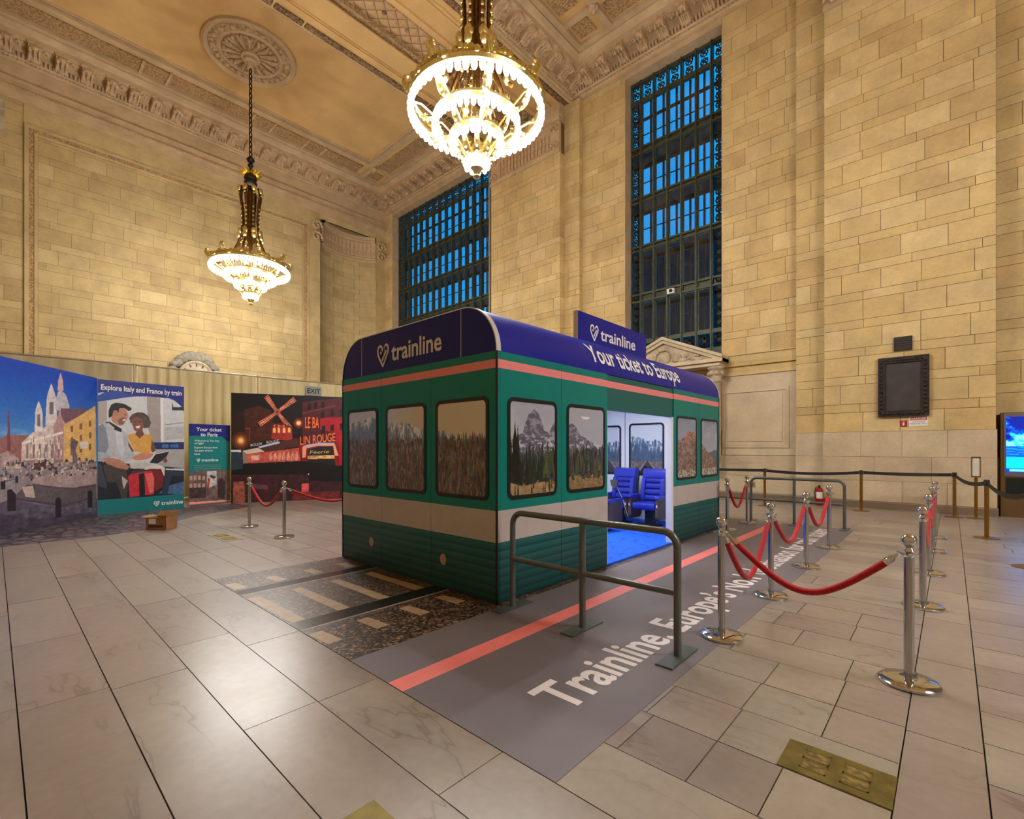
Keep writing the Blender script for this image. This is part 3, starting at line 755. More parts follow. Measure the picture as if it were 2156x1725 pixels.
# ------------------------------------------------------------------ ceiling
ce = struct('ceiling', 'coffered plaster ceiling with carved cornices, warm ochre', 'ceiling', MB().box(-4.6, 18.2, -26.6, 27, ZC, ZC + 0.4), 'ceiling_plaster')
def beam(y0, y1):
    mb = MB(); c = (y0 + y1) / 2; h = (y1 - y0) / 2
    mb.box(-4.6, 16.5, y0, c - 0.80, ZS, ZC); mb.box(-4.6, 16.5, c + 0.80, y1, ZS, ZC); mb.box(-4.6, 16.5, c - 0.80, c + 0.80, ZS + 0.24, ZC)
    for s in (-1, 1):
        mb.box(-4.6, 16.5, c + s * 0.80 - 0.1, c + s * 0.80 + 0.1, ZS - 0.05, ZS)
        mb.box(-4.6, 16.5, c + s * (h - 0.62) - 0.04, c + s * (h - 0.62) + 0.04, ZS - 0.04, ZS)
        mb.box(-4.6, 16.5, c + s * (h - 0.74) - 0.02, c + s * (h - 0.74) + 0.02, ZS - 0.03, ZS)
    build('beam', mb, 'ceiling_plaster', ce)
    mb = MB()
    for s in (-1, 1): mb.box(-4.6, 16.5, *sorted((c + s * 0.79, c + s * 0.52)), ZS + 0.06, ZS + 0.24)
    build('leaf_moulding', mb, 'carved_fine', ce)
    build('diamond_band', MB().box(-4.6, 16.5, c - 0.52, c + 0.52, ZS + 0.225, ZS + 0.25), 'diamond_plaster', ce)
    mb = MB(); x = -4.0
    while x < 16:
        for s in (-1, 1): mb.sphere((x, c, ZS + 0.22), 0.09, 6, 4, (1, 1, 0.5))
        x += 0.92
    tag(build('rosette_row', mb, 'carved_plaster', ce), kind='stuff')
    for s in (-1, 1):
        ya, yb = sorted((c + s * (h - 0.10), c + s * (h - 0.32)))
        x = 16.3
        for L in (3.0, 1.0, 5.2, 1.0, 5.2, 1.0, 3.0):
            build('guilloche_strip', MB().box(x - L + 0.08, x, ya, yb, ZS - 0.05, ZS + 0.02), 'carved_dark', ce); x -= L
beam(11.65, 16.35)
beam(-1.2, 2.9)
PROF = [(0.0, 15.90), (0.10, 15.90), (0.10, 15.97), (0.17, 16.00), (0.17, 16.08), (0.22, 16.12), (0.22, 16.26), (0.32, 16.30), (0.32, 16.44), (0.92, 16.50), (0.92, 16.66), (1.00, 16.70), (1.08, 16.84), (1.08, 17.02), (0.0, 17.02)]
def cornice(A, B, N, mods=True):
    """run along A-B; N points into the room"""
    A, B, N = Vector((*A, 0)), Vector((*B, 0)), Vector((*N, 0)); D = (B - A).normalized(); L = (B - A).length
    root = bpy.data.objects.new('cornice', None); COL.objects.link(root); root.parent = ce
    mb = MB(); n = len(PROF)
    e0, e1 = 0.0, L
    vs = []
    for p, z in PROF: q = A + N * p + D * min(p, 0) ; vs.append((q.x, q.y, z))
    for p, z in PROF: q = B + N * p; vs.append((q.x, q.y, z))
    mb.add(vs, [(i, (i + 1) % n, n + (i + 1) % n, n + i) for i in range(n)])
    build('cornice_moulding', mb, 'plaster', root)
    # modillion: scrolled bracket
    prof = [(0.0, 0.0), (0.0, -0.24), (0.10, -0.26), (0.20, -0.18), (0.32, -0.13), (0.42, -0.16), (0.52, -0.13), (0.55, -0.05), (0.52, 0.0)]
    me = bpy.data.meshes.get('modillion')
    if me is None:
        m = MB().prism([(a, b) for a, b in prof], -0.13, 0.13, 'y'); m.box(-0.02, 0.60, -0.16, 0.16, -0.01, 0.03)
        for y in (-0.10, 0, 0.10): m.tube([(0.04, y, -0.26), (0.20, y, -0.20), (0.34, y, -0.15), (0.46, y, -0.18), (0.56, y, -0.11)], 0.028, 5)
        m.sphere((0.52, 0, -0.08), 0.075, 8, 5, (1, 1.5, 1)); m.sphere((0.08, 0, -0.22), 0.085, 8, 5, (1, 1.4, 1)); m.map(lambda x, y, z: (x * 1.06, y * 1.30, z * 1.35)); me = m.mesh('modillion', 'carving_warm')
    rm = bpy.data.meshes.get('rosette')
    if rm is None:
        m = MB()
        for a in range(6): m.sphere((0.075 * math.cos(a * PI / 3), 0.075 * math.sin(a * PI / 3), 0), 0.055, 6, 4, (1, 1, 0.5))
        m.sphere((0, 0, -0.02), 0.05, 6, 4); m.map(lambda x, y, z: (x * 1.2, y * 1.2, z * 1.6)); rm = m.mesh('rosette', 'carving_warm')
    ang = math.atan2(N.y, N.x); k = int((L - 0.6) / 0.72); st = (L - 0.4) / max(1, k)
    for i in range(k):
        q = A + D * (0.3 + st * (i + 0.4)); link('modillion', me, root, (q.x + N.x * 0.30, q.y + N.y * 0.30, 16.47), (0, 0, ang))
        q = A + D * (0.3 + st * (i + 0.9)); link('rosette', rm, root, (q.x + N.x * 0.62, q.y + N.y * 0.62, 16.46))
    dm = MB(); x = 0.2
    while x < L - 0.2:
        q = A + D * x; c = Vector((q.x + N.x * 0.27, q.y + N.y * 0.27, 0))
        h = [c + D * s * 0.032 + N * t * 0.06 for s in (-1, 1) for t in (-1, 1)]
        dm.add([(p.x, p.y, z) for p in (h[0], h[1], h[3], h[2]) for z in (16.13, 16.27)], [(0, 2, 3, 1), (2, 4, 5, 3), (4, 6, 7, 5), (6, 0, 1, 7), (0, 6, 4, 2)]); x += 0.12
        dm.sphere((q.x + N.x * 0.18, q.y + N.y * 0.18, 16.04), 0.04, 5, 4)
    tag(build('dentils', dm, 'carving_warm', root), kind='stuff')
for y0, y1 in BAYS:
    cornice((XB, y0), (XB, y1 + 0.3), (-1, 0))
    cornice((-4.0, y1 + (0.3 if y1 > 20 else 0)), (XB, y1 + (0.3 if y1 > 20 else 0)), (0, -1))
# coffer frames: sunk strips with a roll moulding round a plain field
for y0, y1 in BAYS:
    ya, yb, xa, xb = y0 + (-0.6 if y1 > 20 else 1.1), y1 - (0.8 if y1 > 20 else 1.1), -3.0, XB - 1.1
    w = 0.22; b = 1.35
    mb = MB()
    def ring(x0, x1, y0_, y1_, ww, z):
        mb.box(x0, x1, y0_, y0_ + ww, z, ZC); mb.box(x0, x1, y1_ - ww, y1_, z, ZC); mb.box(x0, x0 + ww, y0_ + ww, y1_ - ww, z, ZC); mb.box(x1 - ww, x1, y0_ + ww, y1_ - ww, z, ZC)
    ring(xa, xb, ya, yb, w, ZC - 0.14); ring(xa + b, xb - b, ya + b, yb - b, 0.26, ZC - 0.16); ring(xa + b + 0.34, xb - b - 0.34, ya + b + 0.34, yb - b - 0.34, 0.07, ZC - 0.05)
    for x in (xb - b, xb - b - 0.5 + 0.76): pass
    for yy in (ya + b, yb - b - 0.22): mb.box(xb - b + 0.001, xb - 0.221, yy + 0.001, yy + 0.219, ZC - 0.139, ZC)
    for xx in (xb - b,): mb.box(xx + 0.001, xx + 0.219, ya + 0.221, ya + b, ZC - 0.138, ZC); mb.box(xx + 0.001, xx + 0.219, yb - b, yb - 0.221, ZC - 0.138, ZC)
    build('coffer_frame', mb, 'plaster', ce)
    mb = MB()
    mb.box(xb - b + 0.30, xb - 0.30, ya + b + 0.3, yb - b - 0.3, ZC - 0.05, ZC); mb.box(xa, xb - b - 0.3, yb - b + 0.30, yb - 0.30, ZC - 0.05, ZC)
    mb.box(xa, xb - b - 0.3, ya + 0.30, ya + b - 0.3, ZC - 0.05, ZC); mb.box(xb - b + 0.35, xb - 0.35, yb - b + 0.35, yb - 0.35, ZC - 0.05, ZC); mb.box(xb - b + 0.35, xb - 0.35, ya + 0.35, ya + b - 0.35, ZC - 0.05, ZC)
    build('carved_strip', mb, 'carved_fine', ce)
    mb = MB(); x = xb - b - 2.6
    for x in (xb - b - 2.4, xb - b - 4.9, xb - b - 9.0):
        for d_ in (0.0, 0.9):
            mb.box(x - d_ - 0.05, x - d_ + 0.05, yb - b + 0.2, yb - 0.2, ZC - 0.10, ZC)
    build('strip_divider', mb, 'carving_warm', ce)
    for xx, yy in ((xb - b + 0.11, yb - b - 0.1 + 0.0), (xb - b + 0.11, ya + b + 0.1)):
        mb = MB()
        for a in range(8): mb.sphere((xx + 0.11 * math.cos(a * PI / 4), yy + 0.11 * math.sin(a * PI / 4), ZC - 0.2), 0.085, 7, 5)
        mb.sphere((xx, yy, ZC - 0.27), 0.1, 7, 5); build('coffer_boss', mb, 'carving_warm', ce, smooth=True)
# medallions over the chandeliers
CHX, CHY = 6.8, (7.25, 20.1)
K_ = 0.80
for cy in CHY:
    mb = MB().lathe([(2.05, 0.0), (2.05, -0.10), (1.96, -0.16), (1.86, -0.12), (1.78, -0.06), (1.78, 0)], 48, (CHX, cy, ZC)).lathe([(1.42, 0), (1.42, -0.08), (1.34, -0.13), (1.26, -0.08), (1.26, 0)], 48, (CHX, cy, ZC))
    mb.lathe([(0.42, 0), (0.42, -0.20), (0.30, -0.24), (0.30, -0.34), (0.18, -0.40), (0.14, -0.6), (0, -0.6)], 24, (CHX, cy, ZC))
    mb.map(lambda x, y, z: (CHX + (x - CHX) * K_, cy + (y - cy) * K_, z))
    md = build('ceiling_medallion', mb, 'plaster', ce, smooth=True)
    build('medallion_ring', MB().lathe([(1.78 * K_, -0.07), (1.42 * K_, -0.07)], 48, (CHX, cy, ZC)), 'carved_plaster', md)
    build('medallion_field', MB().lathe([(1.26 * K_, -0.05), (0.42 * K_, -0.09)], 48, (CHX, cy, ZC)), 'carved_fine', md)
    for k in range(16):
        a = 2 * PI * k / 16; lf = MB()
        lf.tube([(CHX + r * math.cos(a + 0.05 * math.sin(r * 9)), cy + r * math.sin(a + 0.05 * math.sin(r * 9)), ZC - 0.11) for r in (0.45, 0.7, 0.95, 1.2)], [0.03, 0.06, 0.085, 0.05], 6)
        lf.sphere((CHX + 1.12 * math.cos(a + 0.12), cy + 1.12 * math.sin(a + 0.12), ZC - 0.1), 0.09, 6, 4)
        lf.sphere((CHX + 1.60 * math.cos(a), cy + 1.60 * math.sin(a), ZC - 0.09), 0.13, 7, 4, (1, 1, 0.5)); lf.sphere((CHX + 1.60 * math.cos(a + 0.2), cy + 1.60 * math.sin(a + 0.2), ZC - 0.08), 0.09, 6, 4, (1, 1, 0.5))
        lf.map(lambda x, y, z: (CHX + (x - CHX) * K_, cy + (y - cy) * K_, z))
        build('medallion_leaf', lf, 'carving_warm', md)
# ================================================================== CHANDELIERS
def chandelier(label, loc):
    """gilded tiered chandelier; origin at the ceiling, bulbs are the lamps of the hall"""
    root = thing('chandelier', label, 'chandelier', loc, group='chandeliers of the hall')
    Z = lambda z: z - ZC                                # heights given above the floor
    mb = MB()                                            # suspension chain: one link after another
    z = 16.42; k = 0
    while z > 12.95:
        pts = []
        for q in range(8):
            a = 2 * PI * q / 8; u, w = 0.055 * math.cos(a), 0.12 * math.sin(a)
            pts.append((u, 0, Z(z - 0.12 + w)) if k % 2 else (0, u, Z(z - 0.12 + w)))
        mb.tube(pts, 0.022, 5, True); z -= 0.19; k += 1
    tag(build('chain', mb, 'dark_iron', root, world=False), kind='stuff')
    build('knuckle', MB().lathe([(0, 12.98), (0.10, 12.93), (0.15, 12.85), (0.10, 12.76), (0.06, 12.70), (0.11, 12.62), (0.05, 12.54), (0.05, 12.30), (0, 12.30)], 12).map(lambda x, y, z: (x, y, Z(z))), 'dark_iron', root, True, False)
    me = MB().add([(0.10, -0.035, 0), (0.28, -0.05, 0.07), (0.47, 0, 0.19), (0.28, 0.05, 0.07), (0.10, 0.035, 0), (0.28, 0, 0.04)], [(0, 1, 5), (1, 2, 5), (2, 3, 5), (3, 4, 5), (4, 0, 5)]).mesh('sun_ray', 'bright_gilt')
    for k in range(18): link('sun_ray', me, root, (0, 0, Z(12.18)), (0, 0, 2 * PI * k / 18))
    build('neck', MB().lathe([(0.06, 12.26), (0.20, 12.20), (0.24, 12.10), (0.18, 12.02), (0.24, 11.95), (0.22, 11.86), (0.12, 11.80), (0.10, 11.6), (0, 11.6)], 16).map(lambda x, y, z: (x, y, Z(z))), 'dark_iron', root, True, False)
    build('core', MB().lathe([(0.0, 11.7), (0.12, 11.6), (0.16, 10.6), (0.10, 10.2), (0.06, 8.9), (0, 8.9)], 14).map(lambda x, y, z: (x, y, Z(z))), 'bronze', root, True, False)
    # six flaring stems from the neck to the ring
    st = MB().tube([(0.30, 0, Z(11.72)), (0.37, 0, Z(11.60)), (0.36, 0, Z(11.35)), (0.29, 0, Z(10.9)), (0.27, 0, Z(10.4)), (0.32, 0, Z(9.9)), (0.42, 0, Z(9.5)), (0.58, 0, Z(9.15)), (0.78, 0, Z(8.92))], [0.05, 0.06, 0.05, 0.05, 0.045, 0.045, 0.05, 0.045, 0.04], 7)
    orn = MB()
    for k in range(14):
        zz = 11.6 - k * 0.17; rr = 0.34 if k < 2 else 0.29 - 0.02 * math.sin(k * 0.25)
        orn.sphere((rr + 0.05, 0, Z(zz)), 0.042, 6, 4)
    for zz, rr, s in ((11.62, 0.40, 0.09), (9.98, 0.38, 0.10), (9.80, 0.42, 0.09), (9.1, 0.68, 0.10)): orn.sphere((rr, 0, Z(zz)), s, 7, 5, (0.8, 1, 1.3))
    sm, om = st.mesh('stem', 'bronze', True), orn.mesh('stem_ornament', 'gilt', True)
    for k in range(8):
        s = link('stem', sm, root, (0, 0, 0), (0, 0, 2 * PI * (k + 0.5) / 8)); tag(link('stem_ornament', om, s), kind='stuff')
    rods = MB()
    for k in range(12):
        a = 2 * PI * k / 12; rods.tube([(0.20 * math.cos(a), 0.20 * math.sin(a), Z(10.0)), (0.24 * math.cos(a), 0.24 * math.sin(a), Z(9.4)), (0.55 * math.cos(a), 0.55 * math.sin(a), Z(8.75))], 0.012, 4)
    tag(build('hanger_rods', rods, 'bronze', root, True, False), kind='stuff')
    # three tiers
    bulb = MB().sphere((0, 0, 0), 1.0, 7, 5).mesh('bulb', 'bulb_glow', True)
    def tier(R, z, n, r, band, rows=1):
        g = build('tier_ring', MB().lathe([(R - 0.03, z + 0.02), (R + band, z + 0.03), (R + band + 0.03, z + 0.10), (R + band, z + 0.17), (R - 0.02, z + 0.16), (R - 0.05, z + 0.09), (R - 0.03, z + 0.02)], 56).map(lambda x, y, zz: (x, y, Z(zz))), 'gilt', root, True, False)
        for k in range(n):
            a = 2 * PI * k / n; link('bulb', bulb, g, (R * math.cos(a) + 0.03 * math.cos(a), (R + 0.03) * math.sin(a), Z(z - r * 1.3)), (0, 0, a), (r, r, r * 1.75))
        return g
    t1 = tier(1.32, 8.60, 56, 0.066, 0.05); t2 = tier(0.84, 8.27, 42, 0.056, 0.04); t3 = tier(0.50, 7.97, 28, 0.052, 0.03); t4 = tier(0.20, 7.58, 10, 0.062, 0.02)
    gar = MB()
    for k in range(84):
        a = 2 * PI * k / 84; gar.sphere((1.36 * math.cos(a), 1.36 * math.sin(a), Z(8.78 + 0.05 * math.sin(k * PI / 3.5))), 0.05 + 0.016 * (k % 3), 6, 4)
    tag(build('garland', gar, 'gilt', root, True, False), kind='stuff')
    fin = MB().tube([(1.38, 0, Z(8.78)), (1.46, 0, Z(8.92)), (1.44, 0, Z(9.05)), (1.36, 0, Z(9.08)), (1.34, 0, Z(9.02))], [0.06, 0.07, 0.045, 0.03, 0.02], 7).sphere((1.40, 0, Z(8.90)), 0.085, 8, 6, (1.3, 0.8, 1)).tube([(1.36, -0.1, Z(8.80)), (1.44, 0, Z(8.86)), (1.36, 0.1, Z(8.80))], 0.035, 5)
    fm = fin.mesh('finial', 'gilt', True)
    for k in range(8): link('finial', fm, root, (0, 0, 0), (0, 0, 2 * PI * k / 8 + 0.2))
    # leaf arms joining the tiers
    def arms(n, R0, z0, R1, z1, w, name):
        m = MB(); N = 7; vs = []
        for i in range(N):
            t = i / (N - 1); R = R0 + (R1 - R0) * t; z = z0 + (z1 - z0) * t - 0.16 * math.sin(PI * t); h = w * (0.35 + 0.65 * math.sin(PI * min(1, t * 1.15 + 0.1)))
            vs += [(R, -h, Z(z)), (R, 0, Z(z - 0.03)), (R, h, Z(z))]
        m.add(vs, [(3 * i + j, 3 * i + j + 1, 3 * i + j + 4, 3 * i + j + 3) for i in range(N - 1) for j in (0, 1)])
        for i in range(1, N - 1): m.sphere((vs[3 * i + 1][0], 0, vs[3 * i + 1][2] - 0.01), 0.028, 6, 4)
        m.tube([(R0, 0, Z(z0 + 0.02)), ((R0 + R1) / 2 + 0.05, 0, Z((z0 + z1) / 2 + 0.10)), (R1, 0, Z(z1 + 0.02))], 0.02, 5)
        me = m.mesh(name, 'gilt', True)
        for k in range(n): link(name, me, root, (0, 0, 0), (0, 0, 2 * PI * k / n + 0.2))
    arms(8, 1.28, 8.56, 0.88, 8.36, 0.085, 'tier_arm'); arms(8, 0.80, 8.24, 0.52, 8.06, 0.065, 'tier_arm'); arms(10, 0.47, 7.95, 0.16, 7.62, 0.06, 'basket_leaf')
    pr = MB()
    for R, z0_, z1_, n in ((0.84, 8.40, 8.62, 48), (0.50, 8.08, 8.26, 30)):
        for k in range(n):
            a = 2 * PI * k / n; pr.tube([((R - 0.06) * math.cos(a), (R - 0.06) * math.sin(a), Z(z0_)), ((R - 0.02) * math.cos(a), (R - 0.02) * math.sin(a), Z(z1_))], 0.008, 4)
    tag(build('crystal_rods', pr, 'chrome', root, False, False), kind='stuff')
    build('pendant', MB().lathe([(0.0, 7.50), (0.12, 7.46), (0.14, 7.40), (0.08, 7.34), (0.05, 7.28), (0.08, 7.24), (0.03, 7.19), (0, 7.17)], 12).map(lambda x, y, z: (x, y, Z(z))), 'gilt', root, True, False)
    # the light of the bulbs: a ring of lamps just under each tier
    tot = 0.0
    for R, z, n, w in ((1.36, 8.33, 8, 0.62), (0.80, 8.02, 4, 0.26), (0.0, 7.72, 1, 0.12)):
        ld = bpy.data.lights.new('tier_lamp', 'POINT'); ld.energy = CHANDELIER_WATTS * w / n; ld.color = BULB_COLOR; ld.shadow_soft_size = 0.06
        for k in range(n):
            a = 2 * PI * (k + 0.5) / n; lo = bpy.data.objects.new('tier_lamp', ld); COL.objects.link(lo); lo.parent = root; lo.location = (R * math.cos(a), R * math.sin(a), Z(z))
    return root
ch = chandelier('large gilded chandelier glowing between the two tall windows, its chain out of view', (CHX, CHY[0], ZC))
copy_tree(ch, None, (CHX, CHY[1], ZC), 0.35, 'farther gilded chandelier on a long chain before the end wall')
copy_tree(ch, None, (CHX, -5.6, ZC), 0.1, 'gilded chandelier over the hall behind the viewer')
copy_tree(ch, None, (CHX, -18.4, ZC), 0.1, 'gilded chandelier at the far end behind the viewer')
# ================================================================== TRAIN KIOSK
TX0, TX1, TY0, TY1 = 3.49, 9.84, 3.42, 6.60
ZG = 2.605                                             # top of the green walls
tr = thing('train_kiosk', 'teal and navy display kiosk shaped like a train carriage', 'kiosk', (TX0, TY0, 0.004))
T = 0.05
BANDS = [(0.0, 0.628, 0), (0.628, 0.957, 1), (0.957, 2.43, 2), (2.43, 2.52, 3), (2.52, ZG, 2)]
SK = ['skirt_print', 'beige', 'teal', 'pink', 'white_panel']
def panel(a, b, end=False, z0=0.005, header=False, plane=None):
    """one board of the wrap: colours change with height, white on the inside"""
    mb = MB()
    for q0, q1, m in BANDS:
        if q1 <= z0: continue
        q0 = max(q0, z0); mb.cur = m
        if end: mb.box(plane, plane + T, a, b, q0, q1)
        else:
            p = plane if plane is not None else TY0
            mb.box(a, b, p, p + T, q0, q1)
    mb.cur = 4
    if end: mb.box(plane + T, plane + T + 0.03, max(a, TY0 + 0.082), b, max(z0, 0.02), ZG)
    else: p = plane if plane is not None else TY0; mb.box(a, b, p + T, p + T + 0.03, max(z0, 0.02), ZG)
    mats = list(SK)
    if header: mats[2] = 'teal_header'; mats[3] = 'pink'
    return build('wall_panel', mb, mats, tr)
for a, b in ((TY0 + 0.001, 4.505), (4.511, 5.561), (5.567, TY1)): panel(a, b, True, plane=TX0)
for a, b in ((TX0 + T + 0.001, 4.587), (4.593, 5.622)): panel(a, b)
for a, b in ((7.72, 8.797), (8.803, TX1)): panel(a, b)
panel(5.622, 7.72, z0=2.125, header=True, plane=TY0 + 0.014)
# far end and rear walls
mb = MB(); mb.cur = 0
for q0, q1, m in BANDS:
    mb.cur = m; mb.box(TX1 - T, TX1, TY0 + T + 0.03, TY1, q0 + 0.005, q1); mb.box(TX0 + T, TX1 - T, TY1 - T, TY1, q0 + 0.005, q1)
build('rear_wall', mb, SK, tr)
mb = MB().box(TX1 - T - 0.03, TX1 - T, TY0 + 0.09, TY1 - T, 0.02, ZG).box(TX0 + 0.08, TX1 - 0.08, TY1 - T - 0.03, TY1 - T, 0.02, ZG)
build('inner_lining', mb, 'white_panel', tr)
for y in (5.47, 4.42): build('lining_joint', MB().box(TX1 - T - 0.034, TX1 - T - 0.03, y - 0.006, y + 0.006, 0.02, ZG), 'rail_grey', tr)
build('carpet', MB().box(TX0 + 0.08, TX1 - 0.08, TY0 + 0.01, TY1 - 0.08, 0.006, 0.03), 'carpet_blue', tr)
build('inner_ceiling', MB().box(TX0 + 0.08, TX1 - 0.08, TY0 + 0.1, TY1 - 0.08, 2.54, 2.58), 'white_panel', tr)
for x in (5.3, 6.7, 8.2):
    build('ceiling_lamp', MB().box(x - 0.35, x + 0.35, 4.5, 4.75, 2.515, 2.54), 'lamp_panel', tr)
build('door_jamb', MB().box(7.64, 7.718, TY0 + 0.002, TY0 + 0.10, 0.031, 2.125), 'white_panel', tr); build('door_jamb', MB().box(5.623, 5.632, TY0 + 0.002, TY0 + 0.10, 0.031, 2.125), 'white_panel', tr)
for q in ((TX0 - 0.006, TX0 + 0.012, TY0 - 0.006, TY0 + 0.012), (TX1 - 0.008, TX1 + 0.006, TY0 - 0.006, TY0 + 0.01), (TX0 - 0.006, TX0 + 0.01, TY1 - 0.008, TY1 + 0.004)): build('corner_edging', MB().box(*q, 0.005, ZG), 'black_trim', tr)
# roof: rounded shoulders
R = 0.535
def section(y0, y1, r, z0, k=12):
    return [(y0, z0)] + [(y0 + r - r * math.cos(PI / 2 * i / k), z0 + r * math.sin(PI / 2 * i / k)) for i in range(1, k + 1)] + [(y1 - r + r * math.sin(PI / 2 * i / k), z0 + r * math.cos(PI / 2 * i / k)) for i in range(0, k + 1)]
sec = section(TY0, TY1, R, ZG)
mb = MB(); n = len(sec); xs = [TX0 + 0.045, 5.622, 7.72, TX1 - 0.012]
for xa, xb in zip(xs, xs[1:]):
    mb.add([(xa + (0.001 if xa > 4 else 0), p[0], p[1]) for p in sec] + [(xb - 0.001, p[0], p[1]) for p in sec], [(i, i + 1, n + i + 1, n + i) for i in range(n - 1)])
build('roof_skin', mb, 'navy', tr, True)
# end caps made of three boards
def cap(x, y0, y1, d):
    pts = [p for p in sec if y0 <= p[0] <= y1]
    poly = [(y0, ZG)] + ([(y0, max(q[1] for q in sec if abs(q[0] - y0) < 0.6))] if y0 > TY0 + 0.01 else []) + pts + ([(y1, ZG + R)] if y1 < TY1 - 0.01 else []) + [(y1, ZG)]
    out = []
    for p in poly:
        if not out or (abs(p[0] - out[-1][0]) + abs(p[1] - out[-1][1])) > 1e-6: out.append(p)
    return build('end_board', MB().prism(out, x, x + d, 'x'), 'navy_end', tr)
cap(TX0 + 0.002, TY0, 3.972, 0.03); cap(TX0 + 0.002, 3.978, 6.062, 0.03); cap(TX0 + 0.002, 6.068, TY1, 0.03)
mb = MB().prism(sec, TX1 - 0.03, TX1 - 0.01, 'x'); build('end_board', mb, 'navy_end', tr)
for x0_, x1_ in ((TX0 - 0.004, TX0 + 0.058), (TX1 - 0.012, TX1 + 0.03)):
    mb = MB(); so = section(TY0 - 0.005, TY1 + 0.005, R + 0.005, ZG); si = section(TY0 + 0.008, TY1 - 0.008, R - 0.008, ZG); k = len(so)
    vs = [(x0_, *p) for p in so] + [(x1_, *p) for p in so] + [(x0_, *p) for p in si] + [(x1_, *p) for p in si]
    mb.add(vs, [(i, i + 1, k + i + 1, k + i) for i in range(k - 1)] + [(i, i + 1, 2 * k + i + 1, 2 * k + i) for i in range(k - 1)] + [(k + i, k + i + 1, 3 * k + i + 1, 3 * k + i) for i in range(k - 1)])
    build('roof_edge_trim', mb, 'aluminium', tr, True)
for y in (3.975, 6.065): build('board_seam', MB().box(TX0, TX0 + 0.01, y - 0.004, y + 0.004, ZG, ZG + R - 0.003), 'silver_print', tr)
plain('headlight_ink', (176, 148, 128), 0.6)
# headlight prints low on the end wall
for y in (5.81, 4.28):
    build('headlight_print', MB().lathe([(0, 0), (0.065, 0)], 18).map(lambda a, b, z: (TX0 - 0.002, y + a * 0.85, 0.33 + b)), 'headlight_ink', tr)
# writing
brand(tr, (TX0 - 0.0, 5.66, 2.735), (0, -1, 0), (0, 0, 1), 0.215, 'silver_print', 0.003, 0.28, 1.02)
def on_roof(x0, s0):
    def f(u, v):
        t = (s0 + v) / R; return (x0 + u, TY0 + R - (R + 0.004) * math.cos(t), ZG + (R + 0.004) * math.sin(t))
    return f
lettering('lettering', 'Your ticket to Europe', (0, 0, 0), (1, 0, 0), (0, 0, 1), 0.275, 'white_print', tr, width=2.78, bold=0.02, warp=on_roof(5.25, 0.135))
sg = thing('roof_sign', 'navy sign board with white heart logo standing on the kiosk roof', 'sign', (5.72, 3.97, ZG + R))
build('board', MB().box(5.72, 7.82, 3.97, 4.04, 3.13, 3.60), 'navy', sg)
build('board_edge', MB().box(5.716, 5.722, 3.968, 4.042, 3.13, 3.602), 'brushed_steel', sg)
brand(sg, (6.04, 3.97, 3.27), (1, 0, 0), (0, 0, 1), 0.175, 'white_print', 0.004, 0.35, 1.10)
# seats
def seat(label, x, y, rz):
    s = thing('passenger_chair', label, 'chair', (x, y, 0.03), rz, 'seats inside the kiosk')       # faces local -x
    B = lambda name, mb, m, sm=True: build(name, mb, m, s, sm, False)
    def pad(x0, x1, y0, y1, z0, z1, r=0.04):
        mb = MB(); k = 3; n = 8
        prof = []
        poly = []
        for cx, cz, a0 in ((x1 - r, z1 - r, 0), (x0 + r, z1 - r, 1), (x0 + r, z0 + r, 2), (x1 - r, z0 + r, 3)):
            for i in range(k + 1):
                a = PI / 2 * (a0 + i / k); poly.append((cx + r * math.cos(a), cz + r * math.sin(a)))
        return mb.prism(poly, y0, y1, 'y')
    tilt = lambda mb: mb.map(lambda a, b, c: (a + 0.16 * max(0, c - 0.45), b, c))
    B('cushion', pad(-0.28, 0.26, -0.235, 0.235, 0.34, 0.48, 0.05), 'seat_blue')
    back = pad(0.16, 0.30, -0.235, 0.235, 0.42, 1.02, 0.05)
    B('backrest', tilt(back), 'seat_blue')
    for z in (0.50, 0.62, 0.74, 0.86): B('back_pad', tilt(pad(0.115, 0.2, -0.17, 0.17, z, z + 0.11, 0.035)), 'seat_blue')
    for sy in (-1, 1): B('side_bolster', tilt(pad(0.06, 0.2, *sorted((sy * 0.17, sy * 0.245)), 0.48, 0.96, 0.05)), 'seat_blue')
    B('headrest', tilt(pad(0.10, 0.27, -0.25, 0.25, 0.92, 1.15, 0.07)), 'seat_blue')
    B('back_shell', tilt(pad(0.28, 0.33, -0.24, 0.24, 0.36, 1.10, 0.02)), 'seat_black')
    for sy in (-1, 1):
        y0, y1 = sorted((sy * 0.26, sy * 0.33))
        B('armrest_panel', MB().prism([(-0.30, 0.22), (-0.26, 0.16), (0.10, 0.16), (0.16, 0.24), (0.16, 0.60), (-0.27, 0.56)], y0, y1, 'y'), 'seat_brown', False)
        B('armrest', pad(-0.30, 0.20, y0 - 0.005, y1 + 0.005, 0.56, 0.62, 0.028), 'seat_blue')
        B('armrest_badge', MB().lathe([(0, 0), (0.03, 0)], 12).map(lambda a, b, c: (-0.302 + 0.0 * c, (y0 + y1) / 2 + a * 0.6, 0.44 + b)), 'label_white', False)
    B('pedestal', MB().box(-0.05, 0.12, -0.08, 0.08, 0.02, 0.34).box(-0.12, 0.18, -0.2, 0.2, 0.0, 0.03), 'seat_black', False)
seat('blue train seat by the end wall of the kiosk, nearer the doorway', 9.02, 4.50, 0)
seat('blue train seat by the end wall, second from the doorway', 9.02, 5.18, 0)
seat('blue train seat seen from behind at the edge of the doorway', 7.85, 4.95, PI)
mb = MB().tube([(8.42, 4.66, 0.25), (8.38, 4.76, 0.60), (8.28, 4.84, 0.88)], 0.014, 6)
tt = thing('tray_table', 'folded tray table on a thin metal arm between the kiosk seats', 'table', (8.42, 4.66, 0.25))
build('arm', mb, 'brushed_steel', tt, True)
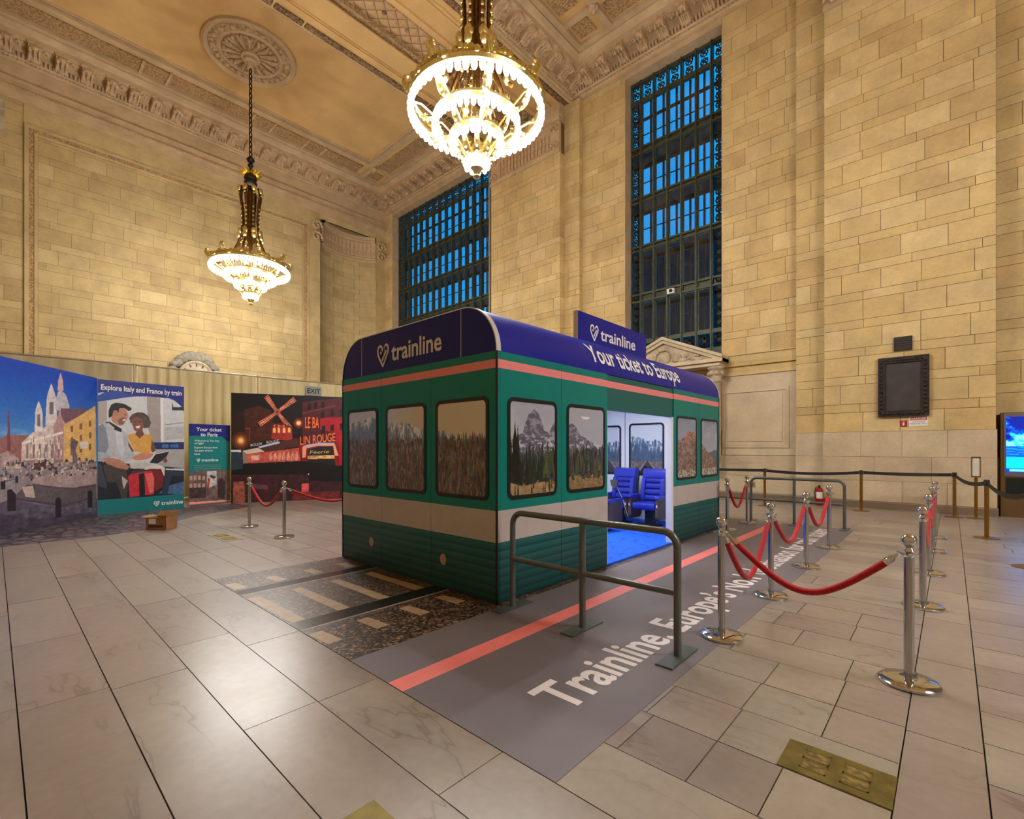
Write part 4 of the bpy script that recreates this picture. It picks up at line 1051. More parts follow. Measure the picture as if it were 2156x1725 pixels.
build('tray', MB().prism([(4.78, 1.0), (4.95, 0.98), (4.93, 0.88), (4.87, 0.80), (4.80, 0.85)], 8.24, 8.27, 'x'), 'rail_grey', tt)
# ------------------------------------------------------------------ printed floor vinyl
fm_ = thing('floor_mat', 'grey platform floor graphic with pink line, track print and slogan under the kiosk', 'floor mat', (6.6, 4.0, 0.001))
build('platform_print', MB().box(1.82, 11.42, 1.39, 3.33, 0.0006, 0.003), 'mat_grey', fm_)
build('ballast_print', MB().box(1.82, 11.42, 3.33, 6.62, 0.0006, 0.003), 'ballast_print', fm_)
build('pink_line', MB().box(1.82, 11.42, 2.65, 2.82, 0.003, 0.0036), 'mat_pink', fm_)
plain('rail_print', (22, 20, 20), 0.25); plain('rail_edge_print', (150, 132, 122), 0.4); plain('sleeper_print', (176, 150, 112), 0.4, var=0.08, vscale=8)
for q in ((4.20, 4.43), (5.68, 5.88)): build('rail_print', MB().box(1.83, 3.48, *q, 0.003, 0.0036), 'rail_print', fm_)
for q in ((4.17, 4.20), (5.64, 5.68)): build('rail_edge_print', MB().box(1.83, 3.48, *q, 0.003, 0.0038), 'rail_edge_print', fm_)
for x in (1.83, 2.28, 2.74, 3.20):
    for a, b in ((3.74, 4.06), (4.44, 5.50), (5.95, 6.25)):
        build('sleeper_print', MB().prism([(x, b), (x + 0.02, a), (x + 0.15, a), (x + 0.12, b)], 0.003, 0.0036, 'z'), 'sleeper_print', fm_)
lettering('lettering', 'Trainline. Europe\u2019s No.1 destination for train tickets', (2.36, 1.715, 0.003), (1, 0, 0), (0, 1, 0), 0.315, 'mat_white', fm_, width=8.75, bold=0.022, lift=0.0006)
# ================================================================== BARRIERS
def handrail(label, x):
    r = thing('handrail', label, 'handrail', (x, 2.4, 0.003), group='grey tube handrails')
    y0, y1, h, q = 1.54, 3.25, 0.955, 0.12; R_ = 0.029
    pts = [(x, y0, 0.01), (x, y0, h - q)] + [(x, y0 + q - q * math.cos(PI / 2 * i / 6), h - q + q * math.sin(PI / 2 * i / 6)) for i in range(1, 7)] + \
          [(x, y1 - q + q * math.sin(PI / 2 * i / 6), h - q + q * math.cos(PI / 2 * i / 6)) for i in range(0, 6)] + [(x, y1, h - q), (x, y1, 0.01)]
    build('hoop', MB().tube(pts, R_, 12), 'rail_grey', r, True)
    build('middle_post', MB().tube([(x, 2.41, 0.01), (x, 2.41, h)], R_, 12), 'rail_grey', r, True)
    build('middle_bar', MB().tube([(x, y0, 0.49), (x, y1, 0.49)], R_ * 0.9, 12), 'rail_grey', r, True)
    for y in (y0, 2.41, y1): build('foot_plate', MB().box(x - 0.24, x + 0.24, y - 0.065, y + 0.065, 0.004, 0.014), 'plate_grey', r)
handrail('grey tube handrail in front of the kiosk corner, before the slogan', 3.545)
handrail('grey tube handrail at the far end of the platform graphic', 11.33)
def post(label, x, y, z=0.0):
    s = thing('stanchion', label, 'stanchion', (x, y, z), group='chrome ball-top stanchions')
    B = lambda n, prof, m, k=28: build(n, MB().lathe(prof, k), m, s, True, False)
    B('base', [(0, 0.0), (0.166, 0.0), (0.170, 0.008), (0.170, 0.020), (0.155, 0.033), (0.05, 0.040), (0, 0.040)], 'chrome', 40)
    B('pole', [(0, 0.03), (0.029, 0.03), (0.029, 0.90), (0, 0.90)], 'brushed_steel')
    B('collar', [(0.029, 0.86), (0.050, 0.885), (0.052, 0.893), (0.030, 0.90), (0.020, 0.925), (0.028, 0.935), (0.018, 0.945), (0, 0.945)], 'chrome')
    build('ball', MB().sphere((0, 0, 0.975), 0.045, 18, 12), 'chrome', s, True, False)
    hk = MB()
    for a in range(4):
        t = a * PI / 2; hk.tube([(0.045 * math.cos(t + 0.3), 0.045 * math.sin(t + 0.3), 0.885), (0.064 * math.cos(t), 0.064 * math.sin(t), 0.888), (0.045 * math.cos(t - 0.3), 0.045 * math.sin(t - 0.3), 0.885)], 0.005, 5)
    tag(build('ring_hooks', hk, 'chrome', s, True, False), kind='stuff')
    return s
RY, MY = 0.21, 1.435
RX = (4.22, 6.35, 8.08, 9.84, 11.37); MX = (4.19, 5.70, 7.41, 9.07)
lab = ['chrome stanchion beside the carved brass floor plate, hooked to the longest rope', 'second chrome stanchion of the outer row, counted from the brass floor plate', 'third chrome stanchion of the outer row, counted from the brass floor plate', 'fourth chrome stanchion of the outer row, counted from the brass floor plate', 'last chrome stanchion of the outer row, toward the plaque wall']
for x, l in zip(RX, lab): post(l, x, RY)
lab = ['chrome stanchion on the edge of the floor graphic, beside the near handrail', 'second chrome stanchion along the edge of the floor graphic', 'third chrome stanchion along the edge of the floor graphic', 'fourth chrome stanchion along the floor graphic, before the fire extinguisher']
for x, l in zip(MX, lab): post(l, x, MY)
post('chrome stanchion at the far corner of the kiosk', 9.72, 3.22, 0.003); post('chrome stanchion beside the far handrail, roped to the kiosk corner one', 10.92, 3.21, 0.003)
post('chrome stanchion in front of the night street poster, farther from the kiosk', 3.53, 10.5); post('chrome stanchion in front of the night street poster, nearer the kiosk', 3.54, 8.81); post('chrome stanchion hidden behind the kiosk', 5.5, 8.82)
def rope(label, a, b, sag=0.30, r=0.0255):
    A, B_ = Vector((*a, 0.875)), Vector((*b, 0.875)); d = (B_ - A); L = d.length; d.normalize()
    s = thing('velvet_rope', label, 'rope', tuple(A), group='red velvet ropes')
    t0, t1 = 0.075 / L, 1 - 0.075 / L
    def P(t):
        p = A + d * (0.055 + (L - 0.11) * t); z = 0.875 - sag * 4 * t * (1 - t) * (1 - 0.12 * math.cos(2 * PI * t)); return (p.x, p.y, z)
    n = 24; pts = [P(t0 + (t1 - t0) * i / n) for i in range(n + 1)]
    build('velvet', MB().tube(pts, r, 10), 'velvet_red', s, True)
    for e in (0, 1):
        ts = [0.0, 0.3, 0.55, 1.0] if e == 0 else [1.0, 0.7, 0.45, 0.0]
        q = [P(t0 * u) if e == 0 else P(1 - t0 * (1 - u)) for u in ([0.0, 0.35, 0.5, 1.08] if e == 0 else [1.0, 0.65, 0.5, -0.08])]
        build('rope_end', MB().tube(q, [0.008, 0.011, 0.024, 0.027], 8), 'chrome', s, True)
rope('longest red velvet rope, slung across bare stone beside the floor graphic', (MX[0], MY), (RX[0], RY), 0.33)
for i, l in enumerate(('red velvet rope between the first and second stanchions beside the floor graphic', 'red velvet rope between the second and third stanchions beside the floor graphic', 'red velvet rope between the third and fourth stanchions beside the floor graphic')):
    rope(l, (MX[i], MY), (MX[i + 1], MY), (0.46, 0.36, 0.36)[i])
rope('red velvet rope at the far corner of the kiosk', (9.72, 3.22), (10.92, 3.21), 0.42)
for i, l in ((1, 'red velvet rope between the second and third stanchions of the outer row'), (2, 'red velvet rope between the third and fourth stanchions of the outer row'), (3, 'red velvet rope between the fourth and last stanchions of the outer row')):
    rope(l, (RX[i], RY), (RX[i + 1], RY), 0.34)
rope('red velvet rope in front of the night street poster, between two stanchions', (3.53, 10.5), (3.54, 8.81), 0.33)
rope('red velvet rope in front of the night street poster, running behind the kiosk', (3.54, 8.81), (5.5, 8.82), 0.26)
def belt_post(label, x, y, lean=0.0):
    s = thing('belt_post', label, 'belt post', (x, y, 0), group='brass belt-barrier posts')
    build('base', MB().lathe([(0, 0), (0.175, 0), (0.178, 0.008), (0.10, 0.02), (0.05, 0.028), (0, 0.028)], 28), 'brass_post', s, True, False)
    build('pole', MB().lathe([(0, 0.02), (0.033, 0.02), (0.033, 0.93), (0, 0.93)], 16), 'brass_post', s, True, False)
    build('belt_head', MB().lathe([(0, 0.93), (0.043, 0.93), (0.043, 1.02), (0.036, 1.04), (0, 1.04)], 16), 'black_belt', s, True, False)
BP = [(14.55, 6.4), (14.6, 3.83), (15.04, 1.69), (15.13, -0.06), (12.01, -0.47), (9.42, -0.78)]
lb = ['brass belt post hidden behind the kiosk', 'brass belt post behind the far handrail', 'brass belt post beside the fire extinguisher wall', 'brass belt post beside the small framed sign post', 'brass belt post in front of the glowing screen kiosk', 'brass belt post cut off at the edge of the picture']
for p, l in zip(BP, lb): belt_post(l, *p)
bl = ['black belt leading behind the kiosk', 'black belt behind the far handrail', 'black belt printed with small letters along the wall', 'short black belt turning toward the camera', 'sagging black belt before the screen kiosk']
for (a, b), l, sg_ in zip(zip(BP, BP[1:]), bl, (0.01, 0.06, 0.02, 0.10, 0.12)):
    n = 12; vs = []; e_ = 0.046 / (Vector(b) - Vector(a)).length
    for i in range(n + 1):
        t = e_ + (1 - 2 * e_) * i / n; x, y = a[0] + (b[0] - a[0]) * t, a[1] + (b[1] - a[1]) * t; z = 0.985 - sg_ * 4 * t * (1 - t); vs += [(x, y, z - 0.038), (x, y, z + 0.038)]
    d = Vector((b[1] - a[1], a[0] - b[0], 0)).normalized() * 0.002
    mb = MB(); mb.add([tuple(Vector(v) + d) for v in vs] + [tuple(Vector(v) - d) for v in vs], [(2 * i, 2 * i + 2, 2 * i + 3, 2 * i + 1) for i in range(n)] + [(2 * n + 2 + 2 * i, 2 * n + 4 + 2 * i, 2 * n + 5 + 2 * i, 2 * n + 3 + 2 * i) for i in range(n)])
    bo = thing('barrier_belt', l, 'belt', (a[0], a[1], 0.96), group='black barrier belts'); build('webbing', mb, 'black_belt', bo)
    if 'printed' in l:
        mb = MB()
        for i in range(26):
            y = a[1] + (b[1] - a[1]) * (0.32 + 0.02 * i); x = a[0] + (b[0] - a[0]) * (0.32 + 0.02 * i) - 0.006
            mb.box(x - 0.001, x, y - 0.012, y + 0.012, 0.955 + 0.004, 0.975)
        build('belt_lettering', mb, 'belt_lettering', bo)
sp = thing('sign_post', 'brass post holding a small upright empty sign frame by the wall', 'sign post', (15.18, -0.42, 0))
build('base', MB().lathe([(0, 0), (0.175, 0), (0.178, 0.008), (0.05, 0.028), (0, 0.028)], 28), 'brass_post', sp, True, False)
build('pole', MB().lathe([(0, 0.02), (0.03, 0.02), (0.03, 0.94), (0, 0.94)], 14), 'brass_post', sp, True, False)
mb = MB()
for q in ((-0.08, -0.062, 0.96, 1.40), (0.062, 0.08, 0.96, 1.40), (-0.08, 0.08, 0.94, 0.97), (-0.08, 0.08, 1.38, 1.41)): mb.box(-0.015, 0.015, *q)
build('frame', mb, 'brass_post', sp, world=False); build('sheet', MB().box(-0.004, 0.004, -0.062, 0.062, 0.97, 1.38), 'frame_white', sp, world=False)
# ================================================================== THINGS ON AND BY THE WALL
pq = thing('bronze_plaque', 'large dark bronze plaque in a carved frame on the stone pier', 'plaque', (XP, 0.91, 3.2))
y0, y1, z0, z1 = 0.395, 1.42, 2.43, 3.965
mb = MB()
for q in ((y0, y1, z0, z0 + 0.15), (y0, y1, z1 - 0.15, z1), (y0, y0 + 0.15, z0 + 0.15, z1 - 0.15), (y1 - 0.15, y1, z0 + 0.15, z1 - 0.15)): mb.box(XP - 0.09, XP, *q)
build('frame', mb, 'plaque_bronze', pq)
mb = MB()
for i in range(9):
    y = y0 + 0.12 + (y1 - y0 - 0.24) * i / 8
    for z in (z0 + 0.075, z1 - 0.075): mb.sphere((XP - 0.09, y, z), 0.045, 7, 5, (0.7, 1, 1))
for i in range(13):
    z = z0 + 0.12 + (z1 - z0 - 0.24) * i / 12
    for y in (y0 + 0.075, y1 - 0.075): mb.sphere((XP - 0.09, y, z), 0.045, 7, 5, (0.7, 1, 1))
build('frame_beads', mb, 'plaque_bronze', pq, True)
build('face', MB().box(XP - 0.05, XP, y0 + 0.15, y1 - 0.15, z0 + 0.15, z1 - 0.15), 'plaque_face', pq)
vp = thing('wall_vent', 'small dark square grille above the bronze plaque', 'vent', (XP, 0.91, 4.3))
build('plate', MB().box(XP - 0.05, XP, 0.725, 1.095, 4.13, 4.48), 'plaque_bronze', vp)
mb = MB()
for i in range(6): mb.box(XP - 0.06, XP - 0.05, 0.75, 1.07, 4.16 + i * 0.053, 4.18 + i * 0.053)
build('slats', mb, 'plaque_face', vp)
dg = thing('danger_sign', 'white danger notice with a red heading under the plaque', 'sign', (XP, 0.606, 2.29))
build('board', MB().box(XP - 0.012, XP, 0.423, 0.79, 2.166, 2.412), 'label_white', dg)
build('heading', MB().box(XP - 0.014, XP - 0.012, 0.44, 0.775, 2.315, 2.40), 'sign_red', dg)
lettering('lettering', 'DANGER', (XP - 0.014, 0.607, 2.333), (0, -1, 0), (0, 0, 1), 0.052, 'label_white', dg, bold=0.01, center=True)
lettering('lettering', 'AUTHORIZED', (XP - 0.012, 0.607, 2.262), (0, -1, 0), (0, 0, 1), 0.026, 'exit_letter', dg, center=True)
lettering('lettering', 'PERSONNEL ONLY', (XP - 0.012, 0.607, 2.215), (0, -1, 0), (0, 0, 1), 0.026, 'exit_letter', dg, center=True)
fs = thing('fire_sign', 'small red fire extinguisher sign left of the danger notice', 'sign', (XP, 0.90, 2.24))
build('board', MB().box(XP - 0.02, XP, 0.828, 0.97, 2.166, 2.318), 'sign_red', fs)
build('pictogram', MB().box(XP - 0.022, XP - 0.02, 0.88, 0.918, 2.19, 2.26).box(XP - 0.022, XP - 0.02, 0.872, 0.915, 2.27, 2.29), 'label_white', fs)
fe = thing('fire_extinguisher', 'red fire extinguisher standing at the foot of the pier', 'extinguisher', (15.72, 2.72, 0))
build('cylinder', MB().lathe([(0, 0.0), (0.085, 0.0), (0.09, 0.02), (0.09, 0.42), (0.075, 0.47), (0.035, 0.50), (0, 0.50)], 18), 'extinguisher_red', fe, True, False)
build('valve', MB().lathe([(0, 0.49), (0.03, 0.49), (0.03, 0.55), (0, 0.56)], 10).box(-0.05, 0.06, -0.012, 0.012, 0.54, 0.57), 'seat_black', fe, False, False)
build('hose', MB().tube([(-0.03, 0.02, 0.53), (-0.07, 0.08, 0.50), (-0.07, 0.10, 0.35), (-0.05, 0.095, 0.18)], 0.012, 6), 'seat_black', fe, True, False)
build('label', MB().lathe([(0.092, 0.20), (0.092, 0.38)], 8, (0, 0, 0), PI * 0.75, PI * 1.35), 'label_white', fe, True, False)
ol = thing('wall_outlet', 'small brass power outlet low on the wall near the kiosk', 'outlet', (XB - 0.03, 4.67, 0.45))
build('plate', MB().box(XB - 0.045, XB - 0.03, 4.57, 4.78, 0.36, 0.54), 'outlet', ol); build('socket', MB().box(XB - 0.05, XB - 0.045, 4.63, 4.72, 0.41, 0.49), 'exit_letter', ol)
# screen kiosk
kk = thing('screen_kiosk', 'digital advertising kiosk with a glowing blue screen, cut by the picture edge', 'screen', (16.1, -1.45, 0))
ky0, ky1 = -2.2, -0.86
build('cabinet', MB().box(16.05, 16.36, ky0, ky1, 0, 2.44), 'kiosk', kk)
build('bezel', MB().box(16.03, 16.05, ky0 + 0.04, ky1 - 0.05, 0.95, 2.42), 'kiosk_bezel', kk)
build('dark_panel', MB().box(16.03, 16.05, ky0 + 0.04, ky1 - 0.09, 0.50, 0.92), 'kiosk_dark', kk)
# floor brass
def floor_plate(label, x0, x1, y0, y1, pads):
    p = thing('floor_plate', label, 'floor plate', ((x0 + x1) / 2, (y0 + y1) / 2, 0), group='brass floor plates')
    build('plate', MB().box(x0, x1, y0, y1, 0.0, 0.004), 'brass_plate', p)
    for a in pads: build('relief', MB().box(*a, 0.004, 0.0046), 'brass_relief', p)
    mb = MB()
    for a in pads:
        for q in ((a[0], a[1], a[2], a[2] + 0.008), (a[0], a[1], a[3] - 0.008, a[3]), (a[0], a[0] + 0.008, a[2], a[3]), (a[1] - 0.008, a[1], a[2], a[3])): mb.box(*q, 0.004, 0.0055)
    if pads: build('relief_border', mb, 'brass_plate', p)
floor_plate('brass floor plate with two carved squares beside the roped stanchion', 2.685, 2.97, 0.19, 0.65, [(2.74, 2.825, 0.28, 0.395), (2.835, 2.92, 0.28, 0.395), (2.74, 2.825, 0.45, 0.565), (2.835, 2.92, 0.45, 0.565)])
floor_plate('small brass floor plate between the cardboard box and two stanchions', 2.68, 2.98, 9.15, 10.1, [(2.72, 2.82, 9.25, 9.55), (2.84, 2.94, 9.25, 9.55), (2.72, 2.82, 9.68, 9.98), (2.84, 2.94, 9.68, 9.98)])
floor_plate('brass floor plate cut off by the bottom of the picture', 0.72, 1.172, 1.35, 1.93, [(0.80, 1.08, 1.45, 1.8)])
# outlines of the printed pictures in fractions of each sheet: (points, ink, grain)
INK = {
 'rome': [
  ([(0.313,0.548),(0.341,0.564),(0.472,0.564),(0.472,0.393),(0.3,0.4),(0.3,0.541)],(150,100,98),0.15),
  ([(0.345,0.7),(0.353,0.701),(0.36,0.474),(0.339,0.474)],(118,72,84),0),
  ([(0.423,0.395),(0.426,0.523),(0.483,0.575),(0.519,0.595),(0.559,0.611),(0.584,0.624),(0.636,0.666),(0.708,0.718),(0.718,0.384)],(214,196,186),0.18),
  ([(0.507,0.587),(0.51,0.701),(0.516,0.735),(0.533,0.777),(0.551,0.738),(0.559,0.704),(0.559,0.589)],(222,212,208),0.1),
  ([(0.523,0.695),(0.543,0.696),(0.543,0.622),(0.523,0.621)],(120,110,120),0),
  ([(0.578,0.631),(0.588,0.791),(0.596,0.834),(0.621,0.899),(0.645,0.841),(0.659,0.8),(0.661,0.636)],(214,204,202),0.1),
  ([(0.608,0.778),(0.636,0.782),(0.636,0.704),(0.608,0.702)],(110,104,118),0),
  ([(0.649,0.729),(0.652,0.799),(0.67,0.852),(0.69,0.867),(0.729,0.841),(0.756,0.775),(0.758,0.739)],(186,182,190),0.1),
  ([(0.666,0.86),(0.672,0.927),(0.688,0.979),(0.705,0.933),(0.712,0.866)],(205,170,165),0),
  ([(0.636,0.627),(0.685,0.736),(0.835,0.742),(0.825,0.687),(0.718,0.631),(0.718,0.384),(0.636,0.387)],(186,146,146),0.12),
  ([(0.69,0.747),(0.887,0.766),(0.92,0.75),(0.723,0.652),(0.69,0.701)],(120,84,96),0),
  ([(0.713,0.635),(0.981,0.795),(0.986,0.391),(0.713,0.392)],(226,182,112),0.08),
  ([(0.766,0.634),(0.787,0.64),(0.787,0.598),(0.766,0.595)],(150,104,70),0),
  ([(0.766,0.557),(0.787,0.562),(0.787,0.52),(0.766,0.518)],(150,104,70),0),
  ([(0.766,0.479),(0.787,0.484),(0.787,0.442),(0.766,0.44)],(150,104,70),0),
  ([(0.84,0.656),(0.863,0.663),(0.863,0.62),(0.84,0.616)],(150,104,70),0),
  ([(0.84,0.577),(0.863,0.583),(0.863,0.54),(0.84,0.537)],(150,104,70),0),
  ([(0.84,0.498),(0.863,0.503),(0.863,0.46),(0.84,0.457)],(150,104,70),0),
  ([(0.92,0.68),(0.944,0.687),(0.944,0.643),(0.92,0.639)],(150,104,70),0),
  ([(0.92,0.598),(0.944,0.605),(0.944,0.56),(0.92,0.557)],(150,104,70),0),
  ([(0.92,0.517),(0.944,0.522),(0.944,0.478),(0.92,0.475)],(150,104,70),0),
  ([(0.846,0.529),(0.909,0.539),(0.909,0.488),(0.846,0.483)],(220,214,210),0),
  ([(0.452,0.509),(0.466,0.513),(0.466,0.43),(0.452,0.426)],(150,128,124),0),
  ([(0.493,0.509),(0.507,0.513),(0.507,0.429),(0.493,0.425)],(150,128,124),0),
  ([(0.534,0.51),(0.549,0.514),(0.549,0.428),(0.534,0.424)],(150,128,124),0),
  ([(0.577,0.51),(0.592,0.514),(0.592,0.427),(0.577,0.423)],(150,128,124),0),
  ([(0.621,0.511),(0.637,0.515),(0.637,0.426),(0.621,0.422)],(150,128,124),0),
  ([(0.667,0.511),(0.684,0.515),(0.684,0.424),(0.667,0.421)],(150,128,124),0),
  ([(0.426,0.523),(0.708,0.599),(0.708,0.583),(0.426,0.509)],(236,226,220),0),
  ([(0.426,0.417),(0.708,0.412),(0.708,0.392),(0.426,0.399)],(150,120,116),0),
  ([(0.3,0.4),(0.986,0.395),(0.986,-0.023),(0.3,0.004)],(148,136,144),0.12),
  ([(0.3,0.454),(0.341,0.474),(0.404,0.431),(0.419,0.374),(0.3,0.373)],(186,160,160),0.3),
  ([(0.495,0.4),(0.584,0.404),(0.584,0.359),(0.495,0.356)],(96,62,64),0.2),
  ([(0.601,0.396),(0.627,0.41),(0.636,0.364),(0.601,0.35)],(60,50,54),0.2),
  ([(0.761,0.512),(0.79,0.553),(0.83,0.533),(0.807,0.471),(0.83,0.404),(0.835,0.329),(0.756,0.334),(0.785,0.414)],(110,96,104),0.25),
  ([(0.708,0.328),(0.756,0.39),(0.846,0.395),(0.931,0.375),(0.986,0.329),(0.986,0.294),(0.708,0.304)],(132,116,122),0.3),
  ([(0.491,0.301),(0.601,0.323),(0.785,0.348),(0.986,0.311),(0.986,0.215),(0.785,0.205),(0.645,0.227),(0.495,0.265)],(176,156,156),0.15),
  ([(0.491,0.276),(0.645,0.243),(0.785,0.221),(0.986,0.23),(0.986,0.21),(0.785,0.202),(0.645,0.225),(0.495,0.261)],(96,84,92),0),
  ([(0.361,0.198),(0.46,0.275),(0.645,0.223),(0.785,0.202),(0.986,0.209),(0.986,0.109),(0.732,0.09),(0.479,0.164)],(100,92,98),0.12),
  ([(0.426,0.26),(0.495,0.261),(0.511,0.186),(0.449,0.201)],(196,178,166),0.1),
  ([(0.3,0.185),(0.368,0.197),(0.479,0.161),(0.732,0.088),(0.986,0.109),(0.986,-0.006),(0.3,0.017)],(96,88,106),0.2),
  ([(0.3,0.125),(0.535,0.056),(0.986,0.03),(0.986,-0.041),(0.3,0.004)],(74,68,88),0.25),
  ([(0.339,0.252),(0.365,0.256),(0.39,0.222),(0.391,0.127),(0.342,0.132)],(46,38,50),0.1),
  ([(0.649,0.161),(0.67,0.174),(0.692,0.155),(0.692,0.037),(0.649,0.044)],(46,38,50),0.1),
  ([(0.909,0.179),(0.931,0.19),(0.955,0.174),(0.955,0.061),(0.909,0.068)],(46,38,50),0.1),
  ([(0.303,0.316),(0.317,0.326),(0.331,0.314),(0.331,0.256),(0.303,0.259)],(46,38,50),0.1),
  ([(0.388,0.33),(0.403,0.329),(0.403,0.287),(0.388,0.288)],(46,38,50),0.1),
  ([(0.479,0.331),(0.493,0.33),(0.493,0.294),(0.479,0.295)],(46,38,50),0.1),
  ([(0.39,0.201),(0.649,0.133),(0.649,0.122),(0.39,0.19)],(80,72,84),0),
  ([(0.692,0.114),(0.909,0.136),(0.909,0.124),(0.692,0.102)],(80,72,84),0),
  ([(0.327,0.304),(0.39,0.313),(0.39,0.309),(0.327,0.298)],(80,72,84),0),
 ],
 'couple': [
  ([(-0.022,1.027),(1.035,1.101),(1.035,-0.089),(-0.022,-0.019)],(208,210,214),0.03),
  ([(-0.022,0.833),(0.01,0.828),(0.01,0.653),(-0.022,0.652)],(170,160,156),0),
  ([(0.01,0.828),(0.096,0.845),(0.096,0.681),(0.01,0.666)],(176,168,164),0),
  ([(0.539,0.9),(0.703,0.897),(0.71,0.527),(0.596,0.526),(0.544,0.678)],(164,154,152),0.05),
  ([(0.714,0.891),(1.012,0.835),(1.012,0.539),(0.714,0.537)],(206,208,212),0.05),
  ([(0.699,0.897),(0.733,0.895),(0.736,0.541),(0.707,0.541)],(232,232,234),0),
  ([(0.755,0.662),(1.006,0.671),(1.006,0.572),(0.755,0.555)],(182,184,188),0.1),
  ([(0.755,0.683),(0.989,0.707),(0.989,0.699),(0.755,0.675)],(150,150,156),0),
  ([(0.845,0.865),(0.863,0.826),(1.0,0.831),(1.0,0.804),(0.845,0.799)],(34,40,60),0),
  ([(0.611,0.537),(1.023,0.543),(1.023,0.482),(0.638,0.483)],(14,42,104),0),
  ([(0.723,0.523),(0.799,0.523),(0.799,0.495),(0.723,0.495)],(70,110,170),0),
  ([(0.821,0.52),(0.921,0.527),(0.932,0.495),(0.821,0.498)],(60,100,165),0),
  ([(0.638,0.483),(1.023,0.482),(1.023,0.319),(0.659,0.337)],(172,170,172),0.06),
  ([(-0.022,0.398),(0.161,0.385),(1.035,0.322),(1.035,0.102),(-0.022,0.107)],(24,28,44),0.12),
  ([(0.68,0.132),(0.799,0.187),(1.035,0.223),(1.035,0.102)],(72,108,152),0.2),
  ([(0.766,0.327),(1.023,0.322),(1.023,0.304),(0.766,0.317)],(210,214,220),0),
  ([(0.766,0.31),(1.023,0.3),(1.023,0.26),(0.843,0.268),(0.788,0.12),(0.712,0.123),(0.766,0.256)],(44,54,76),0),
  ([(-0.022,0.388),(0.032,0.374),(0.096,0.216),(0.087,0.19),(-0.022,0.226)],(58,66,84),0),
  ([(0.161,0.564),(0.208,0.671),(0.284,0.646),(0.323,0.565),(0.333,0.43),(0.198,0.471)],(214,218,222),0),
  ([(-0.022,0.64),(0.05,0.677),(0.096,0.701),(0.189,0.65),(0.256,0.635),(0.318,0.599),(0.338,0.511),(0.402,0.44),(0.382,0.403),(0.333,0.4),(0.284,0.38),(0.161,0.428),(0.05,0.406),(-0.022,0.407)],(184,190,200),0.07),
  ([(-0.022,0.64),(0.05,0.674),(0.087,0.635),(0.114,0.504),(0.077,0.445),(-0.022,0.459)],(134,140,156),0.08),
  ([(0.184,0.624),(0.256,0.625),(0.284,0.471),(0.256,0.411),(0.198,0.511)],(206,210,216),0.05),
  ([(-0.022,0.472),(0.077,0.455),(0.147,0.428),(0.059,0.387),(-0.022,0.414)],(170,178,190),0.07),
  ([(0.077,0.684),(0.128,0.687),(0.256,0.637),(0.248,0.611),(0.195,0.624),(0.114,0.647)],(34,34,40),0),
  ([(0.087,0.678),(0.114,0.678),(0.175,0.643),(0.165,0.633),(0.105,0.652)],(196,196,200),0),
  ([(0.133,0.735),(0.161,0.782),(0.219,0.794),(0.289,0.8),(0.325,0.748),(0.309,0.71),(0.273,0.672),(0.241,0.658),(0.198,0.67),(0.151,0.689)],(196,136,112),0.06),
  ([(0.256,0.725),(0.306,0.723),(0.273,0.669),(0.227,0.671),(0.208,0.697)],(132,88,76),0.06),
  ([(0.265,0.709),(0.299,0.716),(0.286,0.698),(0.267,0.697)],(236,226,220),0),
  ([(0.28,0.749),(0.309,0.747),(0.304,0.742),(0.28,0.744)],(40,26,24),0),
  ([(0.315,0.751),(0.333,0.729),(0.312,0.726)],(206,148,124),0),
  ([(0.112,0.721),(0.114,0.775),(0.14,0.817),(0.191,0.834),(0.284,0.828),(0.364,0.799),(0.357,0.781),(0.325,0.775),(0.284,0.797),(0.229,0.795),(0.215,0.756),(0.195,0.777),(0.165,0.772),(0.153,0.735),(0.123,0.716)],(22,20,24),0.1),
  ([(0.161,0.769),(0.187,0.778),(0.198,0.743),(0.175,0.729)],(186,124,102),0),
  ([(0.335,0.721),(0.37,0.752),(0.432,0.771),(0.505,0.768),(0.558,0.741),(0.589,0.69),(0.566,0.654),(0.523,0.647),(0.493,0.65),(0.482,0.718),(0.422,0.73),(0.377,0.702),(0.358,0.674)],(82,66,62),0.3),
  ([(0.364,0.707),(0.42,0.736),(0.484,0.718),(0.505,0.671),(0.484,0.629),(0.434,0.613),(0.392,0.631),(0.37,0.671)],(132,82,66),0.05),
  ([(0.404,0.658),(0.464,0.668),(0.448,0.646),(0.418,0.644)],(242,236,232),0),
  ([(0.392,0.694),(0.417,0.699),(0.417,0.693),(0.392,0.688)],(30,20,20),0),
  ([(0.444,0.699),(0.472,0.701),(0.472,0.695),(0.444,0.694)],(30,20,20),0),
  ([(0.414,0.617),(0.488,0.63),(0.509,0.595),(0.452,0.565),(0.402,0.599)],(118,72,58),0),
  ([(0.315,0.591),(0.392,0.607),(0.452,0.567),(0.515,0.603),(0.598,0.596),(0.633,0.47),(0.513,0.446),(0.422,0.467),(0.402,0.463),(0.353,0.522)],(220,166,78),0.08),
  ([(0.325,0.545),(0.392,0.467),(0.367,0.463),(0.325,0.511)],(120,74,60),0),
  ([(0.596,0.568),(0.642,0.47),(0.608,0.455),(0.585,0.477)],(112,68,56),0),
  ([(0.358,0.42),(0.472,0.455),(0.554,0.458),(0.621,0.444),(0.575,0.411),(0.472,0.398),(0.402,0.399)],(208,140,120),0.1),
  ([(0.57,0.376),(0.648,0.449),(0.812,0.471),(0.766,0.409),(0.659,0.368)],(26,30,42),0),
  ([(0.648,0.449),(0.812,0.471),(0.807,0.465),(0.65,0.443)],(210,212,216),0),
  ([(0.723,0.399),(0.766,0.427),(0.79,0.384),(0.755,0.37)],(120,76,62),0),
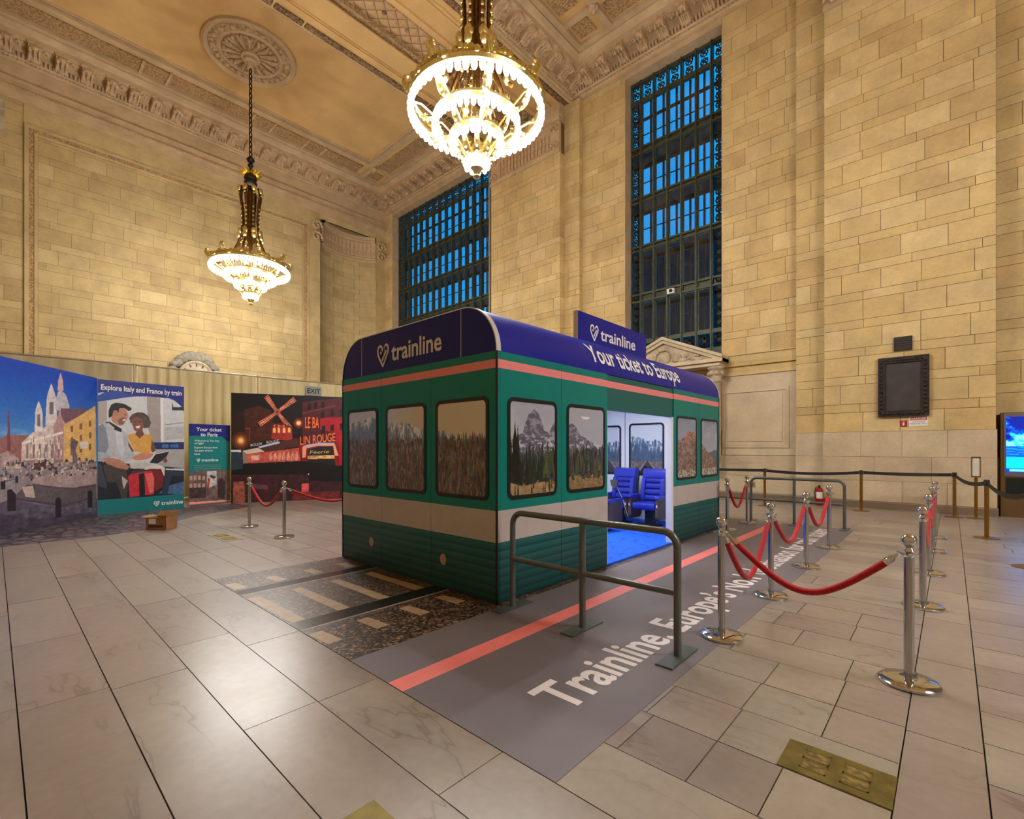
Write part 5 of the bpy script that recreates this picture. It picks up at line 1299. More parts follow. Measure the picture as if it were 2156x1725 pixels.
  ([(0.338,0.37),(0.513,0.381),(0.596,0.366),(0.554,0.328),(0.353,0.335)],(196,192,188),0.1),
  ([(0.513,0.343),(0.659,0.365),(0.757,0.335),(0.75,0.267),(0.659,0.326),(0.513,0.322)],(222,216,212),0.06),
  ([(0.554,0.328),(0.707,0.325),(0.75,0.257),(0.725,0.179),(0.627,0.148),(0.596,0.261)],(122,30,38),0.1),
  ([(0.055,0.364),(0.161,0.384),(0.294,0.357),(0.325,0.235),(0.306,0.104),(0.142,0.112),(0.096,0.242)],(72,64,66),0.12),
  ([(0.087,0.242),(0.198,0.232),(0.256,0.107),(0.133,0.111)],(20,22,34),0),
  ([(0.256,0.28),(0.321,0.242),(0.304,0.222),(0.277,0.179),(0.26,0.23)],(206,190,178),0),
  ([(0.05,0.416),(0.165,0.418),(0.256,0.396),(0.345,0.349),(0.315,0.326),(0.208,0.342),(0.087,0.377)],(186,128,106),0.1),
  ([(0.325,0.275),(0.372,0.302),(0.596,0.313),(0.629,0.26),(0.621,0.127),(0.513,0.124),(0.343,0.115)],(206,42,58),0.12),
  ([(0.513,0.291),(0.596,0.299),(0.622,0.253),(0.617,0.149),(0.575,0.136)],(236,110,104),0.1),
  ([(0.444,0.291),(0.509,0.298),(0.519,0.124),(0.452,0.117)],(20,18,22),0),
  ([(0.362,0.315),(0.513,0.329),(0.513,0.308),(0.372,0.294)],(60,62,66),0),
  ([(-0.022,0.109),(1.035,0.113),(1.035,-0.023),(-0.022,-0.019)],(0,122,128),0),
  ([(-0.022,1.027),(1.035,1.101),(1.035,0.8),(0.989,0.816),(0.943,0.847),(0.876,0.879),(0.81,0.895),(0.554,0.898),(0.402,0.89),(0.256,0.872),(-0.022,0.827)],(10,26,128),0),
  ([(-0.022,0.891),(0.208,0.927),(0.402,0.89),(0.256,0.871),(-0.022,0.827)],(26,70,160),0),
  ([(-0.022,0.893),(0.068,0.906),(0.032,0.888),(-0.022,0.872)],(196,206,226),0),
  ([(0.972,0.812),(1.0,0.831),(1.0,0.791)],(14,30,70),0),
 ],
 'banner': [
  ([(-0.134,1.051),(1.058,1.082),(1.058,-0.068),(-0.134,-0.006)],(10,26,128),0),
  ([(-0.055,0.849),(0.544,0.862),(0.786,0.849),(0.921,0.791),(1.058,0.783),(1.058,0.323),(-0.055,0.341)],(0,124,128),0),
  ([(-0.055,0.351),(0.025,0.392),(0.166,0.426),(0.921,0.422),(1.058,0.42),(1.058,0.022),(-0.055,0.048)],(120,96,92),0.35),
  ([(0.015,0.368),(0.075,0.372),(0.075,0.316),(0.015,0.315)],(196,160,150),0.1),
  ([(0.015,0.271),(0.075,0.275),(0.075,0.219),(0.015,0.219)],(196,160,150),0.1),
  ([(0.111,0.369),(0.172,0.369),(0.172,0.313),(0.111,0.313)],(196,160,150),0.1),
  ([(0.111,0.272),(0.172,0.272),(0.172,0.216),(0.111,0.216)],(196,160,150),0.1),
  ([(0.209,0.363),(0.271,0.367),(0.271,0.31),(0.209,0.31)],(196,160,150),0.1),
  ([(0.209,0.265),(0.271,0.269),(0.271,0.212),(0.209,0.212)],(196,160,150),0.1),
  ([(0.309,0.357),(0.372,0.364),(0.372,0.307),(0.309,0.307)],(196,160,150),0.1),
  ([(0.309,0.259),(0.372,0.266),(0.372,0.209),(0.309,0.209)],(196,160,150),0.1),
  ([(0.416,0.416),(0.653,0.417),(0.653,0.244),(0.48,0.205),(0.416,0.295)],(206,200,200),0.2),
  ([(0.491,0.371),(0.642,0.345),(0.588,0.313),(0.501,0.337)],(54,58,84),0),
  ([(0.427,0.328),(0.501,0.326),(0.459,0.195)],(190,60,56),0),
  ([(0.675,0.288),(0.786,0.33),(0.875,0.259),(0.853,0.056),(0.675,0.064)],(60,44,46),0.25),
  ([(-0.015,0.222),(0.395,0.219),(0.395,0.087),(-0.015,0.094)],(70,52,54),0.4),
  ([(-0.055,0.051),(1.058,0.033),(1.058,-0.033),(-0.055,-0.011)],(238,150,148),0),
 ],
 'moulin': [
  ([(-0.023,1.043),(0.974,1.098),(0.974,-0.082),(-0.023,-0.03)],(26,14,20),0.15),
  ([(-0.023,1.017),(0.974,1.041),(0.974,0.871),(-0.023,0.836)],(14,10,20),0.05),
  ([(0.097,0.85),(0.198,0.89),(0.296,0.847),(0.318,0.728),(0.307,0.581),(0.097,0.514)],(74,32,26),0.3),
  ([(-0.013,0.785),(0.097,0.841),(0.102,0.54),(-0.013,0.513)],(40,20,22),0.2),
  ([(0.543,0.934),(0.815,0.984),(0.974,0.999),(0.974,0.316),(0.543,0.378)],(82,22,32),0.2),
  ([(0.689,0.792),(0.974,0.807),(0.974,0.33),(0.815,0.332),(0.815,0.648),(0.689,0.677)],(176,18,34),0.15),
  ([(0.584,0.926),(0.611,0.932),(0.611,0.868),(0.584,0.863)],(26,10,18),0),
  ([(0.636,0.935),(0.664,0.941),(0.664,0.877),(0.636,0.871)],(26,10,18),0),
  ([(0.695,0.944),(0.723,0.951),(0.723,0.886),(0.695,0.88)],(26,10,18),0),
  ([(0.695,0.847),(0.723,0.854),(0.723,0.789),(0.695,0.783)],(26,10,18),0),
  ([(0.772,0.871),(0.801,0.877),(0.801,0.812),(0.772,0.806)],(26,10,18),0),
  ([(0.772,0.724),(0.801,0.73),(0.801,0.665),(0.772,0.66)],(26,10,18),0),
  ([(0.851,0.88),(0.88,0.887),(0.88,0.821),(0.851,0.816)],(26,10,18),0),
  ([(0.851,0.74),(0.88,0.746),(0.88,0.68),(0.851,0.675)],(26,10,18),0),
  ([(0.701,0.709),(0.729,0.715),(0.729,0.65),(0.701,0.645)],(26,10,18),0),
  ([(0.543,0.835),(0.815,0.921),(0.815,0.907),(0.543,0.82)],(110,50,56),0),
  ([(0.354,0.843),(0.276,0.994),(0.244,0.965),(0.337,0.828)],(222,128,96),0.25),
  ([(0.324,0.86),(0.329,0.858),(0.329,0.851),(0.324,0.853)],(60,24,26),0),
  ([(0.334,0.868),(0.339,0.866),(0.338,0.86),(0.333,0.861)],(60,24,26),0),
  ([(0.314,0.876),(0.32,0.874),(0.319,0.867),(0.313,0.868)],(60,24,26),0),
  ([(0.324,0.885),(0.33,0.883),(0.33,0.876),(0.324,0.878)],(60,24,26),0),
  ([(0.304,0.892),(0.31,0.89),(0.309,0.882),(0.303,0.884)],(60,24,26),0),
  ([(0.315,0.902),(0.321,0.9),(0.321,0.892),(0.314,0.894)],(60,24,26),0),
  ([(0.294,0.907),(0.3,0.906),(0.3,0.897),(0.293,0.899)],(60,24,26),0),
  ([(0.306,0.918),(0.312,0.916),(0.312,0.908),(0.305,0.91)],(60,24,26),0),
  ([(0.284,0.923),(0.291,0.921),(0.29,0.912),(0.283,0.914)],(60,24,26),0),
  ([(0.296,0.935),(0.304,0.933),(0.303,0.924),(0.296,0.926)],(60,24,26),0),
  ([(0.273,0.939),(0.281,0.937),(0.28,0.927),(0.273,0.93)],(60,24,26),0),
  ([(0.287,0.952),(0.295,0.95),(0.294,0.94),(0.287,0.942)],(60,24,26),0),
  ([(0.263,0.955),(0.271,0.953),(0.271,0.942),(0.263,0.945)],(60,24,26),0),
  ([(0.278,0.968),(0.286,0.966),(0.286,0.956),(0.277,0.958)],(60,24,26),0),
  ([(0.253,0.971),(0.262,0.968),(0.261,0.957),(0.253,0.96)],(60,24,26),0),
  ([(0.269,0.985),(0.278,0.983),(0.277,0.972),(0.268,0.974)],(60,24,26),0),
  ([(0.351,0.826),(0.495,0.943),(0.471,0.982),(0.34,0.845)],(222,128,96),0.25),
  ([(0.368,0.865),(0.367,0.859),(0.361,0.859),(0.363,0.865)],(60,24,26),0),
  ([(0.375,0.854),(0.374,0.848),(0.368,0.848),(0.37,0.854)],(60,24,26),0),
  ([(0.383,0.88),(0.382,0.873),(0.376,0.873),(0.377,0.88)],(60,24,26),0),
  ([(0.391,0.868),(0.389,0.861),(0.383,0.861),(0.385,0.868)],(60,24,26),0),
  ([(0.398,0.895),(0.397,0.887),(0.39,0.887),(0.392,0.895)],(60,24,26),0),
  ([(0.407,0.882),(0.405,0.874),(0.399,0.874),(0.4,0.882)],(60,24,26),0),
  ([(0.414,0.91),(0.412,0.901),(0.405,0.902),(0.407,0.91)],(60,24,26),0),
  ([(0.423,0.896),(0.421,0.887),(0.414,0.887),(0.416,0.896)],(60,24,26),0),
  ([(0.429,0.925),(0.427,0.916),(0.42,0.916),(0.421,0.925)],(60,24,26),0),
  ([(0.439,0.909),(0.437,0.9),(0.429,0.901),(0.431,0.91)],(60,24,26),0),
  ([(0.444,0.94),(0.442,0.93),(0.434,0.93),(0.436,0.94)],(60,24,26),0),
  ([(0.455,0.923),(0.453,0.914),(0.445,0.914),(0.447,0.924)],(60,24,26),0),
  ([(0.46,0.955),(0.458,0.945),(0.449,0.945),(0.451,0.955)],(60,24,26),0),
  ([(0.471,0.937),(0.469,0.927),(0.46,0.927),(0.462,0.938)],(60,24,26),0),
  ([(0.475,0.97),(0.473,0.959),(0.464,0.959),(0.466,0.97)],(60,24,26),0),
  ([(0.487,0.951),(0.485,0.94),(0.475,0.941),(0.478,0.952)],(60,24,26),0),
  ([(0.34,0.845),(0.198,0.735),(0.22,0.696),(0.351,0.826)],(222,128,96),0.25),
  ([(0.322,0.807),(0.324,0.813),(0.329,0.813),(0.328,0.806)],(60,24,26),0),
  ([(0.316,0.818),(0.317,0.824),(0.323,0.824),(0.321,0.818)],(60,24,26),0),
  ([(0.307,0.792),(0.309,0.799),(0.315,0.799),(0.313,0.792)],(60,24,26),0),
  ([(0.3,0.805),(0.301,0.812),(0.307,0.811),(0.306,0.804)],(60,24,26),0),
  ([(0.292,0.778),(0.293,0.786),(0.3,0.785),(0.298,0.778)],(60,24,26),0),
  ([(0.284,0.792),(0.286,0.799),(0.292,0.799),(0.29,0.791)],(60,24,26),0),
  ([(0.277,0.764),(0.278,0.772),(0.285,0.772),(0.283,0.764)],(60,24,26),0),
  ([(0.268,0.779),(0.27,0.787),(0.277,0.786),(0.275,0.778)],(60,24,26),0),
  ([(0.261,0.75),(0.263,0.759),(0.271,0.758),(0.269,0.749)],(60,24,26),0),
  ([(0.252,0.765),(0.254,0.774),(0.262,0.774),(0.26,0.765)],(60,24,26),0),
  ([(0.246,0.736),(0.248,0.745),(0.256,0.745),(0.254,0.735)],(60,24,26),0),
  ([(0.237,0.752),(0.239,0.762),(0.247,0.761),(0.245,0.752)],(60,24,26),0),
  ([(0.231,0.722),(0.233,0.732),(0.242,0.731),(0.24,0.721)],(60,24,26),0),
  ([(0.221,0.739),(0.223,0.749),(0.232,0.749),(0.229,0.739)],(60,24,26),0),
  ([(0.216,0.708),(0.219,0.718),(0.227,0.718),(0.225,0.707)],(60,24,26),0),
  ([(0.205,0.726),(0.208,0.737),(0.217,0.736),(0.214,0.726)],(60,24,26),0),
  ([(0.338,0.828),(0.426,0.675),(0.458,0.705),(0.353,0.843)],(222,128,96),0.25),
  ([(0.369,0.812),(0.363,0.813),(0.363,0.82),(0.369,0.819)],(60,24,26),0),
  ([(0.359,0.803),(0.354,0.804),(0.354,0.811),(0.36,0.81)],(60,24,26),0),
  ([(0.38,0.796),(0.374,0.797),(0.374,0.805),(0.38,0.803)],(60,24,26),0),
  ([(0.37,0.786),(0.364,0.788),(0.364,0.795),(0.37,0.794)],(60,24,26),0),
  ([(0.391,0.78),(0.385,0.781),(0.385,0.789),(0.391,0.788)],(60,24,26),0),
  ([(0.38,0.769),(0.374,0.771),(0.374,0.779),(0.38,0.777)],(60,24,26),0),
  ([(0.403,0.764),(0.396,0.765),(0.396,0.774),(0.403,0.772)],(60,24,26),0),
  ([(0.391,0.752),(0.384,0.754),(0.384,0.762),(0.391,0.761)],(60,24,26),0),
  ([(0.414,0.748),(0.407,0.749),(0.407,0.759),(0.414,0.757)],(60,24,26),0),
  ([(0.401,0.735),(0.394,0.737),(0.394,0.746),(0.401,0.744)],(60,24,26),0),
  ([(0.425,0.731),(0.418,0.733),(0.418,0.743),(0.426,0.741)],(60,24,26),0),
  ([(0.412,0.718),(0.404,0.72),(0.404,0.73),(0.412,0.728)],(60,24,26),0),
  ([(0.437,0.715),(0.428,0.717),(0.429,0.728),(0.437,0.726)],(60,24,26),0),
  ([(0.422,0.701),(0.414,0.703),(0.414,0.714),(0.423,0.712)],(60,24,26),0),
  ([(0.448,0.699),(0.439,0.701),(0.44,0.712),(0.449,0.71)],(60,24,26),0),
  ([(0.433,0.684),(0.424,0.686),(0.424,0.697),(0.433,0.695)],(60,24,26),0),
  ([(0.37,0.836),(0.368,0.824),(0.361,0.813),(0.351,0.807),(0.34,0.807),(0.33,0.812),(0.324,0.822),(0.321,0.835),(0.324,0.848),(0.33,0.858),(0.34,0.864),(0.351,0.865),(0.361,0.859),(0.368,0.849)],(186,92,80),0),
  ([(0.357,0.836),(0.355,0.83),(0.352,0.825),(0.348,0.823),(0.343,0.823),(0.339,0.825),(0.336,0.83),(0.334,0.835),(0.336,0.841),(0.339,0.846),(0.343,0.849),(0.348,0.849),(0.352,0.846),(0.355,0.842)],(120,50,46),0),
  ([(0.299,0.581),(0.306,0.701),(0.318,0.721),(0.384,0.729),(0.452,0.704),(0.461,0.677),(0.463,0.568)],(172,48,38),0.15),
  ([(0.296,0.701),(0.384,0.729),(0.466,0.697),(0.466,0.685),(0.384,0.716),(0.296,0.687)],(96,30,34),0),
  ([(0.313,0.642),(0.313,0.677),(0.318,0.689),(0.328,0.691),(0.333,0.677),(0.333,0.642)],(255,196,124),0),
  ([(0.347,0.643),(0.347,0.677),(0.351,0.69),(0.361,0.691),(0.367,0.678),(0.367,0.643)],(255,196,124),0),
  ([(0.389,0.643),(0.389,0.678),(0.393,0.69),(0.403,0.692),(0.409,0.679),(0.409,0.644)],(255,196,124),0),
  ([(0.428,0.644),(0.428,0.679),(0.433,0.691),(0.443,0.693),(0.448,0.679),(0.448,0.644)],(255,196,124),0),
  ([(0.329,0.707),(0.328,0.701),(0.323,0.699),(0.319,0.701),(0.317,0.706),(0.319,0.712),(0.323,0.714),(0.328,0.712)],(255,160,130),0),
  ([(0.364,0.707),(0.362,0.702),(0.358,0.7),(0.353,0.702),(0.352,0.707),(0.353,0.712),(0.358,0.715),(0.362,0.713)],(255,160,130),0),
  ([(0.402,0.708),(0.4,0.703),(0.396,0.701),(0.391,0.703),(0.389,0.708),(0.391,0.713),(0.396,0.715),(0.4,0.713)],(255,160,130),0),
  ([(0.135,0.566),(0.129,0.532),(0.111,0.504),(0.086,0.489),(0.058,0.489),(0.032,0.504),(0.015,0.531),(0.009,0.565),(0.015,0.599),(0.032,0.626),(0.058,0.642),(0.086,0.642),(0.111,0.627),(0.129,0.6)],(96,40,26),0),
  ([(0.116,0.566),(0.111,0.542),(0.099,0.523),(0.081,0.512),(0.062,0.512),(0.044,0.523),(0.032,0.542),(0.028,0.565),(0.032,0.589),(0.044,0.608),(0.062,0.619),(0.081,0.619),(0.099,0.609),(0.111,0.59)],(150,76,36),0),
  ([(0.099,0.566),(0.096,0.551),(0.089,0.539),(0.078,0.533),(0.066,0.533),(0.055,0.539),(0.047,0.551),(0.044,0.565),(0.047,0.58),(0.055,0.592),(0.066,0.599),(0.078,0.599),(0.089,0.592),(0.096,0.581)],(226,150,66),0),
  ([(0.087,0.566),(0.086,0.557),(0.081,0.55),(0.075,0.547),(0.068,0.547),(0.062,0.55),(0.057,0.557),(0.056,0.566),(0.057,0.574),(0.062,0.581),(0.068,0.585),(0.075,0.585),(0.081,0.581),(0.086,0.574)],(255,230,160),0),
  ([(0.552,0.736),(0.548,0.716),(0.537,0.699),(0.521,0.689),(0.503,0.689),(0.487,0.698),(0.476,0.714),(0.472,0.735),(0.476,0.755),(0.487,0.772),(0.503,0.782),(0.521,0.782),(0.537,0.773),(0.548,0.757)],(120,34,30),0),
  ([(0.536,0.736),(0.534,0.724),(0.527,0.713),(0.517,0.708),(0.507,0.708),(0.497,0.713),(0.491,0.723),(0.488,0.735),(0.491,0.747),(0.497,0.758),(0.507,0.763),(0.517,0.764),(0.527,0.758),(0.534,0.748)],(220,120,50),0),
  ([(0.527,0.736),(0.526,0.728),(0.521,0.722),(0.515,0.718),(0.509,0.718),(0.503,0.722),(0.499,0.728),(0.497,0.735),(0.499,0.743),(0.503,0.749),(0.509,0.753),(0.515,0.753),(0.521,0.75),(0.526,0.744)],(255,226,160),0),
  ([(0.102,0.684),(0.139,0.684),(0.139,0.566),(0.134,0.566),(0.134,0.671),(0.102,0.671)],(150,60,50),0),
  ([(0.081,0.478),(0.22,0.514),(0.362,0.558),(0.512,0.596),(0.523,0.52),(0.241,0.457),(0.123,0.44)],(84,40,38),0.1),
  ([(0.084,0.473),(0.198,0.502),(0.249,0.466),(0.119,0.443)],(222,206,184),0),
  ([(0.203,0.514),(0.363,0.56),(0.363,0.543),(0.209,0.498)],(196,208,230),0),
  ([(0.084,0.473),(0.119,0.443),(0.126,0.317),(0.089,0.311)],(150,130,112),0),
  ([(0.119,0.44),(0.279,0.466),(0.523,0.502),(0.523,0.376),(0.123,0.359)],(204,86,76),0.25),
  ([(0.285,0.447),(0.301,0.46),(0.31,0.407),(0.296,0.38),(0.282,0.387)],(226,150,126),0.2),
  ([(0.318,0.438),(0.334,0.463),(0.343,0.407),(0.329,0.38),(0.315,0.387)],(226,150,126),0.2),
  ([(0.351,0.428),(0.368,0.466),(0.377,0.406),(0.362,0.38),(0.348,0.387)],(226,150,126),0.2),
  ([(0.384,0.447),(0.401,0.468),(0.41,0.406),(0.396,0.379),(0.381,0.386)],(226,150,126),0.2),
  ([(0.418,0.437),(0.435,0.471),(0.444,0.406),(0.429,0.379),(0.415,0.386)],(226,150,126),0.2),
  ([(0.452,0.427),(0.469,0.473),(0.478,0.406),(0.463,0.379),(0.448,0.385)],(226,150,126),0.2),
  ([(0.486,0.446),(0.503,0.476),(0.512,0.405),(0.497,0.378),(0.482,0.385)],(226,150,126),0.2),
  ([(0.15,0.428),(0.214,0.438),(0.209,0.391),(0.15,0.382)],(232,180,160),0.3),
  ([(0.512,0.521),(0.665,0.559),(0.839,0.56),(0.851,0.325),(0.526,0.371)],(140,20,22),0.1),
  ([(0.543,0.511),(0.584,0.531),(0.671,0.548),(0.805,0.548),(0.842,0.423),(0.808,0.424),(0.796,0.52),(0.671,0.521),(0.575,0.496),(0.569,0.412),(0.543,0.404)],(250,166,136),0),
  ([(0.555,0.521),(0.671,0.548),(0.802,0.548),(0.802,0.534),(0.671,0.531),(0.56,0.506)],(170,190,226),0),
  ([(0.584,0.483),(0.671,0.51),(0.796,0.515),(0.815,0.332),(0.584,0.336)],(38,28,24),0.1),
  ([(0.586,0.425),(0.802,0.431),(0.808,0.398),(0.586,0.394)],(232,176,110),0.4),
  ([(-0.023,0.345),(0.123,0.359),(0.523,0.375),(0.578,0.37),(0.851,0.325),(0.974,0.33),(0.974,0.23),(-0.023,0.255)],(14,12,18),0.2),
  ([(-0.023,0.481),(0.076,0.481),(0.087,0.311),(-0.023,0.294)],(36,60,78),0.25),
  ([(-0.023,0.482),(0.072,0.481),(0.072,0.461),(-0.023,0.467)],(232,238,240),0),
  ([(-0.023,0.258),(0.974,0.238),(0.974,-0.082),(-0.023,-0.03)],(62,26,36),0.35),
  ([(0.018,0.195),(0.097,0.196),(0.105,-0.017),(0.013,-0.012)],(156,84,66),0.35),
  ([(0.134,0.172),(0.274,0.154),(0.274,0.114),(0.134,0.133)],(110,64,80),0.3),
  ([(0.537,0.159),(0.595,0.164),(0.595,0.075),(0.537,0.07)],(226,90,90),0.3),
  ([(0.463,0.08),(0.851,0.079),(0.851,-0.02),(0.463,-0.015)],(110,40,38),0.35),
  ([(0.589,0.254),(0.695,0.293),(0.827,0.297),(0.875,0.247),(0.875,0.169),(0.595,0.185)],(16,8,14),0.1),
  ([(0.598,0.249),(0.596,0.244),(0.592,0.243),(0.588,0.245),(0.586,0.25),(0.588,0.254),(0.592,0.256),(0.596,0.254)],(240,220,220),0),
  ([(-0.013,0.151),(0.013,0.15),(0.013,-0.006),(-0.013,-0.011)],(16,10,14),0),
 ],
}
# ================================================================== PRINTED PICTURES
def fbm(h, w, fx, fy, octv=4, seed=0, gain=0.55):
    q = np.random.RandomState(seed); out = np.zeros((h, w)); amp, tot = 1.0, 0.0
    for o in range(octv):
        ny, nx = max(2, int(fy * 2 ** o)), max(2, int(fx * 2 ** o)); g = q.rand(ny + 1, nx + 1)
        yy, xx = np.linspace(0, ny, h, endpoint=False), np.linspace(0, nx, w, endpoint=False)
        y0, x0 = yy.astype(int), xx.astype(int); ty, tx = (yy - y0)[:, None], (xx - x0)[None]
        ty, tx = ty * ty * (3 - 2 * ty), tx * tx * (3 - 2 * tx)
        a = g[np.ix_(y0, x0)] * (1 - tx) + g[np.ix_(y0, x0 + 1)] * tx; b = g[np.ix_(y0 + 1, x0)] * (1 - tx) + g[np.ix_(y0 + 1, x0 + 1)] * tx
        out += amp * (a * (1 - ty) + b * ty); tot += amp; amp *= gain
    return out / tot
class Ink:
    """a sheet of colour in sRGB; row 0 is the bottom"""
    def __init__(s, w, h, col=(128, 128, 128)):
        s.w, s.h = w, h; s.a = np.zeros((h, w, 3)); s.a[:] = col
        s.u, s.v = np.meshgrid((np.arange(w) + 0.5) / w, (np.arange(h) + 0.5) / h)
    def poly(s, pts, col, grain=0.0, seed=0):
        p = np.array(pts); x0, x1 = max(0, int(p[:, 0].min() * s.w) - 1), min(s.w, int(p[:, 0].max() * s.w) + 2); y0, y1 = max(0, int(p[:, 1].min() * s.h) - 1), min(s.h, int(p[:, 1].max() * s.h) + 2)
        if x1 <= x0 or y1 <= y0: return
        U, V = s.u[y0:y1, x0:x1], s.v[y0:y1, x0:x1]; ins = np.zeros(U.shape, bool); n = len(p)
        for i in range(n):
            (xa, ya), (xb, yb) = p[i], p[(i + 1) % n]
            if ya == yb: continue
            c = ((ya > V) != (yb > V)) & (U < (xb - xa) * (V - ya) / (yb - ya) + xa); ins ^= c
        c = np.array(col, float) * np.ones(U.shape + (3,))
        if grain: c *= (1 + grain * 2.2 * (fbm(*U.shape, max(2, U.shape[1] / 9), max(2, U.shape[0] / 9), 3, seed) - 0.5))[..., None]
        s.a[y0:y1, x0:x1][ins] = c[ins]
    def mask(s, m, col): s.a = s.a * (1 - m[..., None]) + np.asarray(col, float) * m[..., None]
    def sheet(s, name, P, parent, mat, sub=None):
        """grid mesh that carries the ink; P(u, v) gives the place"""
        u0, u1, v0, v1 = sub or (0, 1, 0, 1)
        ca, cb, ra, rb = int(u0 * s.w), max(int(u1 * s.w), int(u0 * s.w) + 2), int(v0 * s.h), max(int(v1 * s.h), int(v0 * s.h) + 2)
        a = np.clip(s.a[ra:rb, ca:cb], 0, 255); h, w = a.shape[:2]
        o, ex, ey = (np.array(P(*q), float) for q in ((0, 0), (1, 0), (0, 1)))
        if parent is not None:
            q = parent
            while q is not None: o = o - np.array(q.location); ex = ex - np.array(q.location); ey = ey - np.array(q.location); q = q.parent
        gu, gv = np.meshgrid(np.linspace(0, 1, w), np.linspace(0, 1, h))
        co = (o + gu[..., None] * (ex - o) + gv[..., None] * (ey - o)).reshape(-1, 3)
        idx = np.arange(w * h).reshape(h, w); f = np.stack([idx[:-1, :-1], idx[:-1, 1:], idx[1:, 1:], idx[1:, :-1]], -1).reshape(-1, 4)
        me = bpy.data.meshes.new(name); me.vertices.add(len(co)); me.vertices.foreach_set('co', co.ravel())
        me.loops.add(f.size); me.polygons.add(len(f)); me.loops.foreach_set('vertex_index', f.ravel()); me.polygons.foreach_set('loop_start', np.arange(0, f.size, 4)); me.polygons.foreach_set('loop_total', np.full(len(f), 4))
        me.update(); at = me.color_attributes.new('ink', 'FLOAT_COLOR', 'POINT')
        c = np.ones((w * h, 4)); c[:, :3] = lin(a).reshape(-1, 3); at.data.foreach_set('color', c.ravel().astype(np.float32)); me.materials.append(MATS[mat]); me.update()
        return link(name, me, parent)
def poster(name, label, cat, key, A, B, H_, nx, ny, base, thick=0.03, extra=None, after=None):
    A, B = Vector((*A, 0.004)), Vector((*B, 0.004)); U = (B - A); N = Vector((U.y, -U.x, 0)).normalized()
    root = thing(name, label, cat, tuple(A)); bd = MB(); q = [A, B, B - N * thick, A - N * thick]
    bd.add([(p.x, p.y, z) for z in (0.004, H_) for p in q], [(0, 1, 5, 4), (1, 2, 6, 5), (2, 3, 7, 6), (3, 0, 4, 7), (4, 5, 6, 7), (0, 3, 2, 1)])
    build('board', bd, 'poster_edge', root)
    im = Ink(nx, ny, base)
    if extra: extra(im)
    for i, (p, c, g) in enumerate(INK[key]): im.poly(p, c, g, i)
    if after: after(im)
    P = lambda u, v: tuple(A + U * u + N * 0.002 + Vector((0, 0, H_ * v - 0.002 * 0)))
    im.sheet('picture', P, root, 'poster_print')
    Un = U.normalized()
    return root, (lambda u, v: A + U * u + N * 0.003 + Vector((0, 0, H_ * v))), Un, N
def rome_sky(im):
    t = np.clip((im.v - 0.42) / 0.55, 0, 1)[..., None]; im.a[:] = np.array((96, 158, 214)) * (1 - t) + np.array((0, 62, 176)) * t
    im.poly([(0, 0.30), (0.45, 0.30), (0.45, 0.44), (0.30, 0.45), (0.22, 0.50), (0, 0.52)], (156, 104, 100), 0.2, 1); im.poly([(0, 0), (1, 0), (1, 0.34), (0, 0.34)], (140, 128, 138), 0.15, 2); im.poly([(0, 0), (1, 0), (1, 0.12), (0, 0.16)], (78, 72, 92), 0.25, 2)
    for k in range(7): im.poly([(0.02 + 0.055 * k, 0.38), (0.035 + 0.055 * k, 0.38), (0.035 + 0.055 * k, 0.43), (0.02 + 0.055 * k, 0.43)], (90, 60, 64))
    cl = np.clip((fbm(im.h, im.w, 4, 7, 4, 3) - 0.52) * 4, 0, 1) * np.clip(1 - np.abs(im.v - 0.55) * 6, 0, 1) * 0.7; im.mask(cl, (226, 234, 240))
def rome_detail(im):
    q = random.Random(8)
    for k in range(170):                                   # statues, figures and rubble of light round the fountain
        u, v = q.uniform(0.30, 0.99), q.uniform(0.30, 0.40); w, h = q.uniform(0.004, 0.014), q.uniform(0.008, 0.03); c = q.choice([(206, 190, 186), (96, 84, 92), (150, 132, 134), (66, 58, 66), (182, 160, 152)])
        im.poly([(u - w, v), (u - w * 0.5, v + h), (u + w * 0.6, v + h), (u + w, v)], c)
    for k in range(60):                                    # pilasters and openings of the facade
        u, v = q.uniform(0.47, 0.70), q.uniform(0.42, 0.56); im.poly([(u, v), (u + 0.004, v), (u + 0.004, v + 0.035), (u, v + 0.035)], q.choice([(150, 130, 128), (236, 226, 222), (128, 108, 110)]))
    low = np.clip((0.22 - im.v) * 5, 0, 1); f = fbm(im.h, im.w, 40, 60, 3, 77); im.a *= (1 + 0.5 * (f - 0.5) * low)[..., None]
    im.a *= (1 + 0.16 * (fbm(im.h, im.w, 80, 90, 2, 78) - 0.5))[..., None]
poster('photo_backdrop', 'large wall print of a sunny piazza with church towers and fountain', 'backdrop', 'rome', (-0.60, 11.74), (1.69, 15.05), 3.28, 300, 330, (20, 80, 180), extra=rome_sky, after=rome_detail)
root, at, U, N = poster('travel_poster', 'poster of a smiling seated couple with a red suitcase under a navy headline', 'poster', 'couple', (1.705, 15.052), (3.50, 15.28), 3.26, 230, 400, (208, 210, 214))
lettering('lettering', 'Explore Italy and France by train', at(0.03, 0.925), U, (0, 0, 1), 0.125, 'white_print', root, width=1.70, bold=0.02)
brand(root, at(0.62, 0.035), U, (0, 0, 1), 0.10, 'white_print', 0.001, 0.35, 0.50)
root, at, U, N = poster('rollup_banner', 'narrow teal roll-up banner with a navy top between the two large prints', 'banner', 'banner', (3.67, 15.50), (4.76, 15.72), 2.28, 130, 260, (10, 26, 128))
up = (0, 0, 1)
lettering('lettering', 'Your ticket', at(0.47, 0.915), U, up, 0.10, 'white_print', root, bold=0.02, center=True); lettering('lettering', 'to Paris', at(0.47, 0.852), U, up, 0.10, 'white_print', root, bold=0.02, center=True)
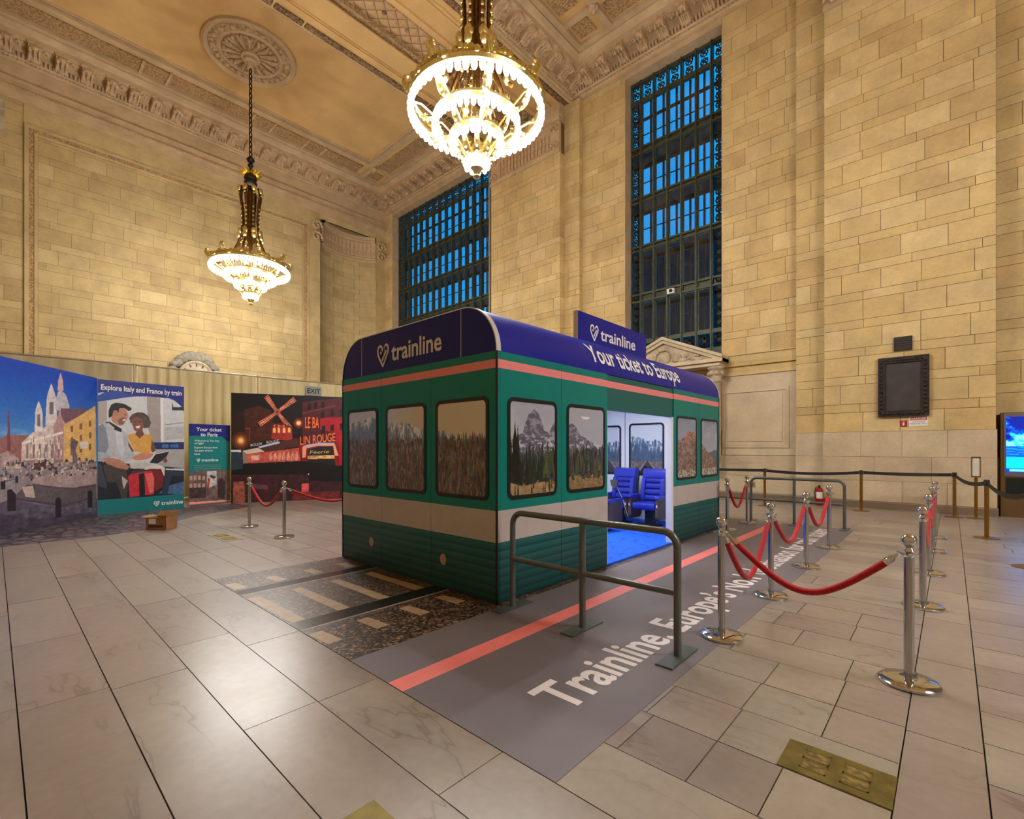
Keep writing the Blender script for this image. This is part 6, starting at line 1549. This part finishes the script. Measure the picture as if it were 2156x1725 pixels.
for i, tx in enumerate(('Welcome to The City', 'of Light!', 'Explore Europe from', 'the palm of your', 'hand.')): lettering('lettering', tx, at(0.12, (0.785, 0.752, 0.70, 0.662, 0.622)[i]), U, up, 0.050, 'white_print', root, bold=0.012)
brand(root, at(0.17, 0.538), U, up, 0.075, 'white_print', 0.001, 0.35, 0.46)
for v in (0.490, 0.468, 0.446): build('small_print', stroke([[(0, 0), (0.70, 0)]], 0.014, at(0.12, v), U, up, N, 0.0, 4), 'seam', root)
build('roller_base', MB().box(3.66, 4.78, 15.46, 15.74, 0.0, 0.05).map(lambda x, y, z: (x, y + (x - 4.2) * 0.2, z)), 'brushed_steel', root)
root, at, U, N = poster('night_backdrop', 'large night print of a red cabaret with a lit windmill', 'backdrop', 'moulin', (4.70, 15.44), (7.90, 14.02), 3.22, 330, 330, (26, 14, 20))
plain('neon_orange', (255, 120, 60), 0.5); plain('neon_white', (222, 220, 226), 0.5); plain('script_gold', (206, 186, 120), 0.5)
slant = lambda du, dv: (U * du + Vector((0, 0, dv)))
lettering('lettering', 'MOULIN', at(0.142, 0.512), slant(1, 0.18), up, 0.075, 'neon_white', root, width=0.30, bold=0.004); lettering('lettering', 'ROUGE', at(0.262, 0.537), slant(1, 0.18), up, 0.08, 'neon_white', root, width=0.33, bold=0.004)
lettering('lettering', 'LIN ROUGE', at(0.525, 0.528), slant(1, 0.13), up, 0.25, 'neon_orange', root, width=1.02, bold=0.012)
lettering('lettering', 'LE BA', at(0.565, 0.690), slant(1, 0.03), up, 0.33, 'neon_orange', root, width=0.40, bold=0.012)
lettering('lettering', 'F\u00e9erie', at(0.60, 0.440), slant(1, 0.06), slant(0.25, 1), 0.11, 'script_gold', root, width=0.56, bold=0.004)
# cobbled floor print in front
cb = thing('cobble_floor_print', 'cobblestone floor print spread in front of the travel posters', 'floor mat', (1.5, 12.5, 0.0))
mb = MB().prism([(-1.4, 11.34), (1.2, 11.36), (1.95, 11.62), (2.6, 12.35), (3.2, 13.1), (4.1, 13.7), (4.9, 14.2), (4.75, 15.4), (3.5, 15.25), (1.69, 15.02), (-0.6, 11.72), (-1.4, 11.6)], 0.001, 0.004, 'z')
build('sheet', mb, 'cobble_print', cb)
# ------------------------------------------------------------------ train window pictures
def rounded(y0, y1, z0, z1, r, k=5):
    out = []
    for cy, cz, a0 in ((y1 - r, z1 - r, 0), (y0 + r, z1 - r, 1), (y0 + r, z0 + r, 2), (y1 - r, z0 + r, 3)):
        for i in range(k + 1): a = PI / 2 * (a0 + i / k); out.append((cy + r * math.cos(a), cz + r * math.sin(a)))
    return out
def train_window(P, a0, a1, z0, z1, im, sub, depth=0.008, fw=0.042):
    """black rounded frame round a printed landscape; P(a, z, out) -> place"""
    im.sheet('window_picture', lambda u, v: P(a0 + fw * 0.5 + (a1 - a0 - fw) * u, z0 + fw * 0.5 + (z1 - z0 - fw) * v, 0.003), tr, 'window_print', sub)
    o, i = rounded(a0, a1, z0, z1, 0.085), rounded(a0 + fw, a1 - fw, z0 + fw, z1 - fw, 0.05); n = len(o); mb = MB()
    vs = [P(a, z, depth) for a, z in o] + [P(a, z, depth) for a, z in i] + [P(a, z, 0.0) for a, z in o] + [P(a, z, 0.0) for a, z in i]
    mb.add(vs, [(k, (k + 1) % n, n + (k + 1) % n, n + k) for k in range(n)] + [(k, (k + 1) % n, 2 * n + (k + 1) % n, 2 * n + k) for k in range(n)] + [(n + k, n + (k + 1) % n, 3 * n + (k + 1) % n, 3 * n + k) for k in range(n)])
    build('window_frame', mb, 'black_trim', tr)
def ridge(im, pts, rough=0.03, seed=0):
    """height of a skyline across the sheet"""
    x = im.u[0]; y = np.interp(x, [p[0] for p in pts], [p[1] for p in pts]); return y + rough * (fbm(2, im.w, im.w / 10, 1, 4, seed)[0] - 0.5) * 2
def below(im, r): return (im.v < r[None]).astype(float)
def trees(im, base, hmin, hmax, n, col, seed, x0=0.0, x1=1.0):
    q = random.Random(seed)
    for i in range(n):
        x = q.uniform(x0, x1); h = q.uniform(hmin, hmax); w = h * q.uniform(0.10, 0.16) * im.h / im.w * 1.0; b = base + q.uniform(-0.04, 0.03); k = 6; L_, R_ = [], []
        for j in range(k + 1):
            t = j / k; ww = w * (1 - t) * (1.0 if j % 2 == 0 else 0.62) + 0.001; L_.append((x - ww, b + h * t)); R_.append((x + ww, b + h * t))
        c = tuple(v * q.uniform(0.7, 1.3) for v in col); im.poly(L_ + R_[::-1], c, 0.25, i)
# end wall: wintry slopes above a brown forest
im = Ink(440, 180, (150, 150, 156)); t = im.v[..., None]
im.a[:] = np.array((184, 186, 198)) * (1 - t) + np.array((170, 170, 182)) * t
warm = np.clip((im.u - 0.30) / 0.3, 0, 1)[..., None]; im.a = im.a * (1 - warm) + np.array((176, 160, 136)) * warm
def slopes(im, pts, seed, rock, snow, dark):
    r = ridge(im, pts, 0.025, seed); mk = below(im, r); a, b = fbm(im.h, im.w, im.w / 9, 6, 4, seed + 1), fbm(im.h, im.w, im.w / 5, 14, 3, seed + 2); g = (0.6 * a + 0.4 * b)
    dep = np.clip((r[None] - im.v) * 3.2, 0, 1); k = np.clip((g - 0.36 - 0.30 * dep) * 6, 0, 1)
    c = np.array(rock) * (1 - k[..., None]) + np.array(snow) * k[..., None]; d = np.clip((b - 0.55) * 5, 0, 1)[..., None] * 0.75; c = c * (1 - d) + np.array(dark) * d
    im.a = im.a * (1 - mk[..., None]) + c * mk[..., None]
slopes(im, [(0, 0.80), (0.10, 0.86), (0.25, 0.90), (0.33, 0.82), (0.5, 0.78), (0.66, 0.70), (1, 0.55)], 4, (104, 114, 134), (202, 206, 216), (62, 68, 84))
def forest(im, v0, v1, rows, per, h, cols, seed, x0=0.0, x1=1.0, top=None):
    q = random.Random(seed)
    for k in range(rows):
        b = v0 + (v1 - v0) * k / max(1, rows - 1)
        for i in range(per):
            x = q.uniform(x0, x1); hh = h * q.uniform(0.6, 1.3) * (1 + 0.5 * k / rows); w = hh * 0.18 * im.h / im.w; bb = b + q.uniform(-0.03, 0.03)
            if top is not None: bb += top(x)
            c = q.choice(cols); c = tuple(v * q.uniform(0.75, 1.25) for v in c); im.poly([(x - w, bb), (x - w * 0.6, bb + hh * 0.5), (x, bb + hh), (x + w * 0.6, bb + hh * 0.5), (x + w, bb)], c, 0.0)
BR = [(74, 62, 62), (92, 78, 78), (106, 94, 94), (62, 54, 56), (96, 70, 68), (122, 112, 112), (78, 62, 62)]
im.poly([(0, 0), (0.66, 0), (0.66, 0.56), (0, 0.60)], (84, 70, 72), 0.3, 3)
forest(im, 0.56, -0.06, 24, 120, 0.065, BR, 5, 0.0, 0.66)
im.poly([(0.64, 0), (1, 0), (1, 0.56), (0.64, 0.58)], (70, 58, 54), 0.3, 3)
forest(im, 0.56, -0.06, 26, 80, 0.075, [(66, 54, 50), (84, 70, 64), (98, 84, 76), (58, 48, 46), (112, 98, 90)], 6, 0.63, 1.01)
im.a = np.clip(im.a * np.array((1.22, 1.28, 1.38)), 0, 245)
def PEf(a, z, o): return (TX0 - o, -a, z)
for (ya, yb), sub in zip(((5.645, 6.445), (4.595, 5.455), (3.535, 4.415)), ((0.0, 0.30, 0, 1), (0.31, 0.625, 0, 1), (0.66, 1.0, 0, 1))): train_window(PEf, -yb, -ya, 1.05, 2.15, im, sub)
# front, left half: pale peaks, firs, dry meadow
def peaks():
    im = Ink(320, 190, (172, 176, 190)); t = im.v[..., None]; im.a[:] = np.array((176, 180, 194)) * (1 - t) + np.array((166, 168, 184)) * t
    im.mask(np.clip((fbm(190, 320, 5, 4, 4, 12) - 0.5) * 3, 0, 1) * 0.5, (206, 208, 216))
    f1, f2 = fbm(190, 320, 24, 30, 4, 21), fbm(190, 320, 60, 60, 3, 22)
    r = ridge(im, [(0, 0.55), (0.06, 0.62), (0.12, 0.66), (0.17, 0.86), (0.22, 0.93), (0.26, 0.88), (0.31, 0.72), (0.36, 0.66), (0.40, 0.78), (0.43, 0.80), (0.46, 0.72), (0.55, 0.76), (0.62, 0.80), (0.70, 0.66), (0.80, 0.60), (0.90, 0.55), (1, 0.52)], 0.03, 3); mk = below(im, r)
    g = (f1 * 0.6 + f2 * 0.4)[..., None]; rock = np.array((70, 70, 92)) * (1 - g) + np.array((178, 172, 188)) * g; rock = np.where(g > 0.52, rock * 1.04, rock * 0.88); im.a = im.a * (1 - mk[..., None]) + rock * mk[..., None]
    im.mask(mk * np.clip((f2 + f1 - 1.0) * 5, 0, 1) * np.clip(1 - np.abs(im.v - 0.54) * 7, 0, 1) * 0.8, (206, 206, 216)); low = np.clip((0.47 + 0.06 * (f1 - 0.5) - im.v) * 14, 0, 1) * mk; im.mask(low, (66, 76, 104))
    gr = below(im, ridge(im, [(0, 0.12), (0.3, 0.18), (0.42, 0.14), (0.6, 0.34), (0.8, 0.36), (1, 0.30)], 0.02, 7)); im.mask(gr, (150, 124, 88)); im.mask(gr * (f2 > 0.5), (122, 100, 66))
    forest(im, 0.40, 0.16, 8, 46, 0.13, [(44, 54, 46), (56, 66, 52), (36, 44, 38), (70, 76, 60), (84, 86, 68)], 1, 0.05, 1.0); trees(im, 0.20, 0.16, 0.30, 26, (40, 48, 38), 1, 0.06, 1.0); trees(im, 0.12, 0.20, 0.32, 26, (36, 44, 34), 4, 0.02, 0.34); trees(im, 0.2, 0.1, 0.22, 40, (70, 76, 56), 3, 0.3, 1.0); trees(im, 0.16, 0.45, 0.62, 6, (24, 32, 26), 2, -0.02, 0.08)
    im.poly([(0.0, 0.0), (0.42, 0.0), (0.42, 0.10), (0.3, 0.14), (0.12, 0.11), (0.0, 0.16)], (164, 136, 100), 0.2, 5); trees(im, 0.06, 0.1, 0.16, 10, (60, 62, 40), 9, 0.05, 0.4)
    return im
PF = lambda a, z, o: (a, TY0 - o, z)
im = peaks()
train_window(PF, 3.646, 4.498, 1.055, 2.145, im, (0, 0.43, 0, 1)); train_window(PF, 4.693, 5.557, 1.055, 2.145, im, (0.56, 1.0, 0, 1))
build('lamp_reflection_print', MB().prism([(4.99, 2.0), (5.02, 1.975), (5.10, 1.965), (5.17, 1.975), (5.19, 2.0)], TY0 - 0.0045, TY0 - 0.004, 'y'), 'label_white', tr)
# front, right half: red rock village
im = Ink(220, 170, (150, 160, 180)); t = im.v[..., None]; im.a[:] = np.array((186, 192, 204)) * (1 - t) + np.array((126, 140, 166)) * t
im.mask(np.clip((fbm(170, 220, 4, 5, 4, 31) - 0.48) * 3, 0, 1) * 0.6, (206, 212, 222)); im.mask(below(im, ridge(im, [(0, 0.3), (0.7, 0.40), (0.9, 0.46), (1, 0.44)], 0.01, 1)), (78, 90, 112))
mk = below(im, ridge(im, [(0, 0.60), (0.15, 0.66), (0.25, 0.76), (0.40, 0.78), (0.44, 0.70), (0.56, 0.58), (0.62, 0.52), (0.75, 0.40), (0.9, 0.28), (1, 0.22)], 0.05, 5))
g = (0.5 * fbm(170, 220, 26, 22, 4, 33) + 0.5 * fbm(170, 220, 60, 50, 2, 34))[..., None]; rock = np.array((52, 38, 32)) * (1 - g) + np.array((206, 168, 148)) * g; rock = np.where(g > 0.5, rock * 1.06, rock * 0.85); im.a = im.a * (1 - mk[..., None]) + rock * mk[..., None]
im.mask(mk * (im.v > 0.66) * (g[..., 0] > 0.45), (186, 124, 100)); lo = (im.v < 0.14).astype(float); im.mask(lo, (110, 104, 90)); im.mask(lo * (fbm(170, 220, 60, 40, 2, 35) > 0.52), (196, 190, 176))
train_window(PF, 7.83, 8.70, 1.055, 2.16, im, (0, 0.46, 0, 1)); train_window(PF, 8.89, 9.765, 1.055, 2.16, im, (0.54, 1.0, 0, 1))
# inside end wall: snowy mountain with a track running to it
im = Ink(200, 170, (200, 206, 214)); f1, f2 = fbm(170, 200, 14, 12, 4, 41), fbm(170, 200, 44, 34, 3, 42)
slopes(im, [(0, 0.76), (0.3, 0.74), (0.55, 0.66), (0.8, 0.68), (1, 0.60)], 44, (66, 92, 120), (210, 220, 230), (44, 60, 80))
im.mask((im.v < 0.26 + 0.05 * f1).astype(float), (92, 84, 88)); im.mask(((im.v < 0.26) & (f2 > 0.52)).astype(float), (120, 110, 112))
im.poly([(0.50, 0.27), (0.56, 0.27), (0.95, -0.05), (0.15, -0.05)], (60, 54, 56), 0.2); im.poly([(0.49, 0.27), (0.51, 0.27), (0.20, -0.05), (0.12, -0.05)], (150, 146, 150)); im.poly([(0.55, 0.27), (0.57, 0.27), (1.0, -0.05), (0.92, -0.05)], (150, 146, 150))
PI_ = lambda a, z, o: (TX1 - T - 0.03 - o, -a, z)
train_window(PI_, -5.37, -4.53, 1.0, 2.16, im, (0, 1, 0, 1)); train_window(PI_, -6.35, -5.57, 1.0, 2.13, im, (0, 0.9, 0, 1))
# kiosk screen
im = Ink(120, 140, (0, 110, 235)); f = fbm(140, 120, 7, 8, 4, 51); tp = (im.v > 0.47).astype(float); im.mask(tp, (0, 58, 190)); im.mask(tp * (f > 0.50), (20, 150, 245)); im.mask(tp * (f > 0.60), (90, 200, 255)); im.mask(tp * (f < 0.40), (4, 20, 110))
im.poly([(0.70, 0.47), (0.78, 0.70), (0.86, 0.88), (0.95, 0.92), (1.0, 0.7), (1.0, 0.47)], (60, 160, 230), 0.3); im.mask(((im.v < 0.47) & (im.v > 0.28) & (fbm(140, 120, 3, 40, 3, 52) > 0.55)).astype(float), (10, 60, 190)); im.mask((im.v < 0.28).astype(float), (0, 150, 245))
for v in (0.20, 0.17, 0.145): im.poly([(0.66, v), (0.94, v), (0.94, v + 0.012), (0.66, v + 0.012)], (8, 90, 200))
im.mask((im.v < 0.075).astype(float), (10, 40, 150)); im.poly([(0.05, 0.02), (0.95, 0.02), (0.95, 0.055), (0.05, 0.055)], (90, 200, 255))
im.sheet('screen', lambda u, v: (16.024, ky1 - 0.09 - (ky1 - ky0 - 0.16) * u, 1.045 + 1.29 * v), kk, 'screen_print')
# ================================================================== PIPE AND DRAPE
DY = 18.0; DZ = 4.12
def drape(label, x0, x1, mat, folds, amp, seed, z1=DZ - 0.02):
    """hanging cloth with deep folds"""
    q = random.Random(seed); n = max(24, int(folds * 8)); ph = [q.uniform(0, 6.28) for _ in range(3)]; vs = []; rows = 6
    def off(t, k):
        w = amp * (0.45 + 0.55 * k); return w * (math.sin(t * folds * 2 * PI + ph[0] + 0.5 * math.sin(t * 9 + ph[1])) + 0.35 * math.sin(t * folds * 4.3 * PI + ph[2]))
    for k in range(rows):
        for i in range(n + 1):
            t = i / n; x = x0 + (x1 - x0) * t; vs.append((x, DYf(x) - 0.03 + off(t, 1 - k / (rows - 1)), 0.03 + (z1 - 0.03) * k / (rows - 1)))
    mb = MB().add(vs, [(k * (n + 1) + i, k * (n + 1) + i + 1, (k + 1) * (n + 1) + i + 1, (k + 1) * (n + 1) + i) for k in range(rows - 1) for i in range(n)])
    return tag(build('drape', mb, mat, None, True), label, 'drape', 'drapes of the pipe partition')
DYf = lambda x: 18.6 - 0.075 * (x + 1)
XPOLE = [-2.6, 2.92, 6.35, 9.9, 13.2]
drape('long grey-cream drape above the sunny piazza print', -2.55, 2.86, 'drape_grey', 9, 0.05, 1)
drape('cream drape falling in deep folds behind the roll-up banner', 3.0, 6.25, 'drape_cream', 11, 0.07, 2)
drape('cream drape behind the night print and its exit sign', 6.42, 9.84, 'drape_cream', 12, 0.05, 3)
drape('cream drape reaching behind the kiosk', 9.96, 13.15, 'drape_cream', 11, 0.05, 4)
for x, l in zip(XPOLE, ('drape upright at the far edge of the piazza print', 'drape upright above the couple poster', 'drape upright beside the night print', 'drape upright between the exit sign and the kiosk', 'drape upright hidden behind the kiosk')):
    p = thing('drape_upright', 'slim metal ' + l, 'pole', (x, DYf(x), 0), group='uprights of the drape partition')
    build('pole', MB().lathe([(0, 0.01), (0.025, 0.01), (0.025, DZ + 0.06), (0, DZ + 0.06)], 10), 'pole_alu', p, True, False); build('foot', MB().box(-0.2, 0.2, -0.2, 0.2, 0.0, 0.012), 'pole_alu', p, False, False)
for (a, b), l in zip(zip(XPOLE, XPOLE[1:]), ('over the piazza print', 'over the roll-up banner', 'over the night print', 'behind the kiosk')):
    p = thing('drape_rail', 'horizontal metal rail holding the drape ' + l, 'rail', (a, DYf(a), DZ), group='rails of the drape partition')
    build('bar', MB().tube([(a + 0.05, DYf(a + 0.05), DZ + 0.02), (b - 0.05, DYf(b - 0.05), DZ + 0.02)], 0.026, 8), 'pole_alu', p, True)
    for e in (a + 0.045, b - 0.045): build('end_hook', MB().lathe([(0, -0.035), (0.016, -0.035), (0.016, 0.03), (0, 0.03)], 8, (e, DYf(e), DZ + 0.02)), 'pole_alu', p)
ex = thing('exit_sign', 'grey exit sign with black letters hanging from the drape rail', 'sign', (8.22, DYf(8.22) - 0.15, 3.6))
build('board', MB().box(7.92, 8.52, DYf(8.22) - 0.16, DYf(8.22) - 0.13, 3.60, 3.94), 'exit_sign', ex)
lettering('lettering', 'EXIT', (8.22, DYf(8.22) - 0.16, 3.68), (1, 0, 0), (0, 0, 1), 0.17, 'exit_letter', ex, bold=0.02, center=True)
build('hanger', MB().box(8.0, 8.02, DYf(8.22) - 0.15, DYf(8.22) - 0.14, 3.9, DZ).box(8.42, 8.44, DYf(8.22) - 0.15, DYf(8.22) - 0.14, 3.9, DZ), 'pole_alu', ex)
# cardboard box
bx = thing('cardboard_box', 'open cardboard box with a white label on the floor before the couple poster', 'box', (2.27, 11.55, 0), -0.85)
w_, d_, h_ = 0.40, 0.30, 0.24; mb = MB()
for q in ((-w_ / 2, w_ / 2, -d_ / 2, -d_ / 2 + 0.01, 0.012, h_), (-w_ / 2, w_ / 2, d_ / 2 - 0.01, d_ / 2, 0.012, h_), (-w_ / 2, -w_ / 2 + 0.01, -d_ / 2, d_ / 2, 0.012, h_), (w_ / 2 - 0.01, w_ / 2, -d_ / 2, d_ / 2, 0.012, h_), (-w_ / 2, w_ / 2, -d_ / 2, d_ / 2, 0.005, 0.015)): mb.box(*q)
build('carton', mb, 'cardboard', bx, False, False)
for nm, q in (('flap', [(-w_ / 2, -d_ / 2, h_), (-w_ / 2, d_ / 2, h_), (-w_ / 2 - 0.10, d_ / 2, h_ + 0.03), (-w_ / 2 - 0.10, -d_ / 2, h_ + 0.03)]), ('flap', [(-w_ / 2, d_ / 2, h_), (w_ / 2, d_ / 2, h_), (w_ / 2, d_ / 2 + 0.08, h_ + 0.09), (-w_ / 2, d_ / 2 + 0.08, h_ + 0.09)]), ('flap', [(w_ / 2, -d_ / 2, h_), (w_ / 2, d_ / 2, h_), (w_ / 2 + 0.03, d_ / 2, h_ + 0.10), (w_ / 2 + 0.03, -d_ / 2, h_ + 0.10)])):
    v = [Vector(p) for p in q]; n_ = (v[1] - v[0]).cross(v[2] - v[0]).normalized() * 0.006
    build(nm, MB().add([tuple(p) for p in v] + [tuple(p - n_) for p in v], [(0, 1, 2, 3), (7, 6, 5, 4), (0, 1, 5, 4), (1, 2, 6, 5), (2, 3, 7, 6), (3, 0, 4, 7)]), 'cardboard', bx, False, False)
build('label', MB().box(-0.14, 0.0, -d_ / 2 - 0.002, -d_ / 2, 0.12, 0.22), 'label_white', bx, False, False)
plain('box_print', (74, 48, 32), 0.8); build('printed_band', MB().box(-0.15, 0.15, -d_ / 2 - 0.002, -d_ / 2, 0.05, 0.10), 'box_print', bx, False, False)
